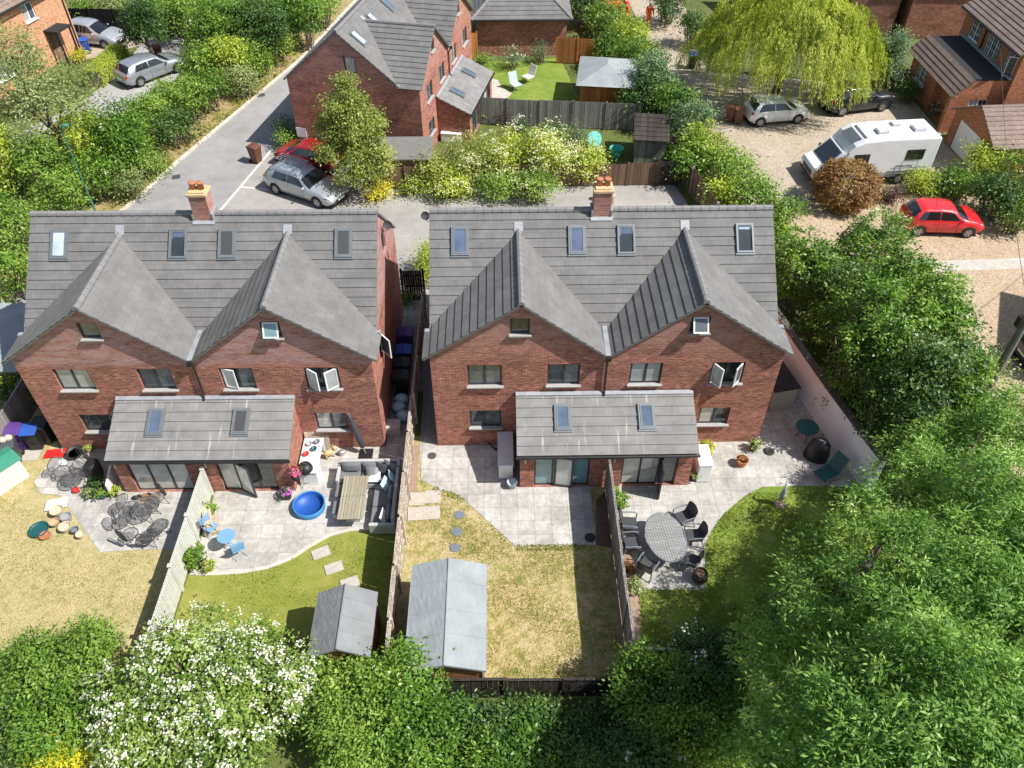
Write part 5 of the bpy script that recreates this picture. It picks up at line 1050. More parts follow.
t = thing('animal_ornament', 'small tan dog ornament on the gravel under the ground-floor window', 'ornament', at(330, 457), R(30)); mb = MB(); mb.ball((0, 0, .24), (.22, .12, .14), 10, 6); mb.ball((.24, 0, .38), (.11, .09, .1), 8, 5); mb.ball((.34, 0, .35), (.05, .045, .04), 6, 4); [mb.tube([(x, y, .2), (x, y, .01)], .03, 6) for x in (-.14, .14) for y in (-.07, .07)]; mb.tube([(-.2, 0, .28), (-.3, 0, .4)], .02, 6); [mb.ball((.2, s*.07, .47), (.03, .02, .05), 6, 4) for s in (1, -1)]; mb.build('body', 'buff_stone', t, smooth=True)
t = thing('watering_can', 'grey metal watering can beside the tan ornament', 'watering can', at(342, 455)); mb = MB(); mb.lathe([(.1, 0), (.1, .22), (.05, .25)], 12); mb.tube([(.09, 0, .06), (.26, 0, .26)], .018, 6); mb.tube([(-.09, 0, .04), (-.2, 0, .15), (-.08, 0, .26)], .012, 6); mb.build('body', 'galvanised', t)
# bistro set
t = thing('bistro_table', 'round pale blue bistro table by the sage fence', 'table', at(231, 548)); mb = MB(); mb.lathe([(.005, .70), (.30, .70), (.31, .71), (.30, .725), (.005, .725)], 24); mb.build('tabletop', 'bistro_blue', t)
for a in (.3, 1.87, 3.44, 5.0): mb = MB(); mb.tube([(.20*math.cos(a), .20*math.sin(a), .70), (-.22*math.cos(a), -.22*math.sin(a), .015)], .012, 6); mb.build('leg', 'bistro_blue', t)
def bistro_chair(label, loc, rz):
    t = thing('bistro_chair', label, 'chair', loc, rz, 'bistro chairs'); mb = MB(); [mb.box(-.19, -.18+k*.062, .43, .19, -.18+k*.062+.05, .445) for k in range(6)]; mb.build('seat', 'bistro_blue', t); mb = MB(); [mb.box(-.19, .19+k*.012, .58+k*.1, .19, .205+k*.012, .65+k*.1) for k in range(3)]; mb.build('backrest', 'bistro_blue', t)
    for s in (-1, 1): mb = MB(); mb.tube([(s*.2, -.2, .01), (s*.2, .19, .5), (s*.2, .23, .88)], .011, 6); mb.build('leg', 'bistro_blue', t); mb = MB(); mb.tube([(s*.18, .22, .01), (s*.18, -.17, .44)], .011, 6); mb.build('leg', 'bistro_blue', t)
bistro_chair('blue folding bistro chair on the lawn side of the round blue table', at(240, 555), R(215)); bistro_chair('pale folding bistro chair between the blue table and the fence', at(214, 534), R(60))
# wall planter and pots by the fence
t = thing('wooden_planter', 'tiered wooden planter leaning by the sage fence', 'planter', at(212, 524), R(20)); mb = MB(); mb.box(-.25, -.55, .02, .25, .55, .22); mb.box(-.2, -.5, .35, .1, .5, .5); [mb.tube([(s*.2, y, .02), (s*.05, y, .75)], .025, 6) for s in (-1, 1) for y in (-.5, .5)]; mb.build('box', 'wood_pale', t)
def potted(label, px, py, pot, r, h, leaf, n, size, spread, fl=None, cat='pot plant', z=0.0, ph=None, group=None):
    SEED[0] += 1; base = G(px, py); t = thing('potted_plant', label, cat, (base.x, base.y, z), 0, group); ph = ph or r*1.5; mb = MB(); mb.lathe([(r*.72, 0), (r, ph), (r*1.08, ph+.005), (r*1.08, ph+.04), (r*.92, ph+.04), (r*.88, ph-.03), (.01, ph-.03)], 14); mb.build('pot', pot, t, smooth=False)
    P, nn, ti, cc, dd = crown_points([(0, 0, ph+h*.45, spread, spread, h*.55)], n, SEED[0], .05, 12); leaf_obj('foliage', (P, nn, ti), leaf, size, SEED[0], t)
    if fl:
        g = np.random.default_rng(SEED[0]); m = fl[1]; d = g.normal(size=(m, 3)); d[:, 2] = np.abs(d[:, 2]); d /= np.linalg.norm(d, axis=1, keepdims=True); Q = np.array([0, 0, ph+h*.45])+d*np.array([spread, spread, h*.55])*g.uniform(.9, 1.12, (m, 1)); leaf_obj('blossom', (Q, d, g.uniform(0, 1, m)), fl[0], fl[2], SEED[0], t, .9)
    return t
# ---------------------------------------------------------------- plants
#            dark (older leaf)      middle              light (new leaf)
mat_leaf('leaf_ash', (.08, .18, .026), (.18, .33, .055), (.38, .52, .14), trans=.26)
mat_leaf('leaf_laurel', (.045, .115, .013), (.11, .22, .023), (.24, .365, .05), rough=.4, trans=.2)
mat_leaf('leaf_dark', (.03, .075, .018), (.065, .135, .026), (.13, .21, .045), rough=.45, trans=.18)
mat_leaf('leaf_bright', (.09, .175, .023), (.185, .305, .042), (.33, .45, .085), trans=.24)
mat_leaf('leaf_lime', (.20, .28, .026), (.35, .43, .045), (.51, .56, .085), trans=.24)
mat_leaf('leaf_yellow', (.34, .36, .02), (.56, .53, .02), (.70, .62, .05), trans=.25)
mat_leaf('leaf_blue', (.07, .135, .065), (.135, .215, .105), (.24, .32, .165), trans=.22)
mat_leaf('leaf_willow', (.20, .26, .028), (.39, .45, .06), (.61, .64, .15), trans=.28)
mat_leaf('leaf_birch', (.15, .20, .04), (.30, .35, .075), (.46, .49, .15), trans=.32)
mat_leaf('leaf_pale', (.15, .20, .06), (.26, .32, .11), (.40, .44, .20), trans=.25)
mat_leaf('leaf_copper', (.16, .085, .03), (.29, .145, .055), (.33, .25, .07), trans=.2)
mat_leaf('leaf_purple', (.05, .015, .022), (.09, .025, .035), (.15, .05, .05), trans=.2)
mat_leaf('leaf_hawthorn', (.10, .175, .026), (.20, .30, .055), (.35, .44, .11), trans=.24)
mat_leaf('petal_white', (.64, .63, .48), (.75, .74, .62), (.83, .83, .76), trans=.2)
mat_leaf('petal_cream', (.55, .52, .25), (.66, .64, .36), (.72, .71, .5), trans=.2)
mat_leaf('petal_pink', (.55, .04, .16), (.72, .10, .30), (.78, .25, .45), trans=.2)
mat_leaf('petal_mauve', (.40, .08, .40), (.58, .16, .55), (.65, .3, .6), trans=.2)
mat_leaf('petal_red', (.55, .02, .02), (.70, .05, .04), (.75, .15, .1), trans=.2)
mat_leaf('grass_blade', (.15, .20, .03), (.25, .30, .06), (.36, .38, .12), trans=.4)

def leaf_mesh(name, c, nrm, size, seed, aspect=.48, axis=None, tint=None, fold=.0):
    """one rhombic leaf per point"""
    g = np.random.default_rng(seed); n = len(c)
    if axis is None: axis = g.normal(size=(n, 3))
    a = axis-nrm*np.sum(axis*nrm, 1, keepdims=True); a /= np.linalg.norm(a, axis=1, keepdims=True)+1e-9
    b = np.cross(nrm, a); s = (size*g.uniform(.65, 1.35, n))[:, None] if np.isscalar(size) else size[:, None]*g.uniform(.65, 1.35, n)[:, None]
    v = np.empty((n, 4, 3)); v[:, 0] = c-a*s*.5; v[:, 1] = c+b*s*aspect*.5+nrm*s*.06; v[:, 2] = c+a*s*.5-nrm*s*.08; v[:, 3] = c-b*s*aspect*.5+nrm*s*.06
    me = bpy.data.meshes.new(name); me.vertices.add(4*n); me.vertices.foreach_set('co', v.reshape(-1).astype(np.float32))
    me.loops.add(4*n); me.loops.foreach_set('vertex_index', np.arange(4*n, dtype=np.int32)); me.polygons.add(n)
    me.polygons.foreach_set('loop_start', np.arange(0, 4*n, 4, dtype=np.int32)); me.polygons.foreach_set('loop_total', np.full(n, 4, dtype=np.int32))
    me.update(calc_edges=True)
    if tint is None: tint = g.uniform(0, 1, n)
    at = me.attributes.new('tint', 'FLOAT', 'POINT'); at.data.foreach_set('value', np.repeat(np.clip(tint, 0, 1), 4).astype(np.float32))
    return me

AXIS = [None]
def crown_points(blobs, n, seed, clump=.28, per=26, shell=.55, low=-.55, lump=.22):
    """clumps of leaves spread through the outer volume of a set of ellipsoids; gaps and lumps come from the clumps"""
    g = np.random.default_rng(seed); B = np.array(blobs, float); wts = (B[:, 3]*B[:, 4]+B[:, 4]*B[:, 5]+B[:, 3]*B[:, 5]); wts /= wts.sum()
    k = max(6, n//per); ci = g.choice(len(B), k, p=wts); d = g.normal(size=(k, 3)); d /= np.linalg.norm(d, axis=1, keepdims=True)
    d[:, 2] = np.where(d[:, 2] < low, -d[:, 2], d[:, 2])
    # lumpy radius
    f = g.normal(size=(5, 3))*3.2; ph = g.uniform(0, 6.28, 5); lum = sum(np.sin(d@f[i]+ph[i]+ci*1.7) for i in range(5))/5
    rr = (1-shell*g.uniform(0, 1, k)**1.7)*(1+lump*lum)
    cc = B[ci, :3]+B[ci, 3:6]*d*rr[:, None]
    keep = np.ones(k, bool)
    for j in range(len(B)):
        q = np.linalg.norm((cc-B[j, :3])/B[j, 3:6], axis=1); keep &= ~((q < .5) & (ci != j))
    cc, d = cc[keep], d[keep]; keep = cc[:, 2] > .05; cc, d = cc[keep], d[keep]; k = len(cc)
    m = np.repeat(np.arange(k), per); off = g.normal(size=(len(m), 3))*clump*np.array([1, 1, .6])*np.repeat(g.uniform(.65, 1.3, k), per)[:, None]; P = cc[m]+off; AXIS[0] = off+d[m]*clump*.5+np.array([0, 0, -.25*clump])+g.normal(size=(len(m), 3))*clump*.35
    big = .5+.22*np.sin(cc@g.normal(size=3)*1.6+g.uniform(0, 6))+.12*np.sin(cc@g.normal(size=3)*3.1)
    tint = np.clip((big+g.normal(-.04, .17, k))[m]+g.normal(0, .15, len(m)), 0, 1)
    nn = d[m]*.5+np.array([0, 0, .55])+g.normal(size=(len(m), 3))*.55; nn /= np.linalg.norm(nn, axis=1, keepdims=True)
    ok = P[:, 2] > .03; AXIS[0] = AXIS[0][ok]
    return P[ok], nn[ok], tint[ok], cc, d

def leaf_obj(name, pts, mat, size, seed, parent=None, aspect=.48, axis=None):
    P, nn, tint = pts; me = leaf_mesh(name, P, nn, size, seed, aspect, axis, tint); me.materials.append(MATS[mat])
    o = bpy.data.objects.new(name, me); COL.objects.link(o); o.parent = parent; return o

def limbs(blobs, h, r, seed, mat='bark', lean=(0, 0), base=(0, 0)):
    rr = random.Random(seed); mb = MB(); top = Vector((base[0]+lean[0], base[1]+lean[1], h)); b0 = Vector((base[0], base[1], -.05))
    pts = [b0.lerp(top, k/5)+Vector((rr.uniform(-.06, .06)*k*r*3, rr.uniform(-.06, .06)*k*r*3, 0)) for k in range(6)]
    mb.tube(pts, [r*(1.25-.16*k) for k in range(6)], 9)
    for (x, y, z, a, b, c) in blobs:
        p0 = pts[rr.randint(2, 4)]; e = Vector((x+rr.uniform(-.3, .3)*a, y+rr.uniform(-.3, .3)*b, z+.3*c)); mid = p0.lerp(e, .5)+Vector((rr.uniform(-.2, .2), rr.uniform(-.2, .2), rr.uniform(0, .3)))
        mb.tube([p0, mid, e], [r*.5, r*.3, r*.08], 6)
        for _ in range(3):
            e2 = Vector((x+rr.uniform(-.8, .8)*a, y+rr.uniform(-.8, .8)*b, z+rr.uniform(-.3, .8)*c)); mb.tube([mid, mid.lerp(e2, .5)+Vector((0, 0, rr.uniform(-.1, .2))), e2], [r*.26, r*.15, r*.04], 5)
    return mb.build('trunk', mat), None

SEED = [100]
def plant(name, label, cat, base, blobs, n, leaf, size, group=None, clump=.28, per=26, aspect=.48, trunk=None, shell=.55, low=-.55, lump=.22, flowers=None, core=True, bark='bark', lean=(0, 0)):
    """blobs are relative to base: (x, y, z, rx, ry, rz)"""
    SEED[0] += 1; sd = SEED[0]; t = thing(name, label, cat, (base[0], base[1], 0), 0, group)
    P, nn, ti, cc, dd = crown_points(blobs, n, sd, clump, per, shell, low, lump)
    leaf_obj('crown' if trunk else 'foliage', (P, nn, ti), leaf, size, sd, t, aspect, AXIS[0])
    if trunk: o, _ = limbs(blobs, trunk[0], trunk[1], sd, bark, lean); o.parent = t
    else:
        rr = random.Random(sd); mb = MB()
        for (x, y, z, a, b, c) in blobs:
            for _ in range(5):
                e = Vector((x+rr.uniform(-.7, .7)*a, y+rr.uniform(-.7, .7)*b, z+rr.uniform(.0, .7)*c)); s0 = Vector((x*.6+rr.uniform(-.15, .15), y*.6+rr.uniform(-.15, .15), -.03)); mb.tube([s0, s0.lerp(e, .5)+Vector((0, 0, .1)), e], [.035, .022, .006], 5)
        mb.build('stems', 'twig', t)
    if flowers:
        mat, nf, fs, per_f, spread = flowers; g = np.random.default_rng(sd+5000); q3 = g.normal(size=(3, 3))*1.5; den = np.sin(cc@q3[0]+1)+np.sin(cc@q3[1])+np.sin(cc@q3[2]*1.7); top = np.where((dd[:, 2] > -.25) & (den+g.normal(0, .6, len(cc)) > -.1))[0]; ch = g.choice(top, min(nf, len(top)), replace=False)
        out = cc[ch]+dd[ch]*clump*.9; m = np.repeat(np.arange(len(ch)), per_f); Q = out[m]+g.normal(size=(len(m), 3))*spread*np.array([1, 1, .45])
        q = dd[ch][m]*.5+np.array([0, 0, .8])+g.normal(size=(len(m), 3))*.4; q /= np.linalg.norm(q, axis=1, keepdims=True)
        leaf_obj('blossom', (Q, q, g.uniform(0, 1, len(m))), mat, fs, sd+9, t, .9)
    return t

def bush(px, py, h, rx, leaf, label, n=None, size=.15, name='shrub', cat='shrub', ry=None, group=None, sub=4, **kw):
    """a shrub whose middle stands where the photograph shows it; a few lobes, its own height"""
    ry = ry or rx; c = G(px, py, h*.5); rr = random.Random(int(px*7+py)); bl = [(0, 0, h*.48, rx*.78, ry*.78, h*.5)]
    for k in range(sub):
        a = k*2*math.pi/sub+rr.uniform(-.5, .5); f = rr.uniform(.42, .62); bl.append((math.cos(a)*rx*f, math.sin(a)*ry*f, h*rr.uniform(.3, .62), rx*rr.uniform(.36, .5), ry*rr.uniform(.36, .5), h*rr.uniform(.28, .4)))
    if n is None: n = int(1500*(rx*ry*math.pi+2.2*(rx+ry)*h*.7)/(3+6*size*8)/ (size*5))
    return plant(name, label, cat, c, bl, n, leaf, size, group, **kw)
potted('leafy green bush in a pot at the foot of the sage fence', 199, 566, 'pot_dark', .2, .55, 'leaf_bright', 900, .11, .38); potted('small yellow-flowered pot plant beside the leafy pot', 211, 570, 'pot_buff', .13, .28, 'leaf_lime', 350, .08, .2, ('petal_cream', 60, .06))
potted('green plant growing in the wooden planter', 213, 515, 'pot_dark', .12, .3, 'leaf_bright', 350, .09, .2, z=.05)
potted('hanging basket of bright pink flowers on the garden room corner', 300, 492, 'pot_dark', .16, .3, 'leaf_dark', 300, .07, .24, ('petal_pink', 260, .08), z=.75); potted('tub of mauve flowers standing by the barbecue', 288, 498, 'pot_dark', .17, .25, 'leaf_dark', 300, .07, .24, ('petal_mauve', 240, .07)); potted('yellow flowers in a small basket on the garden room pier', 290, 474, 'pot_dark', .12, .25, 'leaf_dark', 200, .07, .2, ('petal_cream', 90, .06), z=1.0)
mb = MB(); mb.ball((0, 0, .15), (.15, .15, .15), 12, 8); single(mb, 'toy_ball', 'lemon yellow ball on the pool garden lawn by the hawthorn', 'ball', 'yellow_plastic', at(209, 638), smooth=True)
for px, py, a, lab in ((321, 553, 25, 'pale stepping slab nearest the patio curve'), (334, 568, 22, 'pale stepping slab, middle of the three on the pool lawn'), (350, 583, 20, 'pale stepping slab at the small shed door')):
    mb = MB(); mb.box(-.3, -.2, -.01, .3, .2, .035); single(mb, 'stepping_slab', lab, 'paving slab', 'slab_loose', at(px, py), R(a), 'stepping slabs on the pool garden lawn', bevel=.008)
t = thing('flower_lantern', 'white paper flower cluster on the end post of the sage fence', 'decoration', (-8.1, -2.25, 1.55)); g = np.random.default_rng(8); d = g.normal(size=(220, 3)); d /= np.linalg.norm(d, axis=1, keepdims=True); leaf_obj('flowers', (d*np.array([.2, .2, .16])+np.array([0, 0, .1]), d, g.uniform(0, 1, 220)), 'petal_white', .1, 8, t, .9)
mb = MB(); mb.tube([(0, 0, -.1), (0, 0, .1)], .02, 6); mb.build('stalk', 'wood_pale', t)
mb = MB(); mb.box(-.05, -1.8, 0, .05, 1.0, .42); single(mb, 'tarpaulin', 'blue sheeting strip along the foot of the sage fence', 'sheeting', 'tarp_blue', (-8.35, -7.3, 0), R(1))

# ---- far left garden
def wire_chair(label, loc, rz):
    t = thing('wire_chair', label, 'chair', loc, rz, 'black wire mesh chairs'); mb = MB()
    def ringp(r, z, tilt=0, cy=0): return [(r*math.cos(a), cy+r*math.sin(a), z+tilt*math.sin(a)) for a in [2*math.pi*k/20 for k in range(21)]]
    mb.tube(ringp(.27, .42), .014, 5, cap=False); [mb.tube([(x, -math.sqrt(max(.0, .07-x*x)), .415), (x, math.sqrt(max(.0, .07-x*x)), .415)], .008, 4) for x in [-.24+k*.048 for k in range(11)]]; [mb.tube([(-math.sqrt(max(.0, .07-x*x)), x, .412), (math.sqrt(max(.0, .07-x*x)), x, .412)], .008, 4) for x in [-.24+k*.048 for k in range(11)]]; mb.build('seat', 'steel_wire', t)
    mb = MB(); bk = [(.30*math.sin(a), .22+.10*(1-math.cos(a))*0+.12*(1-abs(math.sin(a)))*.6, .66+.27*math.cos(a)) for a in [2*math.pi*k/20 for k in range(21)]]; mb.tube(bk, .014, 5, cap=False)
    for k in range(11): a = -.25+k*.05; hh = .27*math.sqrt(max(0, 1-(a/.30)**2)); mb.tube([(a, .28, .66-hh), (a, .28, .66+hh)], .008, 4)
    for k in range(9): z = -.22+k*.055; ww = .30*math.sqrt(max(0, 1-(z/.27)**2)); mb.tube([(-ww, .282, .66+z), (ww, .282, .66+z)], .008, 4)
    mb.build('backrest', 'steel_wire', t)
    for sx in (-1, 1):
        for sy in (-1, 1): mb = MB(); mb.tube([(sx*.17, sy*.17, .41), (sx*.24, sy*.25, .015)], .012, 5); mb.build('leg', 'steel_wire', t)
c0 = Vector(at(152, 518)); t = thing('wire_table', 'round black wire mesh table amid the mesh chairs on the far left patio', 'table', tuple(c0)); mb = MB(); mb.tube([(.45*math.cos(a), .45*math.sin(a), .7) for a in [2*math.pi*k/28 for k in range(29)]], .016, 5, cap=False)
for k in range(15): x = -.42+k*.06; yy = math.sqrt(max(0, .2-x*x)); mb.tube([(x, -yy, .697), (x, yy, .697)], .010, 4); mb.tube([(-yy, x, .695), (yy, x, .695)], .010, 4)
mb.build('tabletop', 'steel_wire', t); [MB().tube([(.1*math.cos(a), .1*math.sin(a), .69), (.34*math.cos(a), .34*math.sin(a), .02)], .014, 5).build('leg', 'steel_wire', t) for a in (.5, 2.07, 3.64, 5.2)]
for (px, py), a, lab in (((134, 514), 75, 'wire mesh chair at the left of the mesh table'), ((134, 541), 150, 'wire mesh chair at the patio edge, lower left of the table'), ((152, 543), 185, 'wire mesh chair at the patio edge, straight below the table'), ((163, 532), 215, 'wire mesh chair by the sage fence, lower right of the table'), ((160, 505), -40, 'wire mesh chair nearest the glazed doors'), ((128, 526), 110, 'wire mesh chair nearest the pots on the lawn')): wire_chair(lab, at(px, py), R(a))
t = thing('wire_table', 'low round wire mesh table on the far left patio by the red cloth', 'table', at(76, 484)); mb = MB(); mb.tube([(.42*math.cos(a), .42*math.sin(a), .38) for a in [2*math.pi*k/24 for k in range(25)]], .016, 5, cap=False)
for k in range(13): x = -.38+k*.063; yy = math.sqrt(max(0, .17-x*x)); mb.tube([(x, -yy, .377), (x, yy, .377)], .010, 4); mb.tube([(-yy, x, .375), (yy, x, .375)], .010, 4)
mb.build('tabletop', 'steel_wire', t); [MB().tube([(.3*math.cos(a), .3*math.sin(a), .37), (.34*math.cos(a), .34*math.sin(a), .02)], .014, 5).build('leg', 'steel_wire', t) for a in (.5, 2.07, 3.64, 5.2)]
wire_chair('wire mesh chair at the low mesh table by the house corner', at(66, 478), R(60)); wire_chair('wire mesh chair between the low mesh table and the house wall', at(84, 470), R(-30))
mb = MB(); mb.extr([(-.38, -.2, 0), (.38, -.22, 0), (.40, .22, 0), (-.34, .2, 0)], (0, 0, .05)); single(mb, 'red_cloth', 'bright red cloth on the ground at the far left house corner', 'cloth', 'red_plastic', at(55, 454), R(4))
t = thing('fire_bowl', 'black round bowl tilted beside the house wall on the far left patio', 'bowl', at(77, 456)); mb = MB(); mb.lathe([(.05, .02), (.22, .08), (.32, .26), (.33, .28), (.3, .26), (.2, .1), (.02, .06)], 18); mb.build('bowl', 'pot_dark', t, smooth=True); mb = MB(); mb.lathe([(.01, .18), (.26, .18)], 16); mb.build('ash', 'buff_stone', t)
mb = MB(); mb.tube([(.3*math.cos(a), .2*math.sin(a), .05+.03*math.sin(3*a)) for a in [2*math.pi*k/20*1.8 for k in range(21)]], .025, 6); single(mb, 'garden_hose', 'green coiled hose against the wall by the black bowl', 'hose', 'mint_plastic', at(70, 450))
mb = MB(); mb.ball((0, 0, .13), (.2, .16, .14), 9, 6); mb.ball((-.16, -.14, .09), (.12, .1, .1), 8, 5); single(mb, 'white_sack', 'crumpled white sack beside the low mesh table', 'sack', 'white_plastic', at(63, 465), smooth=True)
mb = MB(); mb.lathe([(.09, 0), (.12, .16), (.1, .16), (.02, .05)], 12); single(mb, 'flower_pot', 'small red pot on the far left patio edge', 'pot', 'red_plastic', at(77, 492), smooth=True)
mb = MB(); mb.box(-.04, -.5, 0, .04, .5, .72); o = single(mb, 'white_board', 'white board leaning at the left pier of the garden room', 'board', 'white_plastic', at(115, 487), R(10), bevel=.01)
t = thing('water_butt', 'dark round water butt in the shade of the garden room', 'water butt', at(98, 475)); mb = MB(); mb.lathe([(.2, 0), (.26, .2), (.26, .65), (.22, .72)], 16); mb.build('barrel', 'pot_dark', t, smooth=True); mb = MB(); mb.lathe([(.01, .725), (.22, .725), (.2, .75), (.01, .76)], 16); mb.build('lid', 'black_plastic', t)
potted('trough of mixed foliage on the far left patio', 92, 497, 'pot_dark', .14, .22, 'leaf_pale', 300, .08, .22); potted('trough of pale leaves with a turquoise pot beside it', 103, 498, 'teal_plastic', .13, .2, 'leaf_bright', 260, .08, .2); potted('pot of bright leaves at the right of the trough', 116, 496, 'pot_dark', .13, .2, 'leaf_lime', 260, .08, .2); potted('dark foliage pot in the shade behind the trough', 100, 489, 'pot_dark', .18, .35, 'leaf_dark', 500, .1, .3)
potted('yellow flowering pot at the base of the far left ground-floor window', 90, 452, 'pot_buff', .1, .2, 'leaf_lime', 150, .07, .14, ('petal_cream', 40, .05))
mb = MB(); [mb.box(-.32, -.2+k*.067, .0, .32, -.2+k*.067+.058, .03) for k in range(6)]; single(mb, 'door_mat', 'slatted wooden mat before the far left glazed doors', 'mat', 'coir', at(150, 498), R(-3)); mb = MB(); mb.ball((0, 0, .08), (.14, .09, .08), 8, 5); mb.ball((.12, .08, .07), (.12, .06, .07), 8, 5); single(mb, 'boots', 'pair of dark boots beside the slatted mat', 'boots', 'pot_dark', at(136, 499), smooth=True)
for (px, py), r, h, mt, lab in (((59, 514), .23, .26, 'ceramic_cream', 'large cream pot nearest the compost bag'), ((68, 520), .19, .24, 'gravel_grey', 'grey pot right of the large cream pot'), ((56, 525), .17, .2, 'pot_buff', 'buff pot below the large cream pot'), ((67, 530), .21, .24, 'ceramic_cream', 'cream bowl in the middle of the pots'), ((77, 533), .13, .24, 'slate', 'slim dark grey pot on the lawn'), ((82, 537), .15, .2, 'ceramic_cream', 'small cream pot nearest the patio corner'), ((46, 537), .18, .12, 'terracotta', 'brown saucer below the green tray'), ((40, 531), .33, .12, 'teal_plastic', 'wide dark green tray at the left of the pots')):
    mb = MB(); mb.lathe([(r*.7, 0), (r, h*.85), (r*1.06, h), (r*.92, h), (r*.8, h*.6), (.01, h*.5)], 18); single(mb, 'garden_pot', lab, 'pot', mt, at(px, py), group='empty pots on the straw lawn', smooth=False)
mb = MB(); cushion(mb, (0, 0, .09), (.75, .5, .2)); single(mb, 'compost_bag', 'white and green compost bag on the straw lawn above the pots', 'bag', 'cream_plastic', at(57, 505), R(15), smooth=True)
mb = MB(); mb.box(-.26, -.2, .19, .2, .15, .2); 
mb = MB(); mb.box(-.3, -.3, 0, .3, .3, .03); single(mb, 'paving_slab', 'loose pale slab beside the grey wheelie bin', 'paving slab', 'slab_loose', at(32, 455), R(3))

# ---- bare garden
t = thing('storage_bench', 'long white topped cabinet beside the left end of the right garden room', 'cabinet', (2.60, -.9, 0)); mb = MB(); mb.box(-.26, -.82, .05, .26, .82, .78); mb.build('body', 'white_plastic', t, bevel=.02); mb = MB(); mb.box(-.29, -.85, .78, .29, .85, .83); mb.build('top', 'white_plastic', t, bevel=.015)
mb = MB(); mb.lathe([(.13, 0), (.19, .3), (.2, .32), (.17, .3), (.12, .04), (.01, .03)], 16); single(mb, 'bucket', 'grey bucket at the end of the white cabinet', 'bucket', 'bucket_grey', at(512, 487), smooth=True)
mb = MB(); mb.lathe([(.01, .016), (.17, .016), (.17, .024), (.01, .024)][::1], 20); mb.box(-.1, -.01, .024, .1, .01, .027); single(mb, 'manhole_cover', 'round dark manhole cover on the bare garden patio', 'manhole cover', 'grey_plastic', at(432, 456)); mb = MB(); mb.lathe([(.01, .016), (.19, .016), (.19, .03), (.15, .032), (.01, .024)], 20); single(mb, 'drain_cover', 'round black drain cover in the shade at the patio corner', 'drain cover', 'pot_dark', at(590, 538))
for px, py, lab in ((459, 515, 'slate stepping stone nearest the patio'), (457, 532, 'slate stepping stone in the middle of three'), (455, 548, 'slate stepping stone nearest the large shed')):
    mb = MB(); rr = random.Random(px); mb.prism([((.19+rr.uniform(-.03, .03))*math.cos(a), (.19+rr.uniform(-.03, .03))*math.sin(a)) for a in [2*math.pi*k/8 for k in range(8)]], -.01, .03); single(mb, 'stepping_stone', lab, 'stepping stone', 'slate', at(px, py), 0, 'slate stepping stones on the bare lawn')
for i, (px, py, lab) in enumerate(((417, 499, 'upper left'), (433, 497, 'upper right'), (416, 514, 'lower left'), (432, 513, 'lower right'))): mb = MB(); mb.box(-.29, -.29, -.01, .29, .29, .02+.004*i); single(mb, 'paving_slab', lab+' slab of the loose square of four by the weathered fence', 'paving slab', 'slab_loose', at(px, py), R(1+i), 'four loose slabs')
mb = MB(); mb.tube([(0, 0, .3), (.25, -.12, .05)], .035, 8); mb.tube([(.25, -.12, .05), (.4, -.2, .03)], .05, 8); single(mb, 'garden_tool', 'black hose nozzle lying on the patio under the left window', 'tool', 'black_plastic', at(488, 447)); potted('small plant climbing the grey boarded fence by the dining set', 619, 508, 'pot_dark', .16, .5, 'leaf_bright', 700, .11, .34); 

# ---- dining garden
tc_ = Vector(at(663, 549)); t = thing('dining_table', 'oval grey slatted dining table on the right-hand patio', 'table', tuple(tc_), R(96)); mb = MB()
for k in range(15):
    y = -.62+k*.0886; ww = .98*math.sqrt(max(.02, 1-(y/.66)**2)); y2 = y+.08; w2 = .98*math.sqrt(max(.02, 1-(min(y2, .655)/.66)**2)); mb.extr([(-ww, y, .71), (ww, y, .71), (w2, y2, .71), (-w2, y2, .71)], (0, 0, .03))
mb.build('tabletop', 'wood_tabletop', t); mb = MB(); mb.tube([(.99*math.cos(a), .67*math.sin(a), .715) for a in [2*math.pi*k/36 for k in range(37)]], .03, 6, cap=False); mb.build('rim', 'slate', t); [MB().tube([(sx*.5, sy*.3, .70), (sx*.68, sy*.42, .015)], .028, 8).build('leg', 'slate', t) for sx in (-1, 1) for sy in (-1, 1)]
def armchair(label, loc, rz):
    t = thing('garden_armchair', label, 'chair', loc, rz, 'dark woven armchairs round the oval table'); mb = MB(); mb.box(-.26, -.26, .36, .26, .26, .42); mb.build('seat', 'charcoal_weave', t, bevel=.02); mb = MB(); mb.T = Matrix.Translation((0, .25, .42)) @ Matrix.Rotation(R(-14), 4, 'X')
    vs = []; n = 10
    for i in range(n+1):
        u = i/n*2-1; vs += [(u*.27, -.05*(u*u)-.0, 0), (u*.27, -.05*(u*u), .5-.06*u*u)]
    mb.add(vs, [(2*i, 2*i+2, 2*i+3, 2*i+1) for i in range(n)]); mb.add([(x, y+.035, z) for x, y, z in vs], [(2*i+1, 2*i+3, 2*i+2, 2*i) for i in range(n)]); mb.add([vs[1], vs[-1]], []); mb.build('backrest', 'charcoal_weave', t)
    for s in (-1, 1):
        mb = MB(); mb.tube([(s*.30, -.25, .02), (s*.30, -.26, .60), (s*.31, -.1, .64), (s*.30, .26, .62)], .024, 6); mb.build('armrest', 'slate', t); mb = MB(); mb.tube([(s*.28, .22, .4), (s*.29, .34, .015)], .022, 6); mb.build('leg', 'slate', t)
for (px, py), a, lab in (((628, 528), 84, 'dark armchair at the left of the oval table, nearest the house'), ((630, 548), 92, 'dark armchair at the left of the oval table, nearer the lawn'), ((646, 570), 145, 'dark armchair at the lower left end of the oval table'), ((682, 522), -70, 'dark armchair at the upper right of the oval table'), ((692, 540), -88, 'dark armchair at the right of the oval table, below the upper one'), ((688, 564), -118, 'dark armchair at the lower right of the oval table, by the barrel')): armchair(lab, at(px, py+2), R(a))
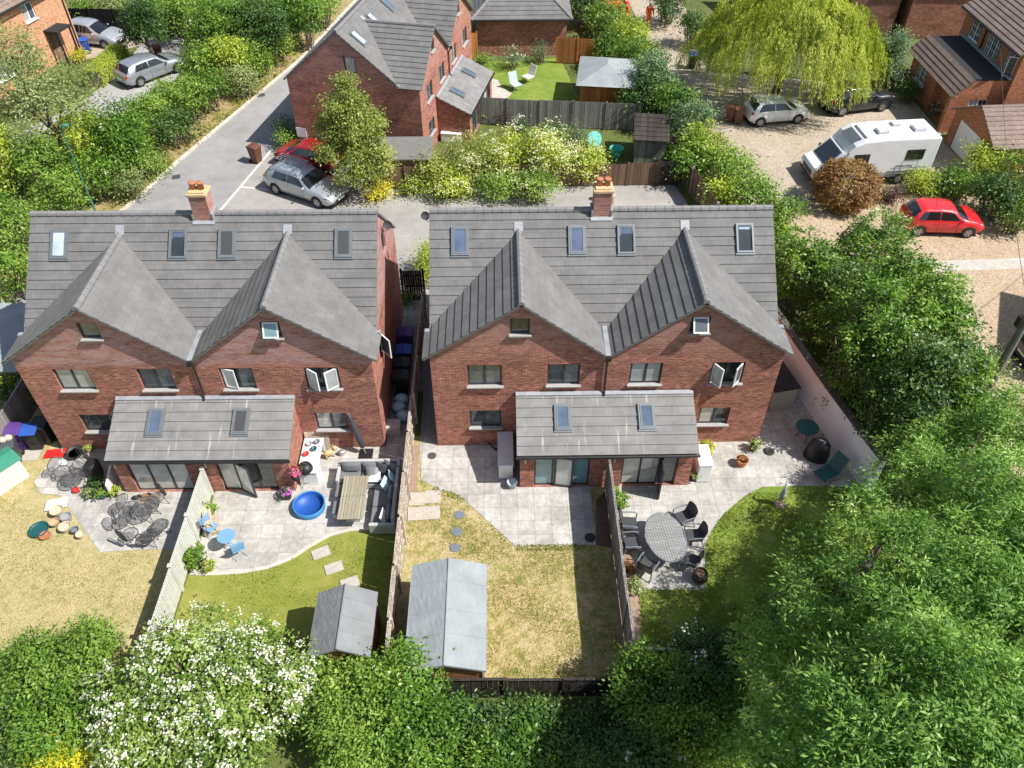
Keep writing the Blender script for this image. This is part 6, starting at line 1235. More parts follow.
t = thing('barrel_planter', 'dark barrel planter at the patio corner below the armchairs', 'planter', at(699, 580)); mb = MB(); mb.lathe([(.19, 0), (.25, .2), (.25, .3), (.22, .46), (.19, .46), (.19, .36), (.01, .36)], 18); mb.build('barrel', 'pot_dark', t, smooth=False); mb = MB(); mb.lathe([(.255, .12), (.258, .15)], 18); mb.lathe([(.245, .36), (.24, .39)], 18); mb.build('hoop', 'wood_brown', t)
potted('yellow-leaved plant at the corner of the right garden room', 704, 457, 'pot_dark', .16, .5, 'leaf_yellow', 600, .11, .3); potted('cream-flowered pot plant under the right ground-floor window', 753, 450, 'pot_dark', .15, .3, 'leaf_pale', 350, .09, .25, ('petal_cream', 60, .07)); potted('small pale pot plant at the white cabinet foot', 693, 480, 'pot_dark', .13, .25, 'leaf_pale', 300, .08, .22, ('petal_white', 20, .05)); potted('ground-hugging plants in the flower bed by the grey fence', 634, 590, 'pot_dark', .1, .35, 'leaf_pale', 500, .09, .3, ('petal_white', 20, .06)); potted('red-leaved plant in the flower bed by the grey fence', 628, 572, 'pot_dark', .1, .25, 'leaf_copper', 300, .08, .25)
t = thing('terracotta_planter', 'round terracotta planter on the patio in the tree shade', 'planter', at(741, 465)); mb = MB(); mb.lathe([(.15, 0), (.22, .3), (.24, .34), (.2, .33), (.18, .26), (.01, .24)], 16); mb.build('pot', 'terracotta', t, smooth=False); g = np.random.default_rng(4); d = g.normal(size=(160, 3)); d /= np.linalg.norm(d, axis=1, keepdims=True); leaf_obj('foliage', (d*np.array([.17, .17, .12])+np.array([0, 0, .36]), np.abs(d), g.uniform(0, 1, 160)), 'leaf_copper', .1, 4, t)
mb = MB(); mb.lathe([(.01, .016), (.2, .016), (.2, .06), (.17, .07), (.01, .03)], 18); single(mb, 'drain_cover', 'round black saucer on the shaded patio by the cupboard', 'saucer', 'pot_dark', at(769, 452)); t = thing('heat_pump', 'white boxed unit at the right end of the right garden room', 'cabinet', (9.86, -1.5, 0)); mb = MB(); mb.box(-.24, -.5, .04, .24, .5, .95); mb.build('body', 'white_plastic', t, bevel=.03); mb = MB(); mb.box(-.26, -.52, .95, .26, .52, 1.0); mb.build('top', 'white_render', t, bevel=.02)
t = thing('barbecue', 'barbecue under a black cover against the white wall', 'barbecue', at(815, 458), R(-25)); mb = MB(); n = 16; prof = [(.40, .02), (.38, .3), (.36, .62), (.30, .88), (.18, 1.02), (.04, 1.06)]
vs = [(r*(1.15 if abs(math.cos(2*math.pi*j/n)) > .5 else 1)*math.cos(2*math.pi*j/n)*(1+.06*((j*7+i*3) % 5-2)/2*(1 if i < 3 else .3)), r*.8*math.sin(2*math.pi*j/n)*(1+.06*((j*5+i) % 5-2)/2*(1 if i < 3 else .3)), z) for i, (r, z) in enumerate(prof) for j in range(n)]
mb.add(vs, [(i*n+j, i*n+(j+1) % n, (i+1)*n+(j+1) % n, (i+1)*n+j) for i in range(len(prof)-1) for j in range(n)]+[tuple(range(5*n, 6*n))]); mb.build('cover', 'black_cover', t, smooth=True); mb = MB(); mb.tube([(-.1, -.1, 1.06), (-.1, -.1, 1.1), (.08, -.1, 1.1), (.08, -.1, 1.06)], .012, 6); mb.build('handle', 'galvanised', t)
t = thing('round_stand', 'dark teal round garden table between the cupboard and the covered barbecue', 'table', at(803, 439)); mb = MB(); mb.lathe([(.01, .66), (.42, .66), (.44, .69), (.01, .70)], 24); mb.build('tabletop', 'teal_plastic', t); [MB().tube([(.1*math.cos(a), .1*math.sin(a), .66), (.3*math.cos(a), .3*math.sin(a), .015)], .018, 6).build('leg', 'teal_plastic', t) for a in (.5, 2.6, 4.7)]
t = thing('folding_lounger', 'teal fabric folding chair by the lower end of the white wall', 'chair', at(826, 478), R(-60)); mb = MB(); mb.extr([(-.28, -.5, .36), (.28, -.5, .36), (.28, .2, .38), (-.28, .2, .38)], (0, 0, .03)); mb.build('seat', 'teal_plastic', t); mb = MB(); mb.extr([(-.28, .2, .40), (.28, .2, .40), (.28, .55, .95), (-.28, .55, .95)], (0, .02, .02)); mb.build('backrest', 'teal_plastic', t)
for s in (-1, 1): mb = MB(); mb.tube([(s*.3, -.48, .38), (s*.3, .35, .015)], .015, 6); mb.build('leg', 'steel_wire', t); mb = MB(); mb.tube([(s*.3, .3, .5), (s*.3, -.35, .015)], .015, 6); mb.build('leg', 'steel_wire', t)
t = thing('heron_statue', 'slim grey-green heron statue on a stone base in the lawn corner', 'statue', at(779, 505), R(60)); mb = MB(); mb.lathe([(.19, 0), (.18, .05), (.12, .07), (.01, .07)], 9); mb.build('base', 'soil_pink', t); mb = MB(); mb.tube([(0, 0, .05), (0, 0, .35)], .025, 6); mb.tube([(0, 0, .32), (.02, 0, .5), (.0, 0, .75), (-.02, 0, .95), (.03, 0, 1.12), (.1, 0, 1.16)], [.05, .12, .10, .05, .04, .045], 8); mb.tube([(.1, 0, 1.16), (.3, 0, 1.12)], [.03, .008], 6); mb.build('body', 'bronze', t, smooth=True)
mb = MB(); mb.box(-.9, -.04, 0, .9, .04, .35); single(mb, 'pale_board', 'pale board lying at the bottom of the flower bed', 'board', 'white_plastic', at(662, 654), R(-4))
# ---- rear garden
for px, py, a, mt, lab in ((516, 90, 30, 'cushion_blue', 'pale blue fabric garden chair on the rear lawn'), (528, 82, -50, 'white_plastic', 'white garden chair on the rear lawn')):
    t = thing('garden_chair', lab, 'chair', at(px, py), R(a), 'chairs on the rear lawn'); mb = MB(); mb.box(-.3, -.3, .36, .3, .3, .42); mb.build('seat', mt, t); mb = MB(); mb.extr([(-.3, .28, .42), (.3, .28, .42), (.3, .5, 1.05), (-.3, .5, 1.05)], (0, .03, 0)); mb.build('backrest', mt, t)
    for sx in (-.27, .27):
        for sy in (-.26, .26): mb = MB(); mb.tube([(sx, sy, .37), (sx*1.1, sy*1.1, .01)], .02, 6); mb.build('leg', 'galvanised', t)
t = thing('green_table', 'mint green round plastic table on end in the rear garden', 'table', at(594, 146), R(20)); mb = MB(); mb.lathe([(.01, -.02), (.45, -.02), (.46, .0), (.45, .02), (.01, .02)], 22, T=Matrix.Translation((0, 0, .46)) @ Matrix.Rotation(R(55), 4, 'X')); mb.build('tabletop', 'mint_plastic', t); mb = MB(); mb.tube([(0, .0, .46), (0, .35, .02)], .03, 6); mb.build('leg', 'mint_plastic', t)
t = thing('green_tub', 'teal plastic tub beside the mossy shed', 'tub', at(616, 156)); mb = MB(); mb.lathe([(.3, 0), (.4, .5), (.42, .52), (.38, .5), (.28, .06), (.01, .05)], 18); mb.build('tub', 'mint_plastic', t, smooth=False)
for dx, dy, h in ((0, 0, .55), (.45, .05, .7), (.18, -.35, .4), (.6, -.3, .5), (.35, -.55, .3)):
    p = at(600, 200); mb = MB(); mb.lathe([(.2, 0), (.2, h), (.18, h+.005), (.01, h+.006)], 14); single(mb, 'log_stump', 'pale sawn log standing on end by the brown court fence', 'log', 'wood_pale', (p[0]+dx, p[1]+dy, 0), 0, 'sawn logs by the court fence')
for px, py, lf, fl, lab in ((484, 122, 'leaf_bright', 'petal_cream', 'pot of cream flowers on the end-on pair patio, left'), (492, 122, 'leaf_dark', 'petal_red', 'pot of red flowers on the end-on pair patio, middle'), (499, 121, 'leaf_pale', 'petal_white', 'pot of white flowers on the end-on pair patio, right')): potted(lab, px, py, 'pot_dark', .2, .4, lf, 300, .1, .3, (fl, 60, .09))
t = thing('storage_chest', 'white garden chest against the end-on pair garden room', 'storage chest', at(452, 140), R(-10)); mb = MB(); mb.box(-.6, -.3, 0, .6, .3, .5); mb.build('body', 'white_plastic', t, bevel=.02); mb = MB(); mb.box(-.62, -.32, .5, .62, .32, .56); mb.build('lid', 'white_plastic', t, bevel=.015)
mb = MB(); mb.box(-.3, -.02, 0, .3, .02, .55); o = attach(single(mb, 'meter_box', '', 'box', 'white_plastic', (-9.0, 23.35, .9), R(-12.6)), PAIR_C, ((-1.795, 21.8, 0), Euler((0, 0, R(77.36))), (.9436,)*3))
mb = MB(); mb.tube([(0, .15, 0), (0, -.3, 0), (0, -.3, 1.0)], .02, 6); [mb.tube([(-.35, -.3, .95-.12*k), (.35, -.3, .95-.12*k)], .01, 4) for k in range(4)]
o = mb.build('aerial', 'steel_wire', None, loc=(-5.6, 22.6, 5.3), rz=R(-12.6)); attach(o, PAIR_C, ((-1.795, 21.8, 0), Euler((0, 0, R(77.36))), (.9436,)*3))
for x, y, z, hh, pose in ((-1.98, 5.3, 6.3, PAIR_A, ((AX, AY, 0), Euler((0, 0, AR)), (1, 1, 1))), (-.05, 5.6, 6.5, PAIR_B, ((0, 0, 0), Euler((0, 0, 0)), (1, 1, 1)))):
    mb = MB(); s = 1 if x < -1 else -1; mb.tube([(0, 0, 0), (s*.22, 0, 0), (s*.22, 0, .42)], .014, 6); mb.lathe([(.01, .0), (.12, .03), (.17, .08), (.15, .06), (.02, .02)], 14, T=Matrix.Translation((s*.26, -.05, .30)) @ Matrix.Rotation(R(70), 4, 'X')); mb.tube([(s*.26, -.05, .28), (s*.26, -.3, .38)], .010, 5); attach(mb.build('aerial', 'steel_wire', None, loc=(x, y, z)), hh, pose)

# ---- street lamp, telegraph pole and its wires
t = thing('street_lamp', 'slim green street lamp among the hedge bushes', 'street lamp', (-18.9, 16.6, 0)); mb = MB(); mb.tube([(0, 0, 0), (0, 0, 1.1), (0, 0, 1.15), (0, 0, 4.9)], [.06, .06, .036, .03], 10); mb.build('post', 'lamp_green', t); mb = MB(); mb.tube([(0, 0, 4.9), (.05, 0, 5.0), (.18, 0, 5.05)], .03, 8); mb.ball((.25, 0, 5.06), (.20, .12, .08), 10, 6); mb.build('lantern', 'lamp_green', t, smooth=True)
t = thing('telegraph_pole', 'grey timber telegraph pole with black fittings by the gravel', 'telegraph pole', (21.6, 1.6, 0)); top = 4.9; mb = MB(); mb.tube([(0, 0, 0), (0, 0, top)], [.17, .13], 12); mb.build('post', 'wood_silver', t); mb = MB(); mb.lathe([(.13, 0), (.14, .03), (.02, .05)], 10, (0, 0, top)); mb.build('cap', 'galvanised', t)
mb = MB(); mb.box(-.30, -.12, top-.55, -.14, .12, top-.1); mb.box(.14, -.08, top-.35, .26, .08, top-.15); [mb.tube([(-.35+.14*k, -.2, top-.05), (-.35+.14*k, -.2, top+.06)], .03, 6) for k in (0, 5)]; mb.box(-.4, -.22, top-.09, .4, -.16, top-.05); mb.build('fitting', 'black_plastic', t)
def wire(label, a, b, sag): 
    mb = MB(); a, b = Vector(a), Vector(b); mb.tube([a.lerp(b, k/12)-Vector((0, 0, sag*4*(k/12)*(1-k/12))) for k in range(13)], .012, 4); single(mb, 'overhead_wire', label, 'wire', 'steel_wire', (0, 0, 0))
wire('overhead wire from the telegraph pole towards the brown brick house', (21.6, 1.6, 4.86), (32.45, 27.6, 4.6), .5); wire('overhead wire from the telegraph pole out past the right edge', (21.6, 1.6, 4.86), (40, 16, 5.5), .4)

# ---------------------------------------------------------------- people
def person(label, loc, rz, pose, top_mat, leg_mat, hat):
    t = thing('person', label, 'person', loc, rz)
    J = pose; V = []; E = []; RAD = []
    def chain(names, start=None):
        prev = start
        for nm, p, r in names:
            V.append(p); RAD.append(r); i = len(V)-1
            if prev is not None: E.append((prev, i))
            prev = i; IDX[nm] = i
        return prev
    IDX = {}
    chain([('pelvis', J['pelvis'], .15), ('waist', J['waist'], .135), ('chest', J['chest'], .16), ('neckbase', J['nb'], .10), ('neck', J['neck'], .06), ('jaw', J['jaw'], .085), ('head', J['head'], .10), ('crown', J['crown'], .07)])
    for s in ('l', 'r'):
        chain([('hip'+s, J['hip'+s], .11), ('knee'+s, J['knee'+s], .075), ('ank'+s, J['ank'+s], .05), ('toe'+s, J['toe'+s], .04)], IDX['pelvis'])
        chain([('sh'+s, J['sh'+s], .075), ('el'+s, J['el'+s], .05), ('wr'+s, J['wr'+s], .033), ('palm'+s, J['pa'+s], .035)], IDX['neckbase'])
        w, pa = Vector(J['wr'+s]), Vector(J['pa'+s]); d = (pa-w).normalized(); sd = d.cross(Vector((1, 0, 0))).normalized() if abs(d.x) < .9 else d.cross(Vector((0, 1, 0))).normalized()
        for k, ln in enumerate((.075, .085, .08, .062)):
            o = sd*(.03*(k-1.5)*.8); b = pa+d*.03+o; chain([('f', tuple(b), .010), ('f2', tuple(b+d*ln*.5), .009), ('f3', tuple(b+d*ln+Vector((0, .012, 0))), .007)], IDX['palm'+s])
        b = w+d*.03+sd*.035; chain([('t', tuple(b), .012), ('t2', tuple(b+d*.05+sd*.02), .009)], IDX['palm'+s])
    me = bpy.data.meshes.new('body'); me.from_pydata([tuple(p) for p in V], E, []); o = bpy.data.objects.new('body', me); COL.objects.link(o); o.parent = t; me.materials.append(MATS['skin'])
    sk = o.modifiers.new('skin', 'SKIN'); ly = me.skin_vertices[0]
    for i, r in enumerate(RAD): ly.data[i].radius = (r, r); ly.data[i].use_root = (i == 0)
    sb = o.modifiers.new('sub', 'SUBSURF'); sb.levels = 1; sb.render_levels = 1
    def cloth(name, mat, chains):
        Vc, Ec, Rc = [], [], []
        for ch in chains:
            prev = None
            for p, r in ch:
                p = tuple(p); 
                i = Vc.index(p) if p in Vc else None
                if i is None: Vc.append(p); Rc.append(r); i = len(Vc)-1
                if prev is not None and (prev, i) not in Ec and prev != i: Ec.append((prev, i))
                prev = i
        m2 = bpy.data.meshes.new(name); m2.from_pydata(Vc, Ec, []); q = bpy.data.objects.new(name, m2); COL.objects.link(q); q.parent = t; m2.materials.append(MATS[mat]); s2 = q.modifiers.new('skin', 'SKIN'); l2 = m2.skin_vertices[0]
        for i, r in enumerate(Rc): l2.data[i].radius = (r, r); l2.data[i].use_root = (i == 0)
        s3 = q.modifiers.new('sub', 'SUBSURF'); s3.levels = 1; s3.render_levels = 1
    cloth('jacket', top_mat, [[(J['pelvis'], .175), (J['waist'], .165), (J['chest'], .19), (J['nb'], .12)]]+[[(J['nb'], .12), (J['sh'+s], .095), (J['el'+s], .07), (J['wr'+s], .052)] for s in 'lr'])
    cloth('trousers', leg_mat, [[(J['waist'], .15), (J['pelvis'], .165)]]+[[(J['pelvis'], .165), (J['hip'+s], .125), (J['knee'+s], .095), (J['ank'+s], .075)] for s in 'lr'])
    for s in 'lr': mb = MB(); a, b = Vector(J['ank'+s]), Vector(J['toe'+s]); mb.ball(((a+b)/2).to_tuple()[:2]+(.05,), (.055, .13, .06), 8, 5); mb.build('boot', 'pot_dark', t, smooth=True)
    c = Vector(J['head']); f = Vector((0, -1, 0)); mb = MB(); mb.ball(tuple(c+Vector((0, -.005, .075))), (.115, .135, .085), 12, 6); mb.box(c.x-.09, c.y-.2, c.z+.055, c.x+.09, c.y-.08, c.z+.072); mb.build('helmet', hat, t, smooth=True)
    mb = MB(); mb.ball(tuple(c+Vector((0, -.108, -.03))), (.016, .028, .03), 6, 4); mb.build('nose', 'skin', t, smooth=True); mb = MB(); [mb.ball(tuple(c+Vector((s*.036, -.095, .005))), .012, 6, 4) for s in (-1, 1)]; mb.build('eyes', 'pot_dark', t); mb = MB(); mb.box(c.x-.028, c.y-.102, c.z-.078, c.x+.028, c.y-.09, c.z-.068); mb.build('mouth', 'lamp_red', t)
    return t
def stand(bend=0.0, arm=.1):
    q = {}; q['pelvis'] = (0, 0, .93); yb = -bend
    q['waist'] = (0, yb*.25, 1.08); q['chest'] = (0, yb*.6, 1.27); q['nb'] = (0, yb*.9, 1.43-abs(bend)*.3); q['neck'] = (0, yb*1.0, 1.51-abs(bend)*.35); q['jaw'] = (0, yb*1.05-.02, 1.57-abs(bend)*.38); q['head'] = (0, yb*1.1, 1.65-abs(bend)*.42); q['crown'] = (0, yb*1.1+.01, 1.73-abs(bend)*.42)
    for s, n in ((1, 'l'), (-1, 'r')):
        q['hip'+n] = (s*.10, 0, .88); q['knee'+n] = (s*.12, -.03, .5); q['ank'+n] = (s*.13, .02, .09); q['toe'+n] = (s*.15, -.13, .04)
        q['sh'+n] = (s*.19, yb*.9, 1.40-abs(bend)*.3); q['el'+n] = (s*(.25+arm*.3), yb*.9-.02, 1.12-abs(bend)*.3); q['wr'+n] = (s*(.22+arm), yb*.9-.16, .92-abs(bend)*.2); q['pa'+n] = (s*(.215+arm), yb*.9-.21, .85-abs(bend)*.2)
    return q
person('worker in orange hi-vis jacket and trousers standing on the drive', at(648, 26), R(15), stand(0, .06), 'hivis_orange', 'hivis_orange', 'white_plastic'); person('worker in orange hi-vis bending at the machine near the top edge', at(627, 18), R(-60), stand(.35, .02), 'hivis_red', 'hivis_orange', 'white_plastic')
t = thing('wood_chipper', 'orange wood chipper machine cut by the top edge beside the workers', 'machine', at(611, 16), R(20)); mb = MB(); mb.box(-.6, -.45, .45, .6, .45, 1.1); mb.extr([(-.6, -.35, .7), (-1.3, -.6, .6), (-1.3, .6, .6), (-.6, .35, .7)], (0, 0, .7)); mb.build('body', 'machine_orange', t, bevel=.03); mb = MB(); mb.tube([(.4, 0, 1.1), (.4, 0, 1.7), (.8, 0, 2.0)], .14, 10); mb.build('chute', 'machine_orange', t)
for s in (-1, 1): mb = MB(); mb.lathe([(.1, -.09), (.3, -.09), (.3, .09), (.1, .09)], 16, T=Matrix.Translation((0, s*.6, .3)) @ Matrix.Rotation(R(90), 4, 'X')); mb.build('wheel', 'rubber', t)
for px, py, lab in ((170, 177, 'dark road drain at the kerb behind the left roof'), (256, 95, 'dark road drain at the kerb below the tall hedge shrubs'), (368, 84, 'road drain far up the estate road')):
    if py == 84: continue
    mb = MB(); mb.box(-.22, -.22, -.01, .22, .22, .012); [mb.box(-.18, -.17+k*.09, .012, .18, -.12+k*.09, .02) for k in range(4)]; p = G(px, py); single(mb, 'road_drain', lab, 'drain cover', 'grey_plastic', (p.x+.35, p.y, 0), R(18))
HG = 'bushes of the hedge along the estate road'
# hedge along the estate road, from the near left corner up to the top
for px, py, h, r, leaf, sz, lab in [
    (8, 225, 3.6, 1.7, 'leaf_bright', .17, 'bright leafy bush at the left edge, level with the roof ridge'),
    (6, 275, 2.6, 1.2, 'leaf_laurel', .17, 'bush at the left edge where the road meets the roof'),
    (2, 160, 4.0, 1.8, 'leaf_lime', .16, 'yellow-green bush at the left edge below the orange house'),
    (40, 165, 3.4, 1.6, 'leaf_bright', .17, 'bush just left of the green street lamp'),
    (62, 195, 2.4, 1.5, 'leaf_bright', .16, 'low bush in front of the street lamp foot, above the roof'),
    (98, 175, 2.6, 1.4, 'leaf_laurel', .17, 'low bush right of the street lamp foot'),
    (88, 142, 3.6, 1.7, 'leaf_lime', .16, 'yellowish bush behind the street lamp'),
    (118, 140, 4.2, 2.0, 'leaf_laurel', .19, 'largest dense green bush right of the street lamp'),
    (128, 185, 1.6, 1.1, 'leaf_pale', .14, 'low pale bush on the verge behind the left roof corner'),
    (142, 160, 2.2, 1.3, 'leaf_bright', .16, 'bush on the verge below the largest bush'),
    (152, 118, 2.8, 1.5, 'leaf_bright', .17, 'bush below the silver estate on the side lane'),
    (176, 128, 2.2, 1.3, 'leaf_dark', .17, 'dark green bush at the verge midway along the hedge'),
    (168, 98, 2.4, 1.3, 'leaf_bright', .16, 'bush at the nose of the silver estate on the side lane'),
    (190, 100, 2.6, 1.4, 'leaf_bright', .17, 'bright bush midway along the hedge, above the dark one'),
    (208, 90, 2.6, 1.3, 'leaf_laurel', .17, 'green bush at the verge bend, right of the bright one'),
    (200, 68, 3.2, 1.5, 'leaf_bright', .17, 'bush beside the shadow on the side lane'),
    (228, 62, 3.4, 1.6, 'leaf_lime', .17, 'lime bush below the tall trees at the top'),
    (240, 80, 2.2, 1.2, 'leaf_pale', .15, 'small pale bush at the road kerb below the tall trees')]:
    bush(px, py, h, r, leaf, lab, size=sz, group=HG)
def tree(px, py, h, r, leaf, label, n, size, trunk, name='tree', zc=.62, lobes=7, group=None, sq=.8, **kw):
    c = G(px, py, h*zc); rr = random.Random(int(px*3+py*5)); bl = [(0, 0, h*zc, r*.7, r*.7, h*.33)]
    for k in range(lobes):
        a = k*2.4+rr.uniform(-.4, .4); f = rr.uniform(.4, .68); bl.append((math.cos(a)*r*f, math.sin(a)*r*f, h*(zc+rr.uniform(-.22, .2)), r*rr.uniform(.32, .5), r*rr.uniform(.32, .5), h*rr.uniform(.12, .2)*sq*1.3))
    return plant(name, label, 'tree', c, bl, n, leaf, size, group, trunk=trunk, **kw)
TG = 'tall shrubs at the top of the road hedge'
for px, py, h, r, leaf, n, lab in [(222, 30, 4.6, 2.6, 'leaf_laurel', 8500, 'broad dark shrub mass at the top, left of the darkest one'), (262, 30, 4.4, 2.3, 'leaf_dark', 7500, 'darkest tall shrub at the top of the road hedge'), (298, 20, 4.0, 2.1, 'leaf_laurel', 6500, 'green tall shrub at the top, nearest the road'), (318, 2, 3.6, 1.8, 'leaf_bright', 4500, 'bright shrub at the top edge, against the road kerb'), (190, 14, 4.2, 2.2, 'leaf_bright', 6000, 'lighter shrub at the top edge, left of the broad dark mass'), (245, 4, 4.4, 2.2, 'leaf_bright', 5500, 'bright shrub at the top edge behind the darkest one'), (285, -4, 4.4, 2.2, 'leaf_laurel', 5000, 'shrub cut by the top edge between two brighter ones'), (252, 58, 2.6, 1.4, 'leaf_bright', 3500, 'bright shrub on the verge in front of the darkest tall one'), (276, 44, 2.2, 1.2, 'leaf_lime', 2600, 'lime shrub on the verge in front of the green tall one')]:
    bush(px, py, h, r, leaf, lab, n=n, size=.19, group=TG, sub=6)
tree(142, 24, 4.6, 1.8, 'leaf_dark', 'round dark tree before the black fence by the brown bin', 7000, .17, (3.2, .13))
tree(40, 95, 6.6, 3.4, 'leaf_pale', 'feathery pale tree before the orange brick house', 9000, .16, (4.4, .16), shell=.9, lump=.35, clump=.35)
tree(12, 60, 6.0, 2.6, 'leaf_pale', 'thin pale tree at the left edge over the brown tiled roof', 4200, .15, (4, .13), shell=.9, lump=.35)
bush(84, 14, 2.2, 1.1, 'leaf_laurel', 'shrub between the orange house and the black fence', n=1800, size=.17)
bush(165, 8, 3.0, 2.2, 'leaf_bright', 'bright bushes of the garden beyond the black fence', size=.18)
bush(112, 8, 2.4, 1.5, 'leaf_pale', 'pale flowering bush before the shaded brown brick house', size=.16)
bush(80, 56, .8, .55, 'leaf_yellow', 'yellow shrub by the orange house porch', size=.1)
# clipped hedge at the drive
a, b = G(98, 86), G(122, 62); t = thing('clipped_hedge', 'clipped yellow-green hedge between the driveway and the side lane', 'hedge', ((a.x+b.x)/2, (a.y+b.y)/2, 0), math.atan2(b.y-a.y, b.x-a.x))
g = np.random.default_rng(3); n = 6000; L2 = (b-a).length/2+.3; P = np.stack([g.uniform(-L2, L2, n), g.uniform(-.55, .55, n), 1.1+g.normal(0, .05, n)], 1); sd = g.uniform(0, 1, n) < .5
P[sd, 1] = np.sign(P[sd, 1])*.6+g.normal(0, .05, sd.sum()); P[sd, 2] = g.uniform(.1, 1.15, sd.sum()); nn = np.where(sd[:, None], np.stack([0*P[:, 0], np.sign(P[:, 1]), .4+0*P[:, 0]], 1), [[0, 0, 1]])+g.normal(size=(n, 3))*.5; nn /= np.linalg.norm(nn, axis=1, keepdims=True)
leaf_obj('foliage', (P, nn, g.uniform(.2, .9, n)), 'leaf_lime', .12, 3, t)
mb = MB(); mb.box(-L2+.1, -.5, 0, L2-.1, .5, 1.0); mb.build('stems', 'twig', t)

# birch by the parking court
c = G(353, 152, 2.4); bl = [(0, 0, 2.8, 1.5, 1.4, 1.6), (.1, 0, 4.5, 1.1, 1.05, 1.2), (.1, 0, 5.8, .55, .55, .8), (-1.25, -.3, 2.5, .9, .85, .9), (1.25, -.3, 2.2, 1.0, .95, 1.1), (.3, -1.05, 1.7, 1.1, .8, .9), (-.95, .3, 3.7, .9, .8, .7), (1.05, .2, 3.8, .9, .85, .8), (-.6, 0, 5.0, .6, .5, .5), (.65, -.1, 5.1, .55, .5, .5)]
plant('birch_tree', 'slender birch with fine drooping leaves beside the parking court', 'tree', c, bl, 27000, 'leaf_birch', .12, trunk=(5.6, .09), bark='bark_white', clump=.2, shell=.85, lump=.3, aspect=.6)
bush(284, 130, 1.7, .6, 'leaf_dark', 'dark bluish topiary by the corner of the end-on brick pair', size=.11); bush(287, 140, 1.15, .55, 'leaf_bright', 'small clipped green bush in front of the dark topiary', size=.1)
# flowering shrubs behind the court
FG = 'shrubs along the brown court fence'
for px, py, h, r, leaf, fl, lab in [
    (470, 160, 2.6, 1.7, 'leaf_birch', ('petal_cream', 60, .09, 10, .12), 'olive brown-tinged shrub at the left of the flowering row'),
    (450, 182, 1.6, 1.3, 'leaf_lime', ('petal_cream', 40, .09, 10, .12), 'low yellow-green shrub in front of the olive one'),
    (412, 185, 1.0, .8, 'leaf_lime', ('petal_cream', 20, .08, 8, .1), 'smallest lime shrub beside the birch'),
    (378, 192, .9, .7, 'leaf_yellow', None, 'yellow shrub at the foot of the birch'),
    (505, 155, 2.6, 1.7, 'leaf_lime', ('petal_cream', 90, .10, 12, .13), 'lime shrub thick with cream flowers, middle of the row'),
    (500, 184, 1.6, 1.3, 'leaf_bright', ('petal_cream', 30, .09, 10, .12), 'low green shrub below the lime one'),
    (545, 155, 2.7, 1.8, 'leaf_lime', ('petal_cream', 120, .10, 12, .13), 'cream-flowered shrub over the brown fence, right part of the row'),
    (535, 185, 1.7, 1.3, 'leaf_bright', ('petal_cream', 25, .09, 10, .12), 'green shrub hugging the fence foot, right part of the row'),
    (585, 162, 2.2, 1.3, 'leaf_lime', ('petal_cream', 60, .10, 12, .13), 'cream-flowered shrub at the right end of the row by the green chairs'),
    (432, 168, 2.0, 1.1, 'leaf_birch', None, 'olive shrub behind the lean-to roof end')]:
    bush(px, py, h, r, leaf, lab, size=.13, flowers=fl, group=FG)
for px, py, h, r, leaf, fl, lab in [
    (520, 128, 1.1, .6, 'leaf_dark', ('petal_white', 14, .1, 8, .1), 'white-flowered plant at the grey fence, left of the sapling'), (556, 132, 1.2, .7, 'leaf_laurel', ('petal_white', 16, .1, 8, .1), 'white-flowered plant at the grey fence, near its middle'),
    (576, 134, 1.3, .7, 'leaf_blue', None, 'bluish plant at the grey fence'), (506, 116, .9, .5, 'leaf_purple', None, 'dark purple maple by the back garden room'),
    (512, 58, 1.4, .8, 'leaf_blue', ('petal_white', 10, .09, 6, .1), 'tall bluish plant against the garage wall, left'), (540, 52, 1.5, .8, 'leaf_blue', None, 'tall bluish plant against the garage wall, right'), (482, 58, .7, .5, 'leaf_bright', None, 'small plant at the garage wall corner')]:
    bush(px, py, h, r, leaf, lab, size=.11, flowers=fl, n=900)
# hedge between the gardens and the right-hand drive
RG = 'bushes of the tall hedge left of the drive'
for px, py, h, r, leaf, sz, lab in [
    (588, 4, 3.4, 1.5, 'leaf_dark', .18, 'dark bush at the top beside the garage roof'), (606, 22, 3.4, 1.7, 'leaf_bright', .17, 'bright bush just below the workers in orange'), (628, 40, 3.3, 1.8, 'leaf_lime', .17, 'yellow-green bush below and left of the standing worker'),
    (610, 50, 2.8, 1.3, 'leaf_laurel', .17, 'green bush at the fence beside the orange fence'), (640, 62, 3.4, 1.8, 'leaf_bright', .17, 'bush beside the shaded drive end'), (655, 82, 3.4, 1.8, 'leaf_blue', .17, 'grey-blue bush in the tall hedge'),
    (640, 100, 3.0, 1.5, 'leaf_dark', .17, 'dark bush above the mossy shed'), (672, 108, 3.2, 1.7, 'leaf_laurel', .17, 'bush below the grey-blue one'), (690, 128, 3.0, 1.6, 'leaf_blue', .16, 'grey-tinged bush beside the brown bins'),
    (708, 148, 2.8, 1.6, 'leaf_lime', .17, 'lime bush left of the motorhome nose'), (690, 160, 2.6, 1.3, 'leaf_laurel', .17, 'green bush right of the mossy shed'), (728, 172, 2.6, 1.6, 'leaf_bright', .17, 'bright bush below the lime one'),
    (748, 196, 2.4, 1.5, 'leaf_bright', .17, 'bright bush above the right roof corner'), (722, 195, 2.2, 1.2, 'leaf_lime', .16, 'lime bush touching the roof ridge on the right'), (778, 216, 2.2, 1.5, 'leaf_bright', .17, 'bush at the foot of the tall hedge, beside the gravel')]:
    bush(px, py, h, r, leaf, lab, size=sz, group=RG, flowers=None)
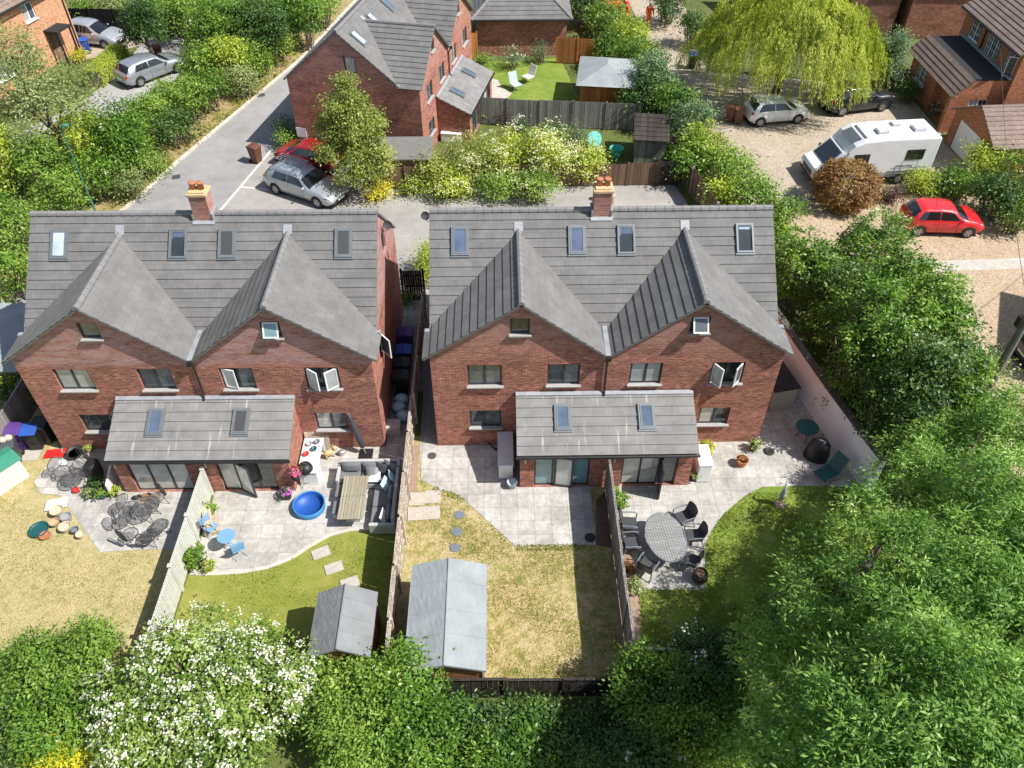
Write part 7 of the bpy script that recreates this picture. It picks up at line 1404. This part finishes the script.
# laurels by the white wall
LG = 'laurel shrubs beside the gravel'
for px, py, h, r, leaf, n, lab in [
    (805, 272, 4.0, 1.9, 'leaf_laurel', 6500, 'laurel right of the roof verge, nearest the house'), (872, 262, 4.2, 2.1, 'leaf_laurel', 7500, 'tall laurel below the red hatchback'), (905, 290, 4.0, 1.7, 'leaf_laurel', 5500, 'laurel at the gravel edge below the grey strip'),
    (852, 316, 4.8, 1.8, 'leaf_laurel', 6500, 'laurel in the middle of the group, before the roundest one'), (908, 336, 6.2, 2.1, 'leaf_laurel', 10500, 'roundest bright laurel above the big ash'), (868, 366, 6.2, 1.5, 'leaf_laurel', 7500, 'tall laurel overhanging the white wall'),
    (945, 384, 5.0, 1.6, 'leaf_laurel', 6000, 'laurel between the round one and the telegraph pole'), (905, 396, 6.0, 1.7, 'leaf_dark', 7500, 'dark laurel between the white wall and the ash'), (965, 425, 3.6, 1.6, 'leaf_laurel', 4500, 'laurel at the gravel corner behind the ash'), (826, 300, 3.6, 1.2, 'leaf_dark', 4000, 'dark laurel filling the gap beside the white wall')]:
    bush(px, py, h, r, leaf, lab, n=int(n*1.35), size=.155, group=LG, sub=7, clump=.16, lump=.38, shell=.45)
bush(890, 238, 3.2, 1.0, 'leaf_pale', 'wispy tall shrub rising behind the laurels by the red car', n=700, size=.14, shell=.9, lump=.4)
bush(965, 362, 2.6, 1.5, 'leaf_pale', 'feathery grey-green shrub at the foot of the telegraph pole', n=2600, size=.14, shell=.9, lump=.4)
bush(985, 398, 2.4, 1.5, 'leaf_pale', 'feathery shrub right of the ash, below the pole', n=2600, size=.14, shell=.9, lump=.4)
bush(940, 325, 1.2, .9, 'leaf_pale', 'thin shrub creeping onto the gravel', n=400, size=.13, shell=.9, lump=.4)
# front shrubs round the motorhome
bush(847, 184, 2.4, 2.25, 'leaf_copper', 'domed copper-red shrub before the motorhome', n=17000, size=.12, sub=0, lump=.06, shell=.3, clump=.1, low=-.95)
bush(924, 182, 1.3, .95, 'leaf_lime', 'rounded lime shrub behind the motorhome', n=3000, size=.12); bush(890, 196, .7, .6, 'leaf_purple', 'small dark purple shrub between the copper dome and lime shrub', n=900, size=.11)
bush(880, 192, .8, .4, 'leaf_pale', 'little pale shrub at the edge of the copper dome', n=350, size=.1)
bush(988, 162, 2.2, 1.3, 'leaf_lime', 'yellow-green shrub below the white garage door', n=3600, size=.14); bush(958, 184, 1.6, 1.2, 'leaf_laurel', 'green shrub behind the red hatchback', n=3000, size=.15)
bush(1000, 196, 2.4, 1.5, 'leaf_dark', 'dark shrub at the right edge above the gravel', n=4500, size=.16); bush(1020, 172, 2.6, 1.4, 'leaf_bright', 'bright shrub cut by the right edge by the garage', n=3000, size=.15); bush(1022, 215, 2.0, 1.0, 'leaf_laurel', 'shrub cut by the right edge at the gravel', n=2000, size=.15)
# conifer, pinks, climbers by the brown house
tree(884, 66, 4.6, 1.2, 'leaf_blue', 'grey-blue conifer at the right side of the willow', 5000, .14, (3.5, .09), zc=.5, lobes=5, sq=1.6)
bush(896, 75, 1.6, .7, 'leaf_purple', 'dark shrub beside the grey-blue conifer', n=900, size=.12, flowers=('petal_pink', 16, .1, 8, .15)); bush(908, 90, 1.4, .8, 'leaf_dark', 'dark planting by the extension window', n=1600, size=.13)
bush(936, 108, .8, .5, 'leaf_dark', 'white-flowered pot plant by the brown house porch', n=500, size=.1, flowers=('petal_white', 10, .08, 6, .1))
bush(668, 4, 3.0, 1.5, 'leaf_dark', 'dark clipped bush right of the standing worker', n=3600, size=.16)
bush(694, 28, 2.6, 1.3, 'leaf_dark', 'dark bush at the left skirt of the willow', n=2500, size=.16)
# side hedge between the brick pairs
bush(428, 262, 1.7, .42, 'leaf_lime', 'narrow lime hedge against the left gable end, between the pairs', n=3000, size=.11, ry=1.5, sub=0, lump=.08); bush(406, 296, .8, .4, 'leaf_laurel', 'small shrub at the passage gate', n=600, size=.1)
bush(14, 395, 1.6, .9, 'leaf_dark', 'dark shrub against the silvery fence beyond the bins', n=1600, size=.13); bush(8, 385, 1.9, .5, 'leaf_lime', 'pale shrub behind the silvery fence at the left', n=700, size=.11)

# weeping willow
SEED[0] += 1; g = np.random.default_rng(77); c = G(786, 53, 3.2); t = thing('weeping_willow', 'broad weeping willow with trailing yellow-green strands over the drive', 'tree', (c.x, c.y, 0))
nt_ = 190; na = g.uniform(0, 2*np.pi, nt_); nr = np.sqrt(g.uniform(0, 1, nt_)); node = g.integers(0, nt_, 2700); ns = 2700
X = 5.6*nr[node]*np.cos(na[node])*(1+.1*np.sin(na[node]*5))+g.normal(0, .33, ns); Y = 4.3*nr[node]*np.sin(na[node])+g.normal(0, .33, ns); ang = np.arctan2(Y, X); rad = np.clip(np.hypot(X/5.4, Y/4.4), 0, 1.1); jit = g.normal(0, .45, nt_); lj = g.uniform(.55, 1.25, nt_); nt_t = g.normal(.5, .2, nt_)
ztop = 6.9-2.9*rad**2.2+jit[node]+g.normal(0, .12, ns)-.35*np.hypot(X-5.3*nr[node]*np.cos(na[node]), Y-4.3*nr[node]*np.sin(na[node])); ln = np.clip(g.uniform(.8, 2.9, ns)*(0.5+.72*rad)*lj[node], .5, ztop-1.9)
Ps, As, Ts, Ns = [], [], [], []
for i in range(ns):
    k = int(ln[i]/.036)+6; u = np.linspace(0, 1, k); out = np.array([np.cos(ang[i]), np.sin(ang[i])]); bend = .45*np.sqrt(u)*rad[i]
    p = np.stack([X[i]+out[0]*bend+g.normal(0, .055, k), Y[i]+out[1]*bend+g.normal(0, .055, k), ztop[i]+.25*np.sin(u*2)*(1-u)-ln[i]*u**1.25], 1); Ps.append(p)
    As.append(np.stack([out[0]*.25+g.normal(0, .3, k), out[1]*.25+g.normal(0, .3, k), -1+0*u], 1)); Ts.append(np.clip(nt_t[node[i]]+g.normal(0, .08)+g.normal(0, .12, k), 0, 1)); nv = np.stack([np.full(k, out[0]), np.full(k, out[1]), .35+0*u], 1)+g.normal(size=(k, 3))*.5; Ns.append(nv/np.linalg.norm(nv, axis=1, keepdims=True))
leaf_obj('crown', (np.concatenate(Ps), np.concatenate(Ns), np.concatenate(Ts)), 'leaf_willow', .155, 9, t, .28, np.concatenate(As))
o, _ = limbs([(2.2*math.cos(a), 2.0*math.sin(a), 4.6, 1.4, 1.2, 1.0) for a in (0, 1, 2.1, 3.2, 4.2, 5.3)], 4.4, .26, 5); o.parent = t

# ---------------------------------------------------------------- near planting along the bottom
# the crown stands highest towards the viewer; lobes surveyed as (pixel, height, radii)
base = Vector((11.6, -9.4, 0)); bl = []
for px, py, z, rx, ry, rz in [(905, 565, 4.2, 2.0, 1.9, 1.6), (830, 600, 3.6, 1.7, 1.5, 1.4), (985, 515, 4.8, 2.1, 2.0, 1.7), (918, 492, 3.2, 1.6, 1.4, 1.4), (862, 645, 5.2, 1.9, 1.8, 1.6), (960, 600, 6.6, 1.9, 1.9, 1.5), (1010, 440, 3.8, 1.8, 1.6, 1.4), (790, 668, 3.2, 1.5, 1.4, 1.3), (1020, 640, 7.0, 1.9, 1.9, 1.6), (925, 690, 7.8, 1.9, 1.8, 1.4), (850, 725, 7.0, 1.7, 1.6, 1.4), (985, 735, 8.4, 1.9, 1.8, 1.4), (778, 622, 2.2, 1.0, 1.0, .9), (935, 450, 3.0, 1.5, 1.3, 1.2), (905, 620, 7.0, 1.3, 1.3, 1.0), (795, 735, 5.2, 1.4, 1.3, 1.2), (1040, 560, 5.8, 1.9, 1.8, 1.6), (860, 790, 7.6, 1.9, 1.7, 1.4), (960, 800, 8.2, 1.9, 1.7, 1.4)]:
    p = G(px, py, z); bl.append((p.x-base.x, p.y-base.y, z, rx, ry, rz))
plant('ash_tree', 'large ash tree filling the lower right corner over the dining garden', 'tree', base, bl, 175000, 'leaf_ash', .135, trunk=(6.2, .27), clump=.16, per=50, aspect=.32, shell=.7, lump=.55, low=-.4)
BG = 'shrubs along the bottom of the gardens'
for px, py, h, r, leaf, n, sz, fl, lab in [
    (22, 682, 2.4, 1.5, 'leaf_bright', 6000, .15, None, 'green shrub at the bottom left edge'), (70, 668, 2.6, 1.4, 'leaf_bright', 5500, .15, None, 'bright shrub on the straw lawn, left of the hawthorn'),
    (95, 640, 1.4, .7, 'leaf_bright', 1800, .14, None, 'upright shrub tip on the straw lawn'), (60, 722, 2.4, 1.5, 'leaf_laurel', 6000, .15, None, 'darker green shrub above the yellow bush'), (12, 735, 2.0, 1.1, 'leaf_dark', 3500, .15, None, 'dark shrub in the bottom left corner'),
    (62, 757, 1.5, .8, 'leaf_yellow', 3000, .13, None, 'bright yellow bush at the bottom edge, left'),
    (318, 688, 2.0, 1.0, 'leaf_bright', 4200, .15, None, 'green shrub hiding the lower end of the small shed'), (352, 706, 2.4, 1.4, 'leaf_bright', 7500, .15, None, 'fresh green shrub below the small shed'), (405, 690, 2.8, 1.3, 'leaf_laurel', 6000, .15, None, 'green shrub at the lower end of the weathered fence'),
    (365, 745, 2.4, 1.4, 'leaf_bright', 6000, .15, None, 'green shrub at the bottom edge below the fresh green one'), (425, 740, 2.4, 1.4, 'leaf_laurel', 6000, .15, None, 'green shrub at the bottom edge, left of the shaded ones'),
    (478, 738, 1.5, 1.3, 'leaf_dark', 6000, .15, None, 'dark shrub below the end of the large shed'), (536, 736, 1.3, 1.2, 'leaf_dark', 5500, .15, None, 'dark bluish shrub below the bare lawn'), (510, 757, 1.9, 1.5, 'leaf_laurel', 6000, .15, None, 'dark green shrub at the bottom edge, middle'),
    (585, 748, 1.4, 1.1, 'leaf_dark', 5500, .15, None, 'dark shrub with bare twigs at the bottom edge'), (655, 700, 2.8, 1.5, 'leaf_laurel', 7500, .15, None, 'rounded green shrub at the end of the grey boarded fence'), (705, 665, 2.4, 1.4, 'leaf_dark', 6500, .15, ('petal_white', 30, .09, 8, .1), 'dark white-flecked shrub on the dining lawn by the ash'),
    (715, 722, 2.6, 1.6, 'leaf_laurel', 7000, .15, None, 'green shrub between the ash and the rounded shrub'), (645, 752, 2.2, 1.3, 'leaf_dark', 5500, .15, ('petal_white', 10, .09, 8, .1), 'dark shrub at the bottom edge below the rounded shrub'), (700, 757, 1.9, 1.2, 'leaf_lime', 4500, .15, None, 'lime shrub at the bottom edge by the ash'),
    (268, 640, 1.4, .6, 'leaf_bright', 500, .14, None, 'loose green shrub tip on the pool garden lawn')]:
    bush(px, py, h, r, leaf, lab, n=int(n*1.6), size=sz*.78, flowers=fl, group=BG, sub=8, clump=.17, lump=.5, shell=.75, per=22)
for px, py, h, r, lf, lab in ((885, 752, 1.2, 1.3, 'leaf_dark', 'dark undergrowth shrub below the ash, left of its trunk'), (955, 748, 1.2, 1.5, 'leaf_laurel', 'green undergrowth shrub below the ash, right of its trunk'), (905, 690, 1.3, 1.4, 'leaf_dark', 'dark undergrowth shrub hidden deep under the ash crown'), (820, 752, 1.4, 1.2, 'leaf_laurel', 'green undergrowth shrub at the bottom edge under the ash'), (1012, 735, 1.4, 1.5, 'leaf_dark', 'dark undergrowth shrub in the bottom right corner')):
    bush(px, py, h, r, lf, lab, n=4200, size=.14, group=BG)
c = G(200, 692, 1.9); bl = [(0, 0, 1.6, 2.0, 1.5, 1.5), (-1.7, -.2, 1.6, 1.3, 1.2, 1.3), (1.7, .1, 1.5, 1.4, 1.2, 1.3), (-.3, 1.3, 1.9, 1.2, 1.0, 1.1), (.6, -1.2, 1.3, 1.6, 1.1, 1.2), (-1.2, -1.2, 1.2, 1.3, 1.0, 1.1), (-.6, .5, 2.6, 1.1, 1.0, .9), (1.0, .7, 2.3, 1.1, .9, .9), (2.5, .4, 1.4, .9, .9, 1.1)]
plant('hawthorn_tree', 'hawthorn covered in white blossom at the bottom left', 'tree', c, bl, 30000, 'leaf_hawthorn', .13, trunk=(2.6, .12), clump=.2, shell=.6, lump=.3, flowers=('petal_white', 950, .068, 13, .075))
# ---------------------------------------------------------------- grass blades on the lawns
def grass(name, poly, n, mat, label, h=.07, seed=1, dens=None):
    g = np.random.default_rng(seed); p = np.array([(q[0], q[1]) for q in poly]); lo, hi = p.min(0), p.max(0); Q = lo+(hi-lo)*g.uniform(0, 1, (n, 2)); ins = np.zeros(n, bool); m = len(p)
    for i in range(m):
        a, b = p[i], p[(i+1) % m]; c = ((a[1] > Q[:, 1]) != (b[1] > Q[:, 1])) & (Q[:, 0] < (b[0]-a[0])*(Q[:, 1]-a[1])/(b[1]-a[1]+1e-12)+a[0]); ins ^= c
    Q = Q[ins]
    f = np.sin(Q[:, 0]*2.1+np.sin(Q[:, 1]*1.7)*1.6)+np.sin(Q[:, 1]*2.9+Q[:, 0]*1.1)+np.sin(Q[:, 0]*5.3-Q[:, 1]*4.1)*.6; Q = Q[f+g.normal(0, .8, len(Q)) > (dens or -.3)]; k = len(Q)
    P = np.stack([Q[:, 0], Q[:, 1], np.full(k, h*.42)], 1); ax = np.stack([g.normal(0, .45, k), g.normal(0, .45, k), np.ones(k)], 1); nn = g.normal(size=(k, 3)); nn[:, 2] = np.abs(nn[:, 2])*.6+.2; nn /= np.linalg.norm(nn, axis=1, keepdims=True)
    o = leaf_obj(name, (P, nn, g.uniform(0, 1, k)), mat, h*1.25, seed, None, .3, ax); return tag(o, label, 'grass', kind='stuff')
grass('grass', [(6.9, -9.7), (6.9, -6.4), (9.2, -6.4), (9.4, -4.7), (10.1, -3.7), (11.5, -2.5), (15.5, -2.5), (15.5, -9.7)], 60000, 'grass_blade', 'short green grass of the dining garden lawn', .06, 3)
grass('grass', [(1.9, -9.8), (1.9, -5.2), (-.8, -5.1), (-.8, -3), (.3, -2.3), (2.8, -4.8), (6.1, -4.8), (6.1, -9.8)], 16000, 'grass_blade', 'green tufts among the straw of the bare lawn', .05, 4, .55)
grass('grass', [(-8, -10), (-8, -5.8), (-4.5, -5.2), (-3.2, -4.0), (-1, -4), (-1, -10)], 20000, 'grass_blade', 'short grass of the pool garden lawn', .045, 5, .2)
mat_leaf('grass_straw', (.40, .34, .16), (.53, .455, .25), (.63, .55, .34), trans=.45)
grass('grass', [(-22, -11), (-8.6, -11), (-8.6, -4.8), (-12.2, -4.7), (-15.2, -2.4), (-15.5, -1), (-20, 0)], 45000, 'grass_straw', 'dry straw coloured grass of the far left lawn', .05, 6, -1.2)
grass('grass', [(-22, -11), (-8.6, -11), (-8.6, -4.8), (-12.2, -4.7), (-15.2, -2.4), (-15.5, -1), (-20, 0)], 16000, 'grass_blade', 'greener tufts in the far left lawn', .05, 7, .9)
grass('grass', [(1.9, -9.8), (1.9, -5.2), (-.8, -5.1), (-.8, -3), (.3, -2.3), (2.8, -4.8), (6.1, -4.8), (6.1, -9.8)], 26000, 'grass_straw', 'dry straw tufts of the bare lawn', .05, 8, -.6)
grass('grass', [(-21.2, 11), (-17.6, 17.5), (-16.3, 22.4), (-14.2, 28.7), (-11.7, 36.5), (-12.6, 36.5), (-15.4, 28.7), (-17.4, 22.4), (-18.6, 17.5), (-22, 11)], 24000, 'grass_straw', 'dry rough grass of the road verge', .16, 9, -1)
grass('grass', [(-21.2, 11), (-17.6, 17.5), (-16.3, 22.4), (-14.2, 28.7), (-11.7, 36.5), (-12.6, 36.5), (-15.4, 28.7), (-17.4, 22.4), (-18.6, 17.5), (-22, 11)], 16000, 'grass_blade', 'green rough grass of the road verge', .2, 10, .3)
edge = [Vector((.05, -2.0, 0))]+PX((440, 490), (456, 494), (470, 505), (515, 546), (596, 545))
for k, (a, b) in enumerate(zip(edge, edge[1:])):
    d = (b-a).normalized(); q = Vector((-d.y, d.x, 0)); grass('grass', [a+q*.05, b+q*.05, b-q*.22, a-q*.22], int(230*(b-a).length)+20, 'grass_blade', 'longer grass tufts left uncut along the bare garden patio edge', .07, 20+k, -1.1)
